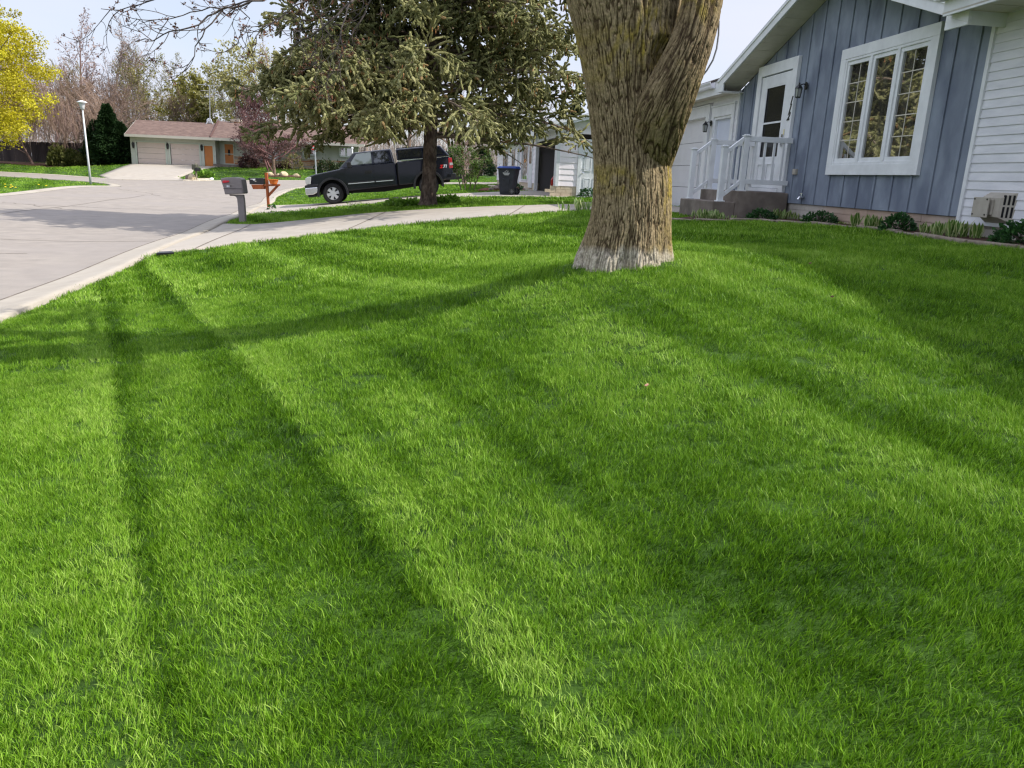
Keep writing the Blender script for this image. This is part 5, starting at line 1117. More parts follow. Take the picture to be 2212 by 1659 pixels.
# entry recess and main wall
YM = YH+.9
mb = MB(); z = zfd-.3
while z < ze: mb.hexa([(xr0, YM-.02, z), (xend, YM-.02, z), (xend, YM+.1, z), (xr0, YM+.1, z), (xr0, YM, z+.12), (xend, YM, z+.12), (xend, YM+.1, z+.12), (xr0, YM+.1, z+.12)]); z += .12
bx(mb, xr0-.1, xr0, YH, YM, zfd-.3, ze); mb.build('main_wall', m_sage, fh)
m_stone = mat('ledge_stone', srgb(196, 164, 130), srgb(150, 118, 92), scale=1.8, rough=.9, c3=srgb(206, 188, 162), s3=1.1, stretch=(1, 1, 3), bump=1, bscale=4, dist=.1, detail=2, lo=.42, hi=.58)
m_stone2 = mat('ledge_stone_buff', srgb(208, 184, 150), srgb(176, 148, 118), scale=2, rough=.9); m_stone3 = mat('ledge_stone_rust', srgb(176, 122, 86), srgb(146, 104, 78), scale=2, rough=.9); m_stone4 = mat('ledge_stone_grey', srgb(190, 180, 166), srgb(150, 140, 128), scale=2, rough=.9)
mb = MB(); r_ = np.random.default_rng(6); zs0 = zfd-.35; zst = hx(1980, 665)[2]; z = zs0
while z < zst-.02:
    h = r_.uniform(.10, .22); h = min(h, zst-z); x = xe
    while x < xend:
        w = r_.uniform(.3, .95); bx(mb, x+.012, min(xend, x+w-.012), YM-.14-r_.uniform(0, .05), YM, z+.01, z+h-.008); mb.mi[-6:] = [int(r_.integers(0, 4))]*6; x += w
    z += h
mb.build('stone_wainscot', [m_stone, m_stone2, m_stone3, m_stone4], fh)
mb = MB(); bx(mb, xe, xend, YM-.22, YM-.02, zst-.02, zst+.04); mb.build('stone_sill', m_trimt, fh)
# storm door
e0, e1 = hx(1722, 600)[0], hx(1852, 600)[0]; zet = hx(1780, 483)[2]; zeb = hx(1790, 775)[2]
mb = MB(); bx(mb, e0-.09, e0, YM-.1, YM, zeb-.1, zet+.06); bx(mb, e1, e1+.09, YM-.1, YM, zeb-.1, zet+.06); bx(mb, e0, e1, YM-.1, YM, zet, zet+.06); bx(mb, e0, e1, YM-.09, YM-.05, (zeb+zet)/2-.04, (zeb+zet)/2+.03); bx(mb, e0, e1, YM-.1, YM, zeb-.1, zeb); f_ = mb.build('entry_frame', m_sagetrim, fh)
mb = MB(); bx(mb, e0, e1, YM-.08, YM-.04, zeb, zet); ed_ = mb.build('entry_door', m_ored, fh); mb = MB(); bx(mb, (e0+e1)/2-.1, (e0+e1)/2+.1, YM-.086, YM-.08, zet-.95, zet-.45); mb.build('pane', m_dark, ed_)
mb = MB(); bx(mb, xr0-.2, xe+1.2, YH-.25, YM+.02, zfd-.3, zeb-.08); mb.build('entry_step', m_conc_st, fh)
def farwin(u0, u1, v0, v1, n):
    a = P(u0, v0, YM)[0]; b = P(u1, v0, YM)[0]; zt = P((u0+u1)/2, v0, YM)[2]; zb_ = P((u0+u1)/2, v1, YM)[2]
    mb = MB(); bx(mb, a, b, YM-.26, YM-.16, zb_, zb_+.14); bx(mb, a, b, YM-.24, YM-.16, zt-.1, zt)
    for k in range(n+1): x = a+(b-a)*k/n; bx(mb, x-.07, x+.07, YM-.24, YM-.16, zb_+.14, zt-.1)
    o = mb.build('window', m_white, fh); mb = MB(); bx(mb, a+.03, b-.03, YM-.19, YM-.15, zb_+.05, zt-.03); mb.build('pane', m_paneg, o)
farwin(541, 600, 309, 346, 5); farwin(655, 683, 314, 336, 2); farwin(735, 762, 318, 340, 2)
# roofs
def quad(mb, pts, th=.12):
    pts = [np.array(p) for p in pts]; n = np.cross(pts[1]-pts[0], pts[2]-pts[0]); n /= np.linalg.norm(n); n = n if n[2] > 0 else -n; mb.prism(pts, n*th)
ea = hx(272, 352, YH-.7); eb = hx(1555, 412, YH-.7); ra = hx(450, 140, YH+4.5); rb_ = hx(1640, 208, YH+4.5)
ec = P(790, 322, YH-.3); rc = P(770, 280, YH+5)
zeave = ea[2]; zridge = ra[2]
mb = MB(); quad(mb, [(ea[0], YH-.7, zeave), (eb[0], YH-.7, zeave), (rb_[0], YH+4.5, zridge), (ra[0], YH+4.5, zridge)])
quad(mb, [(ea[0], YH+9.7, zeave), (ea[0]+13, YH+9.7, zeave), (rb_[0], YH+4.5, zridge), (ra[0], YH+4.5, zridge)]); mb.build('roof', m_rroof, fh)
mb = MB(); quad(mb, [(eb[0]+.0, YH-.69, zeave+.004), (ec[0], YH-.69, zeave+.004), (ec[0], YH+5, zridge+.22), (hx(1690, 190, YH+5)[0], YH+5, zridge+.22)]); mb.build('main_roof', m_rroof, fh)
mb = MB(); mb.tube([(eb[0], YH-.72, zeave+.13), (hx(1690, 190, YH+5)[0], YH+4.8, zridge+.33)], .09, 6); mb.build('ridge_cap', mat('ridge_dark', srgb(84, 62, 58), rough=.9), fh)
mb = MB(); bx(mb, ea[0], ec[0], YH-.82, YH-.70, zeave-.10, zeave+.12); mb.build('gutter', m_trimt, fh)
mb = MB(); bx(mb, ea[0]+.1, ec[0], YH-.7, YH+.0, zeave-.02, zeave-.0); mb.build('soffit', m_trimt, fh)
mb = MB(); quad(mb, [(ea[0]-.02, YH-.7, zeave-.08), (ra[0]-.02, YH+4.5, zridge-.06), (ra[0]-.02, YH+4.5, zridge+.1), (ea[0]-.02, YH-.7, zeave+.1)], .03); bx(mb, xw0, xw0+.09, YH+.0, YH+9, ze, ze+.3); mb.build('rake', m_trimt, fh)
mb = MB(); mb.prism([(xw0+.02, YH, zeave-.15), (xw0+.02, YH+9, zeave-.15), (xw0+.02, YH+4.5, zridge)], (.05, 0, 0)); mb.build('gable', m_sage, fh)
c0, c1 = hx(1895, 100, YH+5)[0], hx(2010, 100, YH+5)[0]; ct = hx(1950, 118, YH+5)[2]
mb = MB(); z = zridge-.6
while z < ct-.2:
    x = c0
    for k in range(3): bx(mb, x+.01, x+(c1-c0)/3-.01, YH+4.6-r_.uniform(0, .04), YH+5.4, z, z+.17); mb.mi[-6:] = [int(r_.integers(1, 4))]*6; x += (c1-c0)/3
    z += .18
bx(mb, c0-.06, c1+.06, YH+4.52, YH+5.48, ct-.2, ct); mb.mi[-6:] = [3]*6
mb.build('chimney', [m_stone, m_stone2, m_stone3, m_stone4], fh)
mb = MB()
for zx, zy in ((396, 495), (912, 512), (1424, 535)):
    p = hx(zx, zy, YH-.12); mb = MB(); mb.lathe(p-np.array([0, 0, .28]), [(.03, 0), (.09, .06), (.11, .34), (.13, .36), (.04, .5), (.02, .55)], 8); mb.box(p+np.array([0, .06, .1]), (.05, .12, .06)); lo_ = mb.build('wall_lantern', m_black, fh)
# antenna on the roof
p0 = hx(1550, 92, YH+4.3); tw = thing('antenna_mast', p0, 'grey aerial tripod mast rising from the far ranch house roof', 'antenna')
m_galv = mat('galvanised', srgb(176, 180, 184), srgb(150, 154, 158), scale=8, rough=.5, metal=.4)
mb = MB(); ptop = P(452.5, 184, YH+4.3)
for a, b in (((1550, 92), (1487, 195)), ((1550, 92), (1606, 208)), ((1550, 92), (1560, 200))): mb.tube([hx(*a, YH+4.3), hx(*b, YH+4.3+(.6 if b[0] == 1560 else -.3))], .045, 5)
mb.build('tripod', m_galv, tw)
mb = MB(); mb.tube([hx(1550, 92, YH+4.3), ptop], .045, 5)
for k, h in enumerate((.0, .5, 1.0)):
    c = ptop-np.array([0, 0, h]); mb.tube([c-np.array([1.0-.25*k, .2, 0]), c+np.array([1.0-.25*k, .2, 0])], .02, 4)
mb.build('mast', m_galv, tw)
mb = MB(); c = hx(1533, 138, YH+4.2); mb.lathe(c, [(.02, 0), (.22, .06), (.26, .12)], 12, axis='y'); mb.build('dish', m_white, tw)
# ------------------------------------------------------------------ pickup truck with bed cap, nose towards the street
fw = G(722.5, 437.5, .035); m_paint = bpy.data.materials.new('navy_paint'); m_paint.use_nodes = True; b = m_paint.node_tree.nodes['Principled BSDF']
b.inputs['Base Color'].default_value = (.005, .006, .012, 1); b.inputs['Metallic'].default_value = 0; b.inputs['Roughness'].default_value = .22; b.inputs['Coat Weight'].default_value = .55; b.inputs['Specular IOR Level'].default_value = .2; b.inputs['Coat Roughness'].default_value = .04
ex = np.array([1, .13, 0.]); ex /= np.linalg.norm(ex); ey = np.array([-ex[1], ex[0], 0])
fpos = P(722.5, 437.5, 30.7); fpos[2] = T(fpos[0], fpos[1])+.035
rpos = fpos+ex*3.72; rpos[2] = T(rpos[0], rpos[1])+.035
exx = rpos-fpos; exx /= np.linalg.norm(exx); ezz = np.cross(exx, ey)
if ezz[2] < 0: ezz = -ezz
print('truck slope', exx[2], 'front z', fpos, 'rear', rpos)
XW = 1.04; org = fpos-exx*XW
truck = bpy.data.objects.new('pickup_truck', None); COL.objects.link(truck); Mt = Matrix.Identity(4)
for i in range(3): Mt[i][0] = exx[i]; Mt[i][1] = ey[i]; Mt[i][2] = ezz[i]
Mt.translation = Vector(org); truck.matrix_world = Mt
tag(truck, 'dark navy extended cab pickup with bed cap parked on the neighbouring driveway', 'pickup truck')
def tb(mb, name, m, parent=None, bevel=0, smooth=False):
    o = mb.build(name, m, bevel=bevel, smooth=smooth); o.parent = parent or truck; return o
def arc(cx, cz, r, a0, a1, n=10): return [(cx+r*math.cos(math.radians(a)), cz+r*math.sin(math.radians(a))) for a in np.linspace(a0, a1, n)]
RX = XW+3.72; WH = .40; HW = 1.0          # half width .98
def side(mb, pts, y0, y1): return mb.prism([(x, y0, z) for x, z in pts], (0, y1-y0, 0))
# fenders, hood and cab lower body in one skin (front clip to cab rear)
front = [(.14, .62), (.10, .84), (.10, 1.02), (.17, 1.10), (.45, 1.17), (1.05, 1.245), (1.42, 1.29), (1.50, 1.33), (3.56, 1.36), (3.56, .50), (1.66, .44)]+arc(XW, WH, .53, 5, 175, 12)+[(.45, .55)]
mb = MB(); side(mb, front, .03, 1.97); tb(mb, 'cab_body', m_paint, bevel=.05)
bed = [(3.605, .50), (3.605, 1.38), (5.66, 1.42), (5.73, 1.38), (5.75, .80), (5.70, .62), (5.40, .56)]+arc(RX, WH, .54, 15, 165, 12)+[(4.1, .50)]
mb = MB(); side(mb, bed, .03, 1.97); tb(mb, 'bed', m_paint, bevel=.045)
# greenhouse
def house_(mb, pts_low, pts_up, inset):
    n = len(pts_low)
    for sgn, yb, yt in ((0, .08, .08+inset), (1, 1.92, 1.92-inset)): pass
    lo_ = [(x, z) for x, z in pts_low]; up = [(x, z) for x, z in pts_up]
    P8 = [(lo_[0][0], .08, lo_[0][1]), (lo_[1][0], .08, lo_[1][1]), (lo_[1][0], 1.92, lo_[1][1]), (lo_[0][0], 1.92, lo_[0][1]), (up[0][0], .08+inset, up[0][1]), (up[1][0], .08+inset, up[1][1]), (up[1][0], 1.92-inset, up[1][1]), (up[0][0], 1.92-inset, up[0][1])]
    return mb.hexa(P8)
mb = MB(); house_(mb, [(1.36, 1.28), (3.54, 1.34)], [(2.02, 1.86), (3.44, 1.90)], .17); gh = tb(mb, 'cab_roof', m_paint, bevel=.06)
m_tglass = glassmat('tinted_glass', (.008, .009, .010), .04, .9); m_cglass = glassmat('clear_glass', (.10, .12, .11), .04, 1.0)
def lerp(p, q, t): return [p[i]+(q[i]-p[i])*t for i in range(3)]
def sidey(z, inset=.17, z0=1.3, z1=1.88): return .08+inset*(z-z0)/(z1-z0)
def glassp(name, pts, m, off=.008, inset=.17, z0=1.30, z1=1.88, parent=None):
    mb = MB(); mb.prism([(x, sidey(z, inset, z0, z1)-off, z) for x, z in pts], (0, .02, 0)); return tb(mb, name, m, parent)
# windshield, side glass both sides
mb = MB(); mb.prism([(1.43, .17, 1.34), (1.43, 1.83, 1.34), (1.985, 1.70, 1.83), (1.985, .30, 1.83)], (-.02, 0, .014)); tb(mb, 'windshield', m_cglass)
def both(fn):
    fn(0); fn(1)
def glass_side(name, pts, m):
    for s in (0, 1):
        mb = MB(); V = [(x, sidey(z)-.010, z) for x, z in pts]; V = V if not s else [(x, 2-y, z) for x, y, z in V]
        mb.prism(V, (0, .02 if not s else -.02, 0)); tb(mb, name, m)
glass_side('side_window', [(1.78, 1.40), (2.10, 1.80), (2.66, 1.83), (2.66, 1.41)], m_cglass)
glass_side('side_window', [(2.75, 1.41), (2.75, 1.83), (3.20, 1.84), (3.30, 1.78), (3.34, 1.44)], m_tglass)
# bed cap
mb = MB(); P8 = [(3.64, .06, 1.425), (5.70, .06, 1.455), (5.70, 1.94, 1.455), (3.64, 1.94, 1.425), (3.62, .20, 1.87), (5.36, .22, 1.88), (5.36, 1.78, 1.88), (3.62, 1.80, 1.87)]; mb.hexa(P8); cap = tb(mb, 'bed_cap', m_paint, bevel=.05)
for s in (0, 1):
    for pts in ([(3.72, 1.50), (3.72, 1.80), (4.62, 1.81), (4.62, 1.52)], [(4.70, 1.52), (4.70, 1.81), (5.24, 1.82), (5.45, 1.55)]):
        mb = MB(); V = [(x, .06+.15*(z-1.41)/.52-.012, z) for x, z in pts]; V = V if not s else [(x, 2-y, z) for x, y, z in V]; mb.prism(V, (0, .02 if not s else -.02, 0)); o = tb(mb, 'cap_window', m_tglass, cap)
mb = MB()
tb(MB().box((4.45, .45, 1.90), (1.6, .05, .03)), 'roof_rack', m_black, cap); tb(MB().box((4.45, 1.55, 1.90), (1.6, .05, .03)), 'roof_rack', m_black, cap)
for y_ in (.045, 1.955): tb(MB().box((4.66, y_, 1.432), (2.0, .012, .022)), 'cap_trim', m_chrome, cap)
tb(MB().box((3.585, 1.0, .95), (.03, 1.8, .8)), 'cab_gap', m_dark)
# doors: panels standing a few millimetres proud, with gaps
def dpan(name, pts):
    for s in (0, 1):
        mb = MB(); y0, y1 = (.018, .03) if not s else (1.97, 1.982); side(mb, pts, y0, y1); o = tb(mb, name, m_paint, bevel=.006)
        if not s: globals()['_door'] = o
dpan('front_door', [(1.62, .56), (1.56, .90), (1.60, 1.325), (2.70, 1.34), (2.70, .56)]); fdo = _door
mb = MB(); mb.box((2.50, .005, 1.10), (.2, .03, .045)); mb.box((2.50, .012, 1.10), (.26, .012, .10)); tb(mb, 'handle', m_black, fdo)
dpan('rear_door', [(2.72, .56), (2.72, 1.34), (3.50, 1.345), (3.50, .56)])
for x0, x1 in ((1.66, 2.69), (2.73, 3.42)):
    mb = MB(); mb.box(((x0+x1)/2, .008, .73), (x1-x0, .024, .075)); mo = tb(mb, 'side_moulding', m_black, bevel=.006)
    mb = MB(); mb.box(((x0+x1)/2, -.006, .715), (x1-x0-.02, .01, .028)); tb(mb, 'chrome_strip', m_chrome, mo)
# mirror
mb = MB(); mb.box((1.80, -.10, 1.42), (.16, .16, .22)); mb.box((1.86, .0, 1.36), (.06, .14, .05)); tb(mb, 'mirror', m_black, bevel=.03)
mb = MB(); mb.box((1.80, 2.10, 1.42), (.16, .16, .22)); tb(mb, 'mirror', m_black, bevel=.03)
# arch flares
m_flare = mat('flare_black', (.02, .021, .024), rough=.45)
for cx_ in (XW, RX):
    for s in (0, 1):
        mb = MB(); o_ = arc(cx_, WH, .60, -8, 188, 22); i_ = arc(cx_, WH, .52, 188, -8, 22); y0 = -.045 if not s else 1.96; pts = o_+i_
        n = len(o_); V = []; 
        for (x, z) in o_: V += [(x, y0, z), (x, y0+.085, z)]
        for (x, z) in i_[::-1]: V += [(x, y0, z), (x, y0+.085, z)]
        F = []
        for i in range(n-1):
            a = 2*i; c = 2*n+2*i; F += [(a, a+2, a+3, a+1), (c, c+1, c+3, c+2), (a, c, c+2, a+2), (a+1, a+3, c+3, c+1)]
        F += [(0, 1, 2*n+1, 2*n), (2*n-2, 4*n-2, 4*n-1, 2*n-1)]
        mb.add(V, F); tb(mb, 'wheel_flare', m_flare, bevel=.008)
        mb = MB(); side(mb, [(cx_+.56, .30), (cx_+.60, .30), (cx_+.60, .56), (cx_+.54, .56)], .02 if not s else 1.7, .30 if not s else 1.98); tb(mb, 'mud_flap', m_black)
    mb = MB(); side(mb, arc(cx_, WH, .52, 0, 180, 14), .28, 1.72); tb(mb, 'wheel_well', m_dark)
mb = MB(); side(mb, [(1.55, .36), (1.7, .50), (4.2, .54), (4.3, .40), (3.0, .30)], .35, 1.65); side(mb, [(5.2, .45), (5.3, .60), (5.68, .62), (5.6, .45)], .35, 1.65); tb(mb, 'underbody', m_dark)
# wheels
m_tyre = mat('tyre', (.018, .018, .019), rough=.85); m_alloy = mat('alloy', srgb(200, 202, 204), rough=.35, metal=.6)
for cx_ in (XW, RX):
    for s in (0, 1):
        y = .14 if not s else 1.86; f = -1 if not s else 1
        mb = MB(); mb.lathe((cx_, y, WH), [(.24, -.12), (.34, -.125), (.385, -.10), (.40, -.05), (.40, .05), (.385, .10), (.34, .125), (.24, .12)], 36, axis='y', cap=False); wl = tb(mb, 'wheel', m_tyre, smooth=False)
        mb = MB(); yo = f*.10
        mb.lathe((cx_, y+yo, WH), [(.245, -.02), (.25, .0), (.245, .02), (.225, .02), (.22, -.0), (.225, -.02)], 30, axis='y', cap=False); mb.lathe((cx_, y+yo, WH), [(.0, -.02), (.09, -.02), (.09, .02), (.0, .02)], 16, axis='y')
        for k in range(6):
            a = k*math.pi/3+.2; c_, s_ = math.cos(a), math.sin(a); w = .045
            mb.hexa([(cx_+c_*.07-s_*w, y+yo-.015, WH+s_*.07+c_*w), (cx_+c_*.07+s_*w, y+yo-.015, WH+s_*.07-c_*w), (cx_+c_*.07+s_*w, y+yo+.015, WH+s_*.07-c_*w), (cx_+c_*.07-s_*w, y+yo+.015, WH+s_*.07+c_*w), (cx_+c_*.235-s_*w*1.5, y+yo-.015, WH+s_*.235+c_*w*1.5), (cx_+c_*.235+s_*w*1.5, y+yo-.015, WH+s_*.235-c_*w*1.5), (cx_+c_*.235+s_*w*1.5, y+yo+.015, WH+s_*.235-c_*w*1.5), (cx_+c_*.235-s_*w*1.5, y+yo+.015, WH+s_*.235+c_*w*1.5)])
        tb(mb, 'rim', m_alloy, wl)
        mb = MB(); mb.lathe((cx_, y+yo*.5, WH), [(.0, -.01), (.235, -.01), (.235, .01), (0, .01)], 20, axis='y'); tb(mb, 'brake_disc', m_dark, wl)
# nose: grille, lamps, bumpers
mb = MB(); side(mb, [(.02, .42), (-.0, .46), (.0, .68), (.06, .70), (.50, .70), (.50, .50), (.3, .42)], .02, 1.98); tb(mb, 'front_bumper', m_chrome, bevel=.03)
mb = MB(); side(mb, [(.0, .70), (.0, .76), (.05, .80), (.52, .80), (.52, .70)], .0, 2.0); side(mb, [(.08, .32), (.06, .42), (.45, .42), (.4, .34)], .1, 1.9); tb(mb, 'bumper_trim', m_flare, bevel=.015)
mb = MB(); mb.box((.09, 1.0, .92), (.06, 1.1, .26)); mb.box((.055, 1.0, .93), (.03, 1.7, .05)); tb(mb, 'grille', m_chrome)
m_lamp = glassmat('lamp_lens', (.45, .46, .45), .08, .8)
for y in (.18, 1.82):
    mb = MB(); side(mb, [(.06, .82), (.06, 1.04), (.16, 1.09), (.30, 1.08), (.24, .82)], y-.165, y+.165); tb(mb, 'headlight', m_lamp, bevel=.015)
m_tail = glassmat('tail_lens', (.42, .008, .012), .15, .6); m_tail.node_tree.nodes['Principled BSDF'].inputs['Coat Weight'].default_value = .5
for s, y in ((0, .02), (1, 1.80)):
    mb = MB(); side(mb, [(5.62, .98), (5.62, 1.38), (5.765, 1.37), (5.775, .98)], y, y+.18); tl = tb(mb, 'taillight', m_tail, bevel=.015)
    mb = MB(); side(mb, [(5.66, 1.10), (5.66, 1.19), (5.782, 1.19), (5.782, 1.10)], y-.004 if not s else y+.1, y+.1 if not s else y+.185); tb(mb, 'reverse_lens', m_lamp, tl)
mb = MB(); side(mb, [(5.45, .56), (5.50, .78), (5.86, .78), (5.88, .66), (5.80, .54)], .03, 1.97); tb(mb, 'rear_bumper', m_flare, bevel=.02)
mb = MB(); mb.box((5.98, 1.0, .58), (.32, .08, .08)); mb.box((6.1, 1.0, .66), (.06, .06, .12)); tb(mb, 'tow_hitch', m_black)
# door mouldings and decal lettering
def tdec(s, x, z, size, m, sh=.25):
    Mx = Matrix(((1, 0, 0, x), (0, 0, -1, .021), (0, 1, 0, z), (0, 0, 0, 1))); o = text_mesh(s, size, 'decal', m, None, Mx, shear=sh, extrude=.003, bold=.008); o.parent = truck
m_dred = mat('decal_red', srgb(206, 30, 30), rough=.5); m_dsil = mat('decal_silver', srgb(206, 208, 212), rough=.5)
tdec('Z', 5.32, 1.07, .155, m_dred); tdec('71', 5.47, 1.07, .155, m_dsil)
mb = MB(); mb.tube([(.95, .3, 1.25), (.93, .28, 1.9)], .004, 4); tb(mb, 'aerial', m_black)

# ------------------------------------------------------------------ mailboxes, lamp post, small street things
m_mbx = mat('mailbox_plastic', srgb(142, 134, 132), srgb(132, 124, 122), scale=6, rough=.55)
def pz(u, v, Y, mp=(840/1.8228, 660/1.8228, 290/2005/1.8228)): return P(mp[0]+mp[2]*u, mp[1]+mp[2]*v, Y)
base = G(521, 481); YB = base[1]; mbx = thing('grey_mailbox', (base[0], base[1], T(base[0], base[1])), 'grey moulded plastic mailbox on its own post with red flag and number sticker', 'mailbox')
def zpoly(mb, pts, y0, dy): return mb.prism([pz(a, b, YB)*np.array([1, 0, 1])+np.array([0, y0, 0]) for a, b in pts], (0, dy, 0))
mb = MB(); zpoly(mb, [(690, 1520), (865, 1520), (850, 1200), (828, 900), (803, 735), (410, 730), (440, 770), (560, 772), (610, 800), (632, 850), (650, 1000)], YB+.02, .13); mb.build('post', m_mbx, mbx, bevel=.018)
mb = MB(); zpoly(mb, [(345, 728), (835, 712), (800, 320), (745, 278), (600, 262), (380, 266), (225, 298), (228, 320), (310, 570)], YB-.10, .36); bd = mb.build('box', m_mbx, mbx, bevel=.025)
mb = MB(); zpoly(mb, [(305, 566), (805, 572), (806, 582), (308, 578)], YB-.106, .01); mb.build('seam', m_dark, mbx)
mb = MB(); zpoly(mb, [(806, 330), (858, 690), (835, 712), (795, 330)], YB-.108, .38); mb.build('door', mat('mailbox_door', srgb(120, 112, 112), rough=.55), mbx, bevel=.006)
mb = MB(); zpoly(mb, [(290, 365), (330, 348), (460, 352), (478, 375), (470, 395), (330, 422), (292, 410)], YB-.135, .03); mb.build('flag', mat('flag_red', srgb(222, 62, 72), srgb(200, 48, 58), scale=20, rough=.5), mbx, bevel=.01)
mb = MB(); zpoly(mb, [(398, 478), (484, 478), (484, 530), (398, 530)], YB-.108, .008); mb.build('number_sticker', m_white, mbx)
def ftext(s, u, v, Y, size, m, parent, name='lettering', sh=0, bold=.0):
    p = pz(u, v, Y); Mx = Matrix(((1, 0, 0, p[0]), (0, 0, -1, Y), (0, 1, 0, p[2]), (0, 0, 0, 1))); return text_mesh(s, size, name, m, parent, Mx, extrude=.001, shear=sh, bold=bold)
ftext('112', 441, 504, YB-.1125, .075, m_black, mbx)
mb = MB(); zpoly(mb, [(295, 462), (600, 462), (600, 468), (295, 468)], YB-.106, .01); zpoly(mb, [(320, 536), (610, 536), (610, 541), (320, 541)], YB-.106, .01); mb.build('moulded_line', mat('mailbox_light', srgb(166, 158, 156)), mbx)
# wooden post with black box and planter
m_cedar = mat('cedar_stain', srgb(160, 88, 46), srgb(130, 68, 34), scale=8, rough=.7, stretch=(1, 1, .12))
base = G(580.5, 449.5); YC = base[1]; YB = YC
wm = thing('wooden_mailbox_post', (base[0], base[1], T(base[0], base[1])), 'reddish brown wooden post with cross arm and brace, second from the camera', 'mailbox post')
mb = MB(); zpoly(mb, [(1482, 1125), (1536, 1125), (1480, 140), (1408, 140)], YB-.07, .12); mb.build('post', m_cedar, wm, bevel=.006)
mb = MB(); zpoly(mb, [(1385, 455), (1832, 448), (1832, 500), (1385, 505)], YB-.12, .08); mb.build('cross_arm', m_cedar, wm, bevel=.004)
mb = MB(); zpoly(mb, [(1055, 462), (1405, 462), (1412, 585), (1105, 585)], YB-.12, .25); mb.build('newspaper_box', m_cedar, wm, bevel=.004)
mb = MB(); zpoly(mb, [(1515, 700), (1705, 500), (1785, 500), (1520, 790)], YB-.05, .08); mb.build('brace', m_cedar, wm, bevel=.004)
p = pz(1200, 455, YC); bb = thing('black_mailbox', (p[0], YC, p[2]), 'black metal mailbox with a pale sticker on the wooden arm', 'mailbox')
mb = MB(); zpoly(mb, [(1012, 452), (1398, 456), (1398, 300), (1380, 284), (985, 280), (995, 300)], YB-.12, .22); mb.build('body', m_black, bb, bevel=.03)
mb = MB(); zpoly(mb, [(1033, 305), (1168, 303), (1165, 350), (1110, 350), (1100, 322), (1040, 322)], YB-.126, .008); mb.build('sticker', m_white, bb); mb = MB(); zpoly(mb, [(1155, 362), (1196, 362), (1196, 380), (1155, 380)], YB-.126, .008); mb.build('number_plate', m_trimt, bb)
mb = MB(); zpoly(mb, [(968, 292), (990, 290), (992, 318), (975, 318)], YB-.14, .26); mb.build('door_lip', m_black, bb)
p = pz(1655, 450, YC); pot = thing('terracotta_planter', (p[0], YC-.04, p[2]), 'orange terracotta planter with pale numerals standing on the wooden arm', 'planter')
kk = 290/2005/1.8228*YC/FPX; mb = MB(); mb.lathe((p[0], YC-.06, p[2]), [(85*kk, 0), (98*kk, 40*kk), (122*kk, 105*kk), (130*kk, 108*kk), (132*kk, 120*kk), (120*kk, 122*kk), (112*kk, 100*kk)], 20); mb.build('bowl', mat('terracotta', srgb(206, 112, 44), srgb(186, 96, 36), scale=8, rough=.7), pot)
ftext('319', 1690, 400, YC-.06-112*kk, .07, mat('number_cream', srgb(226, 170, 110)), pot, sh=.1)
# street lamp
base = G(193.5, 388.5); YL = base[1]; print('lamp Y', YL); YL = 50.5; pb = P(193.5, 388.5, YL); pt = P(178.2, 262, YL)
lamp = thing('street_lamp', (pb[0], YL, T(pb[0], YL)), 'slim white street lamp with round flat cap leaning slightly at the grass corner', 'street lamp')
def lz(zx, zy): s = 620/2212/1.8228; return P(zx*s, 350/1.8228+zy*s, YL)
b0 = lz(1272, 1296); b0[2] = min(b0[2], T(b0[0], YL)); t0 = lz(1160, 292); mb = MB(); mb.tube([b0, (b0*.6+t0*.4), t0], [.075, .06, .045], 10); mb.build('pole', mat('lamp_white', srgb(210, 212, 214), srgb(186, 188, 190), scale=3, rough=.4), lamp, smooth=True)
kq = 620/2212/1.8228*YL/FPX; c = t0; mb = MB(); mb.lathe(c, [(12*kq, 0), (26*kq, 8*kq), (28*kq, 40*kq), (38*kq, 70*kq), (42*kq, 85*kq)], 14); mb.build('lantern', mat('lamp_frost', srgb(196, 198, 200), rough=.3), lamp, smooth=True)
mb = MB(); mb.lathe(c+np.array([0, 0, 85*kq]), [(44*kq, 0), (64*kq, 4*kq), (66*kq, 10*kq), (40*kq, 22*kq), (12*kq, 30*kq), (4*kq, 34*kq)], 18); mb.build('cap', m_white, lamp, smooth=True)
# far mailbox pair on a post beside the driveway
YF = 58.8
def f6(zx, zy, Y=YF): return P(230.4+.14385*zx, 241.4+.14385*zy, Y)
m_greyw = mat('weathered_post', srgb(146, 140, 120), srgb(120, 112, 96), scale=8, rough=.9)
b0 = f6(1352, 1005); b0[2] = T(b0[0], YF); fm = thing('far_mailbox_post', b0, 'thin weathered post holding two small dark boxes at the far driveway', 'mailbox post')
mb = MB(); mb.tube([b0, f6(1334, 770)], .055, 6); mb.build('post', m_greyw, fm)
mb = MB(); c = f6(1328, 830); mb.box(c, (.34, .5, .40)); mb.build('paper_tube', mat('olive_box', srgb(78, 78, 66), rough=.6), fm, bevel=.05)
mb = MB(); c = f6(1362, 866); mb.box(c, (.30, .5, .28)); mb.build('box', m_black, fm, bevel=.05)
m_bould = mat('buff_boulder', srgb(196, 180, 150), srgb(160, 144, 118), scale=2, rough=.95, bump=.6, bscale=6, dist=.05)
def fg(zx, zy, Y): p = f6(zx, zy, Y); return (p[0], p[1], T(p[0], p[1])+.02)
rock(fg(1275, 990, 59), (.42, .3, .34), 'large buff boulder at the foot of the far driveway mailbox', 21, m_bould, 'boulders at the far house'); rock(fg(1218, 985, 59), (.22, .2, .28), 'small brown boulder left of the larger buff one by the far driveway', 22, m_rock, 'boulders at the far house'); rock(fg(1578, 1018, 59), (.16, .16, .14), 'single bright white stone at the end of the gravel patch', 23, m_white, 'boulders at the far house')
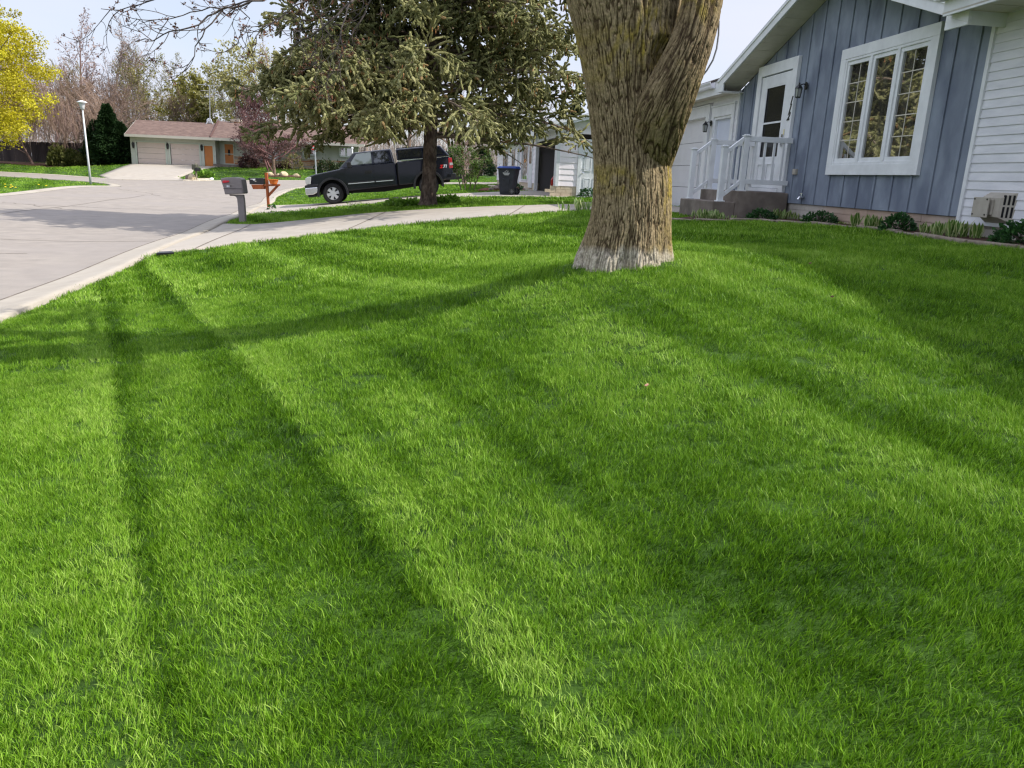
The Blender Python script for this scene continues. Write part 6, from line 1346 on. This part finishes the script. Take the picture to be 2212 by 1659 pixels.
gvl, gp_ = strip('gravel_patch', [f6(1165, 995, 59)[:2], f6(1320, 985, 59.8)[:2], f6(1590, 1010, 60.2)[:2]], [f6(1150, 1040, 58.2)[:2], f6(1350, 1048, 58.2)[:2], f6(1590, 1050, 58.6)[:2]], 20, 6, .07, mat('pale_gravel', srgb(206, 196, 176), srgb(160, 148, 130), scale=8, rough=1, bump=1, bscale=14, dist=.06)); tag(gvl, kind='structure'); EXCL.append(gp_)
m_bright = leafmat('bright_leaf', [(.05, .13, .01), (.14, .28, .03), (.25, .42, .06)], trans=.3)
mound(fg(1450, 975, 60.5), .75, .4, .5, 'bright green perennial clump right of the far driveway mailbox', 31, m=m_bright, name='perennial', cat='plant', group=None, n=350, lsz=.22)
mound(fg(1375, 930, 61), .35, .3, .6, 'thin green sprig behind the far driveway mailbox', 32, m=m_bright, name='sprig_plant', cat='plant', group=None, n=90, lsz=.2)
m_dshr = leafmat('dark_shrub_leaf', [(.012, .022, .008), (.03, .05, .016), (.06, .08, .03)], trans=.15); m_maroon = leafmat('maroon_shrub', [(.02, .008, .01), (.05, .02, .022), (.08, .04, .035)], trans=.15)
def gpx(u, v, Y): p = P(u, v, Y); return (p[0], p[1], T(p[0], p[1]))
mound(gpx(538, 362, 69), .82, .6, 1.15, 'round dark maroon shrub left of the white picture window far away', 33, m=m_maroon, name='round_shrub', n=900, lsz=.14, group='foundation shrubs at the ranch house')
mound(gpx(610, 362, 69.4), .7, .5, .35, 'low spreading shrub below the far picture window', 34, m=m_maroon, name='low_shrub', n=400, lsz=.14, group='foundation shrubs at the ranch house')
mound(gpx(633, 364, 68.5), .9, .6, 1.5, 'loose yellowish bush against the stone, right of the plum tree', 35, m=leafmat('ochre_leaf', [(.08, .08, .02), (.16, .15, .05), (.25, .22, .08)], trans=.2), name='loose_bush', n=420, lsz=.13, group='foundation shrubs at the ranch house')
mound(gpx(704, 369, 67), .95, .7, 1.1, 'dark round evergreen above the pickup hood', 36, m=m_dshr, name='round_shrub', n=900, lsz=.14, group='foundation shrubs at the ranch house')
mound(gpx(736, 370, 67), .8, .6, .95, 'smaller dark round evergreen nearer the pickup windshield', 37, m=m_dshr, name='round_shrub', n=700, lsz=.14, group='foundation shrubs at the ranch house')
rb1 = [(583, 369, .35), (613, 370, .45), (600, 371, .25), (640, 371, .3)]
for i, (u, v, s) in enumerate(rb1): rock(gpx(u, v, 63.5), (s, s*.7, s*.6), ['rounded grey brown rock left of the plum tree trunk', 'largest pale rock right of the plum tree trunk', 'small rock at the base of the plum tree', 'flat rock farthest right in the plum tree ring'][i], 41+i, m_bould, 'rocks ringing the plum tree')
rbd, _p = strip('tree_ring_bed', [gpx(572, 370, 64)[:2], gpx(650, 372, 64.3)[:2]], [gpx(575, 372, 62.6)[:2], gpx(650, 375, 62.8)[:2]], 10, 5, .05, m_mulch); tag(rbd, kind='structure'); EXCL.append(_p)
# sign pole beyond the pickup, red and white sign half hidden in the spruce
pb = gpx(684, 379, 50); sg = thing('sign_pole', pb, 'slim white pole with small red and white sign above the pickup hood', 'sign'); mb = MB(); tp_ = P(680, 318, 50); mb.tube([pb, tp_], .045, 8); mb.build('pole', m_galv, sg)
mb = MB(); c = P(677, 319, 49.95); th = np.arange(8)*math.pi/4+math.pi/8; mb.prism([c+np.array([.17*math.cos(t), -.04, .17*math.sin(t)]) for t in th], (0, .02, 0)); mb.build('sign_plate', m_dred, sg)
mb = MB(); mb.box(c+np.array([.05, -.05, .0]), (.28, .01, .10)); mb.build('white_band', m_white, sg)
pb = gpx(762, 372, 60); s2 = thing('white_pole', pb, 'thin white pole rising behind the pickup windshield', 'pole'); mb = MB(); mb.tube([pb, P(761, 322, 60)], .05, 6); mb.build('shaft', m_white, s2); mb = MB(); mb.lathe(P(761, 322, 60), [(.05, 0), (.1, .06), (.04, .15)], 8); mb.build('finial', m_white, s2)
# flat black drain edge at the kerb corner of our drive
dpn = [G(338, 550.5, .05), G(376, 548.5, .05), G(372, 545.5, .05), G(345, 547, .05)]
mb = MB(); mb.prism(dpn, (0, 0, .03)); tag(mb.build('drain_edge', m_black, loc=dpn[0]), 'flat black plastic drain edge where the kerb meets the near driveway', 'drain')
# small weed by the wooden post; dandelions at the left kerb
mound(G(588, 451, .05), .12, .12, .14, 'small broad leaved weed beside the wooden mailbox post', 61, m=m_sedum, name='weed', cat='weed', group=None, n=26, lsz=.11)
m_dand = mat('dandelion_yellow', srgb(232, 206, 40), rough=.7)
r_ = np.random.default_rng(3)
for i, (u, v) in enumerate([(11, 401), (24, 403), (27, 406), (34, 408), (23, 408), (84, 402), (100, 404), (12, 407)]):
    p = G(u, v+1.0); e = thing('dandelion', p, 'yellow dandelion in the grass by the left kerb', 'dandelion', 'dandelions by the left kerb'); mb = MB(); mb.tube([p, p+np.array([0, 0, .08])], .006, 4); mb.build('stalk', m_bright, e); mb = MB(); mb.lathe(p+np.array([0, 0, .08]), [(.01, 0), (.05, .012), (.045, .03), (.01, .04)], 10); mb.build('flower', m_dand, e)
# litter on the lawn and road: dark leaves and stones
m_leafd = mat('dead_leaf', srgb(60, 44, 34), srgb(92, 66, 46), scale=30, rough=.9); m_pink = mat('petal', srgb(196, 150, 124), rough=.8)
for (u, v, mtl, lb_, nm, ct) in [(1395, 856, m_pink, 'pale pink petal lying on the lawn in front of the trunk', 'petal', 'petal'), (1748, 585, m_leafd, 'dark curled leaf on the sunlit lawn right of the trunk', 'dead_leaf', 'leaf'), (1795, 660, m_leafd, 'small dark dead leaf on the lawn below the picture window', 'dead_leaf', 'leaf')]:
    p = G(u, v); p = p+np.array([0, 0, .055]); mb = MB(); g_ = np.array([[(a*.009, b*.007, .005*math.sin(a*2+b)) for b in (-1, -.3, .3, 1)] for a in (-1, -.3, .4, 1)]); mb.grid(g_+p); o = mb.build(nm, mtl, loc=p); tag(o, lb_, ct); sm = o.modifiers.new('th', 'SOLIDIFY'); sm.thickness = .003
p = G(843, 438.5) if False else G(773, 0+414) if False else None
# hostas and daylilies round the spruce foot, and along our drive
for i, (u, v, rx, lb_) in enumerate([(858, 446, .42, 'leafy groundcover clump left of the spruce trunk, leftmost of four'), (885, 447, .38, 'leafy groundcover clump touching the left side of the spruce trunk'), (955, 442, .30, 'leafy groundcover clump right of the spruce trunk'), (975, 440, .22, 'smallest groundcover clump right of the spruce trunk')]):
    p = G(u, v); mound(p, rx, rx*.7, .20, lb_, 70+i, m=m_hosta if False else m_bright, name='groundcover', cat='plant', group='groundcover clumps at the spruce foot', n=260, lsz=.11)
for i, (u, v) in enumerate([(1236, 459), (1252, 457), (1266, 456)]):
    p = G(u, v); hosta((p[0], p[1], p[2]), 9, .25, .28, ['wispy tuft of tall blades at the driveway edge, farthest from the maple', 'wispy tuft of tall blades in the middle at the driveway edge', 'wispy tuft of tall blades at the driveway edge touching the maple trunk'][i], 90+i, group='tall tufts along the driveway edge')
m_tuftd = leafmat('dry_tuft', [(.10, .10, .03), (.2, .2, .07), (.3, .3, .12)], rnd=False)
mound(gpx(1271, 424, 30.2), .4, .3, .35, 'small green bush at the white side door step', 95, m=m_sedum, name='small_bush', n=260, lsz=.08, group=None)
# ------------------------------------------------------------------ trees and hedges beyond the road
def tm(name, c, c2): return mat(name, c, c2, scale=1.5, rough=.95)
m_tgrey = tm('bark_grey', srgb(116, 104, 96), srgb(142, 128, 120)); m_tbrown = tm('bark_brown', srgb(110, 92, 80), srgb(134, 114, 102)); m_tpink = tm('twig_rosy', srgb(132, 108, 104), srgb(158, 134, 128)); m_tolive = tm('twig_olive', srgb(118, 108, 76), srgb(140, 128, 92)); m_ttan = tm('twig_tan', srgb(142, 120, 104), srgb(122, 104, 92)); m_tplum = tm('twig_plum', srgb(100, 72, 72), srgb(128, 94, 92))
L_yel = leafmat('maple_blossom', [(.16, .14, .004), (.36, .31, .008), (.56, .50, .02), (.70, .66, .06)], trans=.4, rnd=False)
L_olv = leafmat('olive_bud', [(.10, .10, .02), (.20, .19, .04), (.32, .30, .07)], trans=.3, rnd=False)
L_ylw = leafmat('pale_bud', [(.24, .23, .08), (.36, .34, .12), (.48, .46, .2)], trans=.3, rnd=False)
L_ros = leafmat('rosy_bud', [(.20, .13, .12), (.34, .25, .22), (.48, .38, .34)], trans=.2, rnd=False)
L_plm = leafmat('plum_bud', [(.08, .04, .04), (.14, .075, .072), (.20, .12, .11)], trans=.25, rnd=False)
L_arb = leafmat('arborvitae', [(.008, .018, .007), (.018, .042, .013), (.038, .075, .022)], trans=.08, rnd=False, spec=.15)
L_drk = leafmat('dark_conifer', [(.012, .024, .012), (.03, .052, .028), (.06, .09, .05)], trans=.08, rnd=False, spec=.15)
def BT(name, u, Y, vtop, hw, label, m, seed, group=None, cat='tree', leaves=None, nleaf=0, lsz=.3, dense=1.0, trop=.10, ang=38, bole=.18, multi=1, droop=0, tw=.014, leafsig=.12, base_v=None, x=None, ks=(7, 5, 4, 3)):
    p0 = P(u, 380, Y); X = p0[0] if x is None else x; zg = T(X, Y); top = P(u, vtop, Y)[2]; Ht = top-zg; sp = hw*Y/FPX
    e = thing(name, (X, Y, zg-.05), label, cat, group); r = np.random.default_rng(seed)
    d0 = [(r.normal(0, .12 if multi == 1 else .35), r.normal(0, .12 if multi == 1 else .3), 1) for _ in range(multi)]
    lv = [dict(seg=8, wig=.05, trop=.04, tip=.2),
          dict(n=int(15*dense), t0=bole, ratio=.62*min(1.3, sp/Ht/.30), ang=ang, seg=6, wig=.12, trop=trop, rr=.5, rmin=.03, shape=lambda t: 1.1-.62*t),
          dict(n=int(8*dense), t0=.15, ratio=.52, ang=38, seg=5, wig=.16, trop=trop*.7-droop, rr=.5, rmin=.02),
          dict(n=int(8*dense), t0=.1, ratio=.55, ang=38, seg=4, wig=.2, trop=.04-droop*1.4, rr=.6, rmin=tw)]
    lv[-1]['tip'] = .5
    g = grow([(X+r.normal(0, .15)*(multi > 1), Y, zg-.1) for _ in range(multi)], d0, Ht*.93, max(.12, Ht*.018)/(multi**.5), lv, seed)
    V, F = tubes(g[:1], [8]); npmesh('trunk', V, F, m, e, True); V, F = tubes(g[1:], ks[1:]); npmesh('crown', V, F, m, e)
    if leaves is not None:
        pts = along(g[3][0], nleaf, r, .1); pts = pts+r.normal(0, leafsig, pts.shape); V, F = leafquads(pts, lsz, r, .2, .8); o = npmesh('leaves', V, F, leaves, e)
        setattr_f(o, 'tint', np.clip(.5+.9*(fbm(pts[:, 0]+pts[:, 1], pts[:, 2], 1.4, seed, 3)-.5)+r.normal(0, .16, len(pts)), 0, 1), 'FACE')
    return e
GA = 'bare and budding trees beyond the road'
BT('bare_tree', 70, 84, 105, 62, 'rosy grey bare tree rising behind the yellow blossoming maple', m_tpink, 101, GA, leaves=L_ros, nleaf=1, lsz=.16, dense=1.1)
BT('bare_tree', 118, 80, 135, 55, 'hazy pinkish bare tree directly right of the yellow maple crown', m_tpink, 102, GA, leaves=L_ros, nleaf=1, lsz=.15, dense=1.1)
BT('bare_tree', 192, 88, 62, 48, 'tall bare tree with pale buds, left of the tallest pair above the lamp', m_tpink, 103, GA, leaves=L_ros, nleaf=1, lsz=.18, dense=1.05, trop=.16, ang=30)
BT('bare_tree', 235, 86, 60, 46, 'tallest upright bare tree with pale buds right of the street lamp', m_tgrey, 104, GA, leaves=L_ros, nleaf=1, lsz=.16, dense=1.05, trop=.2, ang=27)
BT('bare_tree', 205, 76, 190, 62, 'spreading brown crab tree with leaning trunk just right of the street lamp', m_tbrown, 105, GA, dense=1.15, multi=3, ang=50, trop=.02, bole=.1)
BT('bare_tree', 285, 90, 118, 48, 'tall brown bare tree behind the left end of the garage roof', m_tbrown, 106, GA, dense=1.1, trop=.16, ang=30, leaves=L_olv, nleaf=1, lsz=.12)
BT('bare_tree', 330, 92, 150, 60, 'olive tinged bare tree behind the middle of the garage roof', m_tolive, 107, GA, leaves=L_olv, nleaf=2, lsz=.2, dense=1.05)
BT('budding_tree', 378, 88, 172, 52, 'yellow green budding tree behind the right half of the garage roof', m_tolive, 108, GA, leaves=L_olv, nleaf=4, lsz=.26, dense=1.0)
BT('bare_tree', 425, 96, 185, 34, 'thin grey bare tree left of the roof antenna', m_tgrey, 109, GA, dense=.85, trop=.16, ang=28)
BT('bare_tree', 462, 96, 178, 30, 'slender grey bare tree right behind the roof antenna', m_tgrey, 110, GA, dense=.8, trop=.18, ang=26)
BT('budding_tree', 545, 86, 152, 78, 'broad yellow green budding tree behind the ranch house chimney', m_tolive, 111, GA, leaves=L_ylw, nleaf=4, lsz=.24, dense=1.1)
BT('budding_tree', 452, 84, 218, 34, 'low olive budding tree behind the roof valley of the ranch house', m_tolive, 119, GA, leaves=L_olv, nleaf=4, lsz=.24, dense=.9)
BT('budding_tree', 622, 78, 92, 50, 'pale yellow budding tree between the chimney tree and the spruce', m_ttan, 112, GA, leaves=L_ylw, nleaf=1, lsz=.18, dense=.9)
for i, (u, Y, vt, hw, lb_, mm_) in enumerate([(700, 84, 60, 60, 'bare tree seen through the left side of the spruce', m_tgrey), (790, 90, 40, 60, 'grey bare tree behind the spruce, left of its trunk', m_tgrey), (880, 86, 60, 60, 'brown bare tree directly behind the spruce trunk', m_tbrown), (985, 84, 110, 60, 'bare tree behind the spruce, over the rear of the pickup', m_tbrown), (1075, 86, 130, 55, 'bare tree over the white house, seen through the spruce', m_tgrey), (1160, 90, 96, 42, 'bare tree between the spruce crown and the big maple', m_tgrey)]):
    BT('bare_tree', u, Y, vt, hw, lb_, mm_, 130+i, GA, dense=1.0)
for i, (u, Y, vt, hw, lb_) in enumerate([(20, 92, 120, 60, 'bare tree far behind the left end of the fence'), (150, 94, 118, 55, 'bare tree behind the weeping tree, back row'), (175, 80, 150, 45, 'dense brown bare tree left of the lamp head'), (255, 94, 96, 50, 'back row bare tree above the dark arborvitae'), (305, 84, 165, 45, 'dense bare tree just over the left roof ridge'), (355, 96, 150, 50, 'back row bare tree over the middle of the garage roof'), (405, 84, 215, 40, 'low bare tree over the right half of the garage roof'), (495, 96, 185, 50, 'back row bare tree left of the chimney'), (590, 96, 130, 45, 'back row bare tree above the plum trees')]):
    BT('bare_tree', u, Y, vt, hw, lb_, [m_tbrown, m_tgrey, m_tolive][i % 3], 180+i, GA, dense=1.15, leaves=L_olv if i > 3 else None, nleaf=1, lsz=.14)
BT('bare_tree', 1268, 95, 212, 22, 'small distant bare treetop above the white house beside the maple trunk', m_tpink, 140, GA, dense=.8)
BT('bare_tree', 1546, 52, 138, 34, 'bare treetop above the garage gutter, right of the maple limb', m_tgrey, 141, GA, dense=.9)
# weeping tree
e = BT('weeping_tree', 140, 74, 168, 60, 'tan weeping tree with long hanging twigs left of the street lamp', m_ttan, 150, None, dense=1.0, ang=48, trop=.02, tw=.014)
wr = np.random.default_rng(9); X0_, Yw = P(140, 380, 74)[0], 74.0; zw = T(X0_, Yw); n = 520; a = wr.uniform(0, 6.28, n); q = 3.1*wr.random(n)**.5; top = zw+7.2-3.6*(q/3.1)**2+wr.normal(0, .5, n)
st = np.stack([X0_+q*np.cos(a), Yw+q*np.sin(a)*.8, top], 1); dr = np.stack([np.cos(a)*.5, np.sin(a)*.5, .1+0*a], 1)
gw = grow(st, dr, (top-zw)*wr.uniform(.55, .97, n), .016, [dict(seg=9, wig=.07, trop=-.75, tip=.5), dict(n=4, t0=.2, ratio=.35, ang=20, seg=4, wig=.1, trop=-.7, rr=.8, rmin=.011)], 6)
V, F = tubes(gw, [3, 3]); npmesh('hanging_twigs', V, F, m_ttan, e)
e = BT('weeping_tree', 75, 73, 215, 55, 'rosy weeping tree hanging before the wooden fence under the yellow maple', m_tpink, 151, None, dense=.8, ang=48, trop=.0)
X0_ = P(75, 380, 73)[0]; zw = T(X0_, 73); n = 450; a = wr.uniform(0, 6.28, n); q = 2.9*wr.random(n)**.5; top = zw+5.8-2.2*(q/2.9)**2+wr.normal(0, .5, n)
gw = grow(np.stack([X0_+q*np.cos(a), 73+q*np.sin(a)*.7, top], 1), np.stack([np.cos(a)*.5, np.sin(a)*.5, .1+0*a], 1), (top-zw)*wr.uniform(.45, .85, n), .016, [dict(seg=9, wig=.07, trop=-.75, tip=.5), dict(n=3, t0=.2, ratio=.35, ang=20, seg=4, wig=.1, trop=-.7, rr=.8, rmin=.011)], 6)
V, F = tubes(gw, [3, 3]); npmesh('hanging_twigs', V, F, m_tpink, e)
# yellow maple in blossom
def leafcrown(name, X, Y, zc, rx, rz, label, m, mt, seed, n, sz, cl=260, flat=.85, bottom=None, cat='tree', group=None, trunkr=.22, clr=.55):
    zg = T(X, Y); r = np.random.default_rng(seed); e = thing(name, (X, Y, zg-.05), label, cat, group)
    th = r.uniform(0, 6.28, cl); cph = r.uniform(-1, 1, cl); rr_ = r.uniform(.3, 1.0, cl)**.45; sph = np.sqrt(1-cph**2); wob = 1+.16*np.sin(3*th+seed)+.12*np.sin(5*cph*3+th)
    c = np.stack([X+rx*rr_*wob*sph*np.cos(th), Y+rx*rr_*wob*sph*np.sin(th), zc+rz*rr_*cph], 1)
    if bottom is not None: c = c[c[:, 2] > bottom]
    k = r.integers(0, len(c), n); s = clr*r.uniform(.6, 1.3, len(c)); dd = r.normal(0, 1, (n, 3)); dd /= np.linalg.norm(dd, axis=1, keepdims=True); pts = c[k]+dd*(s[k]*r.random(n)**.4)[:, None]*np.array([1, 1, .75])
    V, F = leafquads(pts, sz, r, .2, .85); o = npmesh('leaves', V, F, m, e); tn = np.clip(r.uniform(.25, .75, len(c))[k]+r.normal(0, .17, n), 0, 1); setattr_f(o, 'tint', tn, 'FACE')
    mb = MB(); top = np.array([X, Y, zc+.3*rz]); mb.tube([(X, Y, zg-.1), (X+.05, Y, (zg+zc)/2), top], [trunkr, trunkr*.8, trunkr*.3], 10); mb.build('trunk', mt, e, smooth=True)
    mb = MB()
    for i in range(0, len(c), max(1, len(c)//110)):
        h = r.uniform(-.75, .25); s0 = np.array([X, Y, zc+h*rz]); mid = (s0+c[i])/2+np.array([0, 0, .3]); mb.tube([s0, mid, c[i]], [trunkr*.35, trunkr*.2, .02], 5)
    mb.build('boughs', mt, e); return e
xe_ = P(100, 200, 56)[0]
leafcrown('yellow_maple', P(-100, 380, 62)[0], 62, 7.9, 8.1, 6.2, 'bright yellow green blossoming maple at the left edge beyond the street', L_yel, m_tbrown, 3, 70000, .15, cl=760, clr=.8, bottom=2.4, trunkr=.3)
# plum tree before the ranch house
Xp = P(593, 372, 64)[0]; zp0 = T(Xp, 64); pe = thing('plum_tree', (Xp, 64, zp0), 'dark plum coloured ornamental tree with wide twiggy crown before the ranch house', 'tree')
gp_ = grow([(Xp, 64, zp0-.1)], [(-.06, 0, 1)], 1.7, .14, [dict(seg=5, wig=.04, tip=.75), dict(n=11, t0=.55, ratio=2.3, ang=62, seg=8, wig=.12, trop=.16, rr=.55, shape=lambda t: 1), dict(n=11, t0=.1, ratio=.45, ang=42, seg=5, wig=.16, trop=.12, rr=.5, rmin=.018), dict(n=9, t0=.1, ratio=.55, ang=40, seg=4, wig=.2, trop=.05, rr=.6, rmin=.012)], 33)
V, F = tubes(gp_[:1], [9]); npmesh('trunk', V, F, m_tbrown, pe, True); V, F = tubes(gp_[1:], [6, 4, 3]); npmesh('crown', V, F, m_tplum, pe)
r_ = np.random.default_rng(5); pts = along(gp_[3][0], 5, r_, .05); pts += r_.normal(0, .06, pts.shape); V, F = leafquads(pts, .11, r_, .2, .8); o = npmesh('leaves', V, F, L_plm, pe); setattr_f(o, 'tint', r_.uniform(0, 1, len(pts)), 'FACE')
# upright taller plum beside it, against the chimney
BT('plum_tree', 590, 67, 212, 42, 'taller plum coloured tree behind the wide one, beside the chimney', m_tplum, 160, None, leaves=L_plm, nleaf=3, lsz=.12, dense=1.0, multi=2, ang=40, bole=.15)
# dark arborvitae clump left of the garage
def conifer(name, u, Y, vtop, hw, label, m, seed, n=9000, sz=.26, group=None, shape=.8, cat='tree', zlow=.1, x=None):
    X = P(u, 380, Y)[0] if x is None else x; zg = T(X, Y); top = P(u, vtop, Y)[2]; Hh = top-zg; R_ = hw*Y/FPX; r = np.random.default_rng(seed)
    e = thing(name, (X, Y, zg), label, cat, group); t = r.random(n)**.85; a = r.uniform(0, 6.28, n); ring = R_*np.where(t < .25, .80+.8*t, (1-(t-.25)/.75)**shape)*(1+.10*np.sin(5*a+t*9)+.10*np.sin(t*38+2*a))
    q = ring*r.uniform(.55, 1.05, n)**.5; pts = np.stack([X+q*np.cos(a), Y+q*np.sin(a), zg+zlow+(Hh-zlow)*t-.10*q], 1); d = np.stack([np.cos(a), np.sin(a), .25+0*a], 1)
    V, F = leafquads(pts, sz, r, -.1, .45, dirs=d); o = npmesh('crown', V, F, m, e); setattr_f(o, 'tint', np.clip(.3+.5*fbm(a*2, t*6, .6, seed, 2)*(q/ring)+r.normal(0, .12, n), 0, 1), 'FACE')
    mb = MB(); mb.tube([(X, Y, zg-.1), (X, Y, zg+Hh*.9)], [R_*.08+.04, .03], 7); mb.build('trunk', m_tbrown, e); return e
GC = 'dark evergreens left of the garage'
conifer('arborvitae', 243, 71, 228, 34, 'tallest dark arborvitae left of the garage', L_arb, 1, 15000, .3, GC, .85); conifer('arborvitae', 268, 71, 268, 30, 'broad dark arborvitae touching the garage corner', L_arb, 2, 11000, .3, GC, .75); conifer('arborvitae', 216, 72, 262, 28, 'dark arborvitae nearest the street lamp', L_arb, 3, 11000, .3, GC, .8)
conifer('distant_spruce', 1236, 62, 208, 17, 'small blue green conifer beyond the white house roof', L_drk, 4, 5000, .28); conifer('distant_spruce', 1208, 64, 232, 15, 'lower dark conifer between the spruce boughs and white house gable', L_drk, 5, 4000, .28)
# undergrowth below the weeping tree
L_und = leafmat('undergrowth_leaf', [(.03, .045, .010), (.09, .10, .025), (.18, .18, .06)], trans=.2, rnd=False)
for i, (u, hw_, h_) in enumerate([(128, 20, 1.7), (158, 17, 1.3), (182, 16, .9), (204, 15, 1.2)]):
    p = gpx(u, 362, 71.5); mound(p, hw_*71/FPX, .8, h_, ['olive thicket shrub at the fence end', 'straw coloured thicket shrub below the weeping tree', 'low thicket shrub left of the lamp pole', 'thicket shrub right of the lamp pole'][i], 200+i, m=L_und, name='thicket_shrub', n=1600, lsz=.24, group='thicket along the back lot')
lt, _p = strip('leaf_litter', [P(-60, 354, 71)[:2], P(100, 360, 70.5)[:2], P(225, 364, 69.5)[:2]], [P(-60, 352, 76)[:2], P(100, 352, 75)[:2], P(270, 352, 75)[:2]], 30, 6, .05, mat('leaf_litter', srgb(92, 66, 50), srgb(60, 44, 34), scale=4, rough=1)); tag(lt, kind='structure'); EXCL.append(_p)
# wooden fence
m_fence = mat('old_fence', srgb(74, 64, 66), srgb(96, 86, 84), scale=3, rough=.95, stretch=(1, 1, .15), c3=srgb(52, 46, 50), s3=1.5)
fe = thing('wooden_fence', (P(60, 360, 76)[0], 76, 1.0), 'dark weathered vertical board fence at the back lot under the trees', 'fence'); r_ = np.random.default_rng(8)
xa, xb = P(-120, 360, 76)[0], P(212, 360, 76)[0]; x = xa; mb = MB(); yy = 76.0
while x < xb:
    z = T(x, yy); mb.box((x+.07, yy+r_.normal(0, .012), z+.95+r_.normal(0, .012)), (.135, .03, 1.9)); x += .145
mb.build('boards', m_fence, fe); 
for dz in (.4, 1.5): mb = MB(); mb.box(((xa+xb)/2, yy+.05, T((xa+xb)/2, yy)+dz), (xb-xa, .05, .1)); mb.build('rail', m_fence, fe)
for x in np.arange(xa, xb, 2.4): mb = MB(); mb.box((x, yy+.1, T(x, yy)+.95), (.1, .1, 2.0)); mb.build('post', m_fence, fe)
# shrubs and small trees right of the pickup
e = thing('loose_shrub', gpx(1010, 398, 38.5), 'tall loose green shrub left of the white house wall', 'shrub'); b0 = np.array(e.location); gs_ = grow([b0+np.array([dx, 0, 0]) for dx in (-.3, -.1, .1, .3)], [(-.3, 0, 1), (-.1, .1, 1), (.12, -.1, 1), (.3, 0, 1)], 1.9, .03, [dict(seg=6, wig=.1, trop=.1), dict(n=12, t0=.15, ratio=.4, ang=40, seg=4, wig=.15, rmin=.008), dict(n=6, t0=.1, ratio=.5, ang=40, seg=3, wig=.2, rmin=.006)], 71)
V, F = tubes(gs_, [5, 3, 3]); npmesh('stems', V, F, m_tbrown, e); r_ = np.random.default_rng(6); pts = along(gs_[2][0], 12, r_, .05)+r_.normal(0, .05, (len(gs_[2][0])*12, 3)); V, F = leafquads(pts, .085, r_, .2, .6); o = npmesh('leaves', V, F, leafmat('shrub_green', [(.03, .07, .01), (.08, .15, .02), (.16, .22, .05)], trans=.3, rnd=False), e); setattr_f(o, 'tint', r_.uniform(0, 1, len(pts)), 'FACE')
BT('bare_tree', 1000, 58, 262, 34, 'slim brown bare tree right behind the pickup tail', m_tbrown, 170, GA, dense=.9, multi=2)
conifer('far_hedge_conifer', 966, 72, 330, 22, 'low dark conifer far behind the pickup cap', L_drk, 6, 4000, .3)
conifer('far_hedge_conifer', 1040, 80, 318, 24, 'dark conifer beyond the lawn, left of the white house', L_drk, 7, 4000, .3)
# distant wood that closes the view
fwp = []; fwt = []; r_ = np.random.default_rng(17)
mb = MB(); nseg = 5200; az = r_.uniform(-70, 62, nseg); dist = r_.uniform(105, 150, nseg); xx = dist*np.sin(np.radians(az)); yy_ = dist*np.cos(np.radians(az)); zz_ = T(xx, yy_)
st = np.stack([xx, yy_, zz_], 1); dr = np.stack([r_.normal(0, .14, nseg), r_.normal(0, .14, nseg), np.ones(nseg)], 1)
gd = grow(st, dr, r_.uniform(3.5, 7.5, nseg), .07, [dict(seg=4, wig=.08, tip=.3), dict(n=7, t0=.2, ratio=.4, ang=35, seg=3, wig=.15, trop=.12, rr=.5, rmin=.03)], 18)
V, F = tubes(gd, [3, 3]); o = mesh_obj('distant_wood', V, F, tm('wood_haze', srgb(150, 136, 128), srgb(176, 160, 150))); tag(o, kind='stuff')
# trees across the street, behind and beside the photographer: seen in the picture window and shading the road
for i, (x, y, h, hw_, lb_) in enumerate([(-30, 26, 11, 5, 'bare tree across the street opposite the photographer, out of frame'), (-34, 14, 12, 5, 'second bare tree across the street, out of frame')]):
    pass
FASTG = 0
gp, gk, gs = grass_points()
print('tufts', len(gp))
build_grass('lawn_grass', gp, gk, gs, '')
for o in bpy.data.objects:
    o.select_set(False) if o.name in SC.objects else None

SC.cycles.use_denoising = True
SC.cycles.filter_width = 1.3
SC.cycles.use_adaptive_sampling = True
SC.cycles.adaptive_threshold = .02
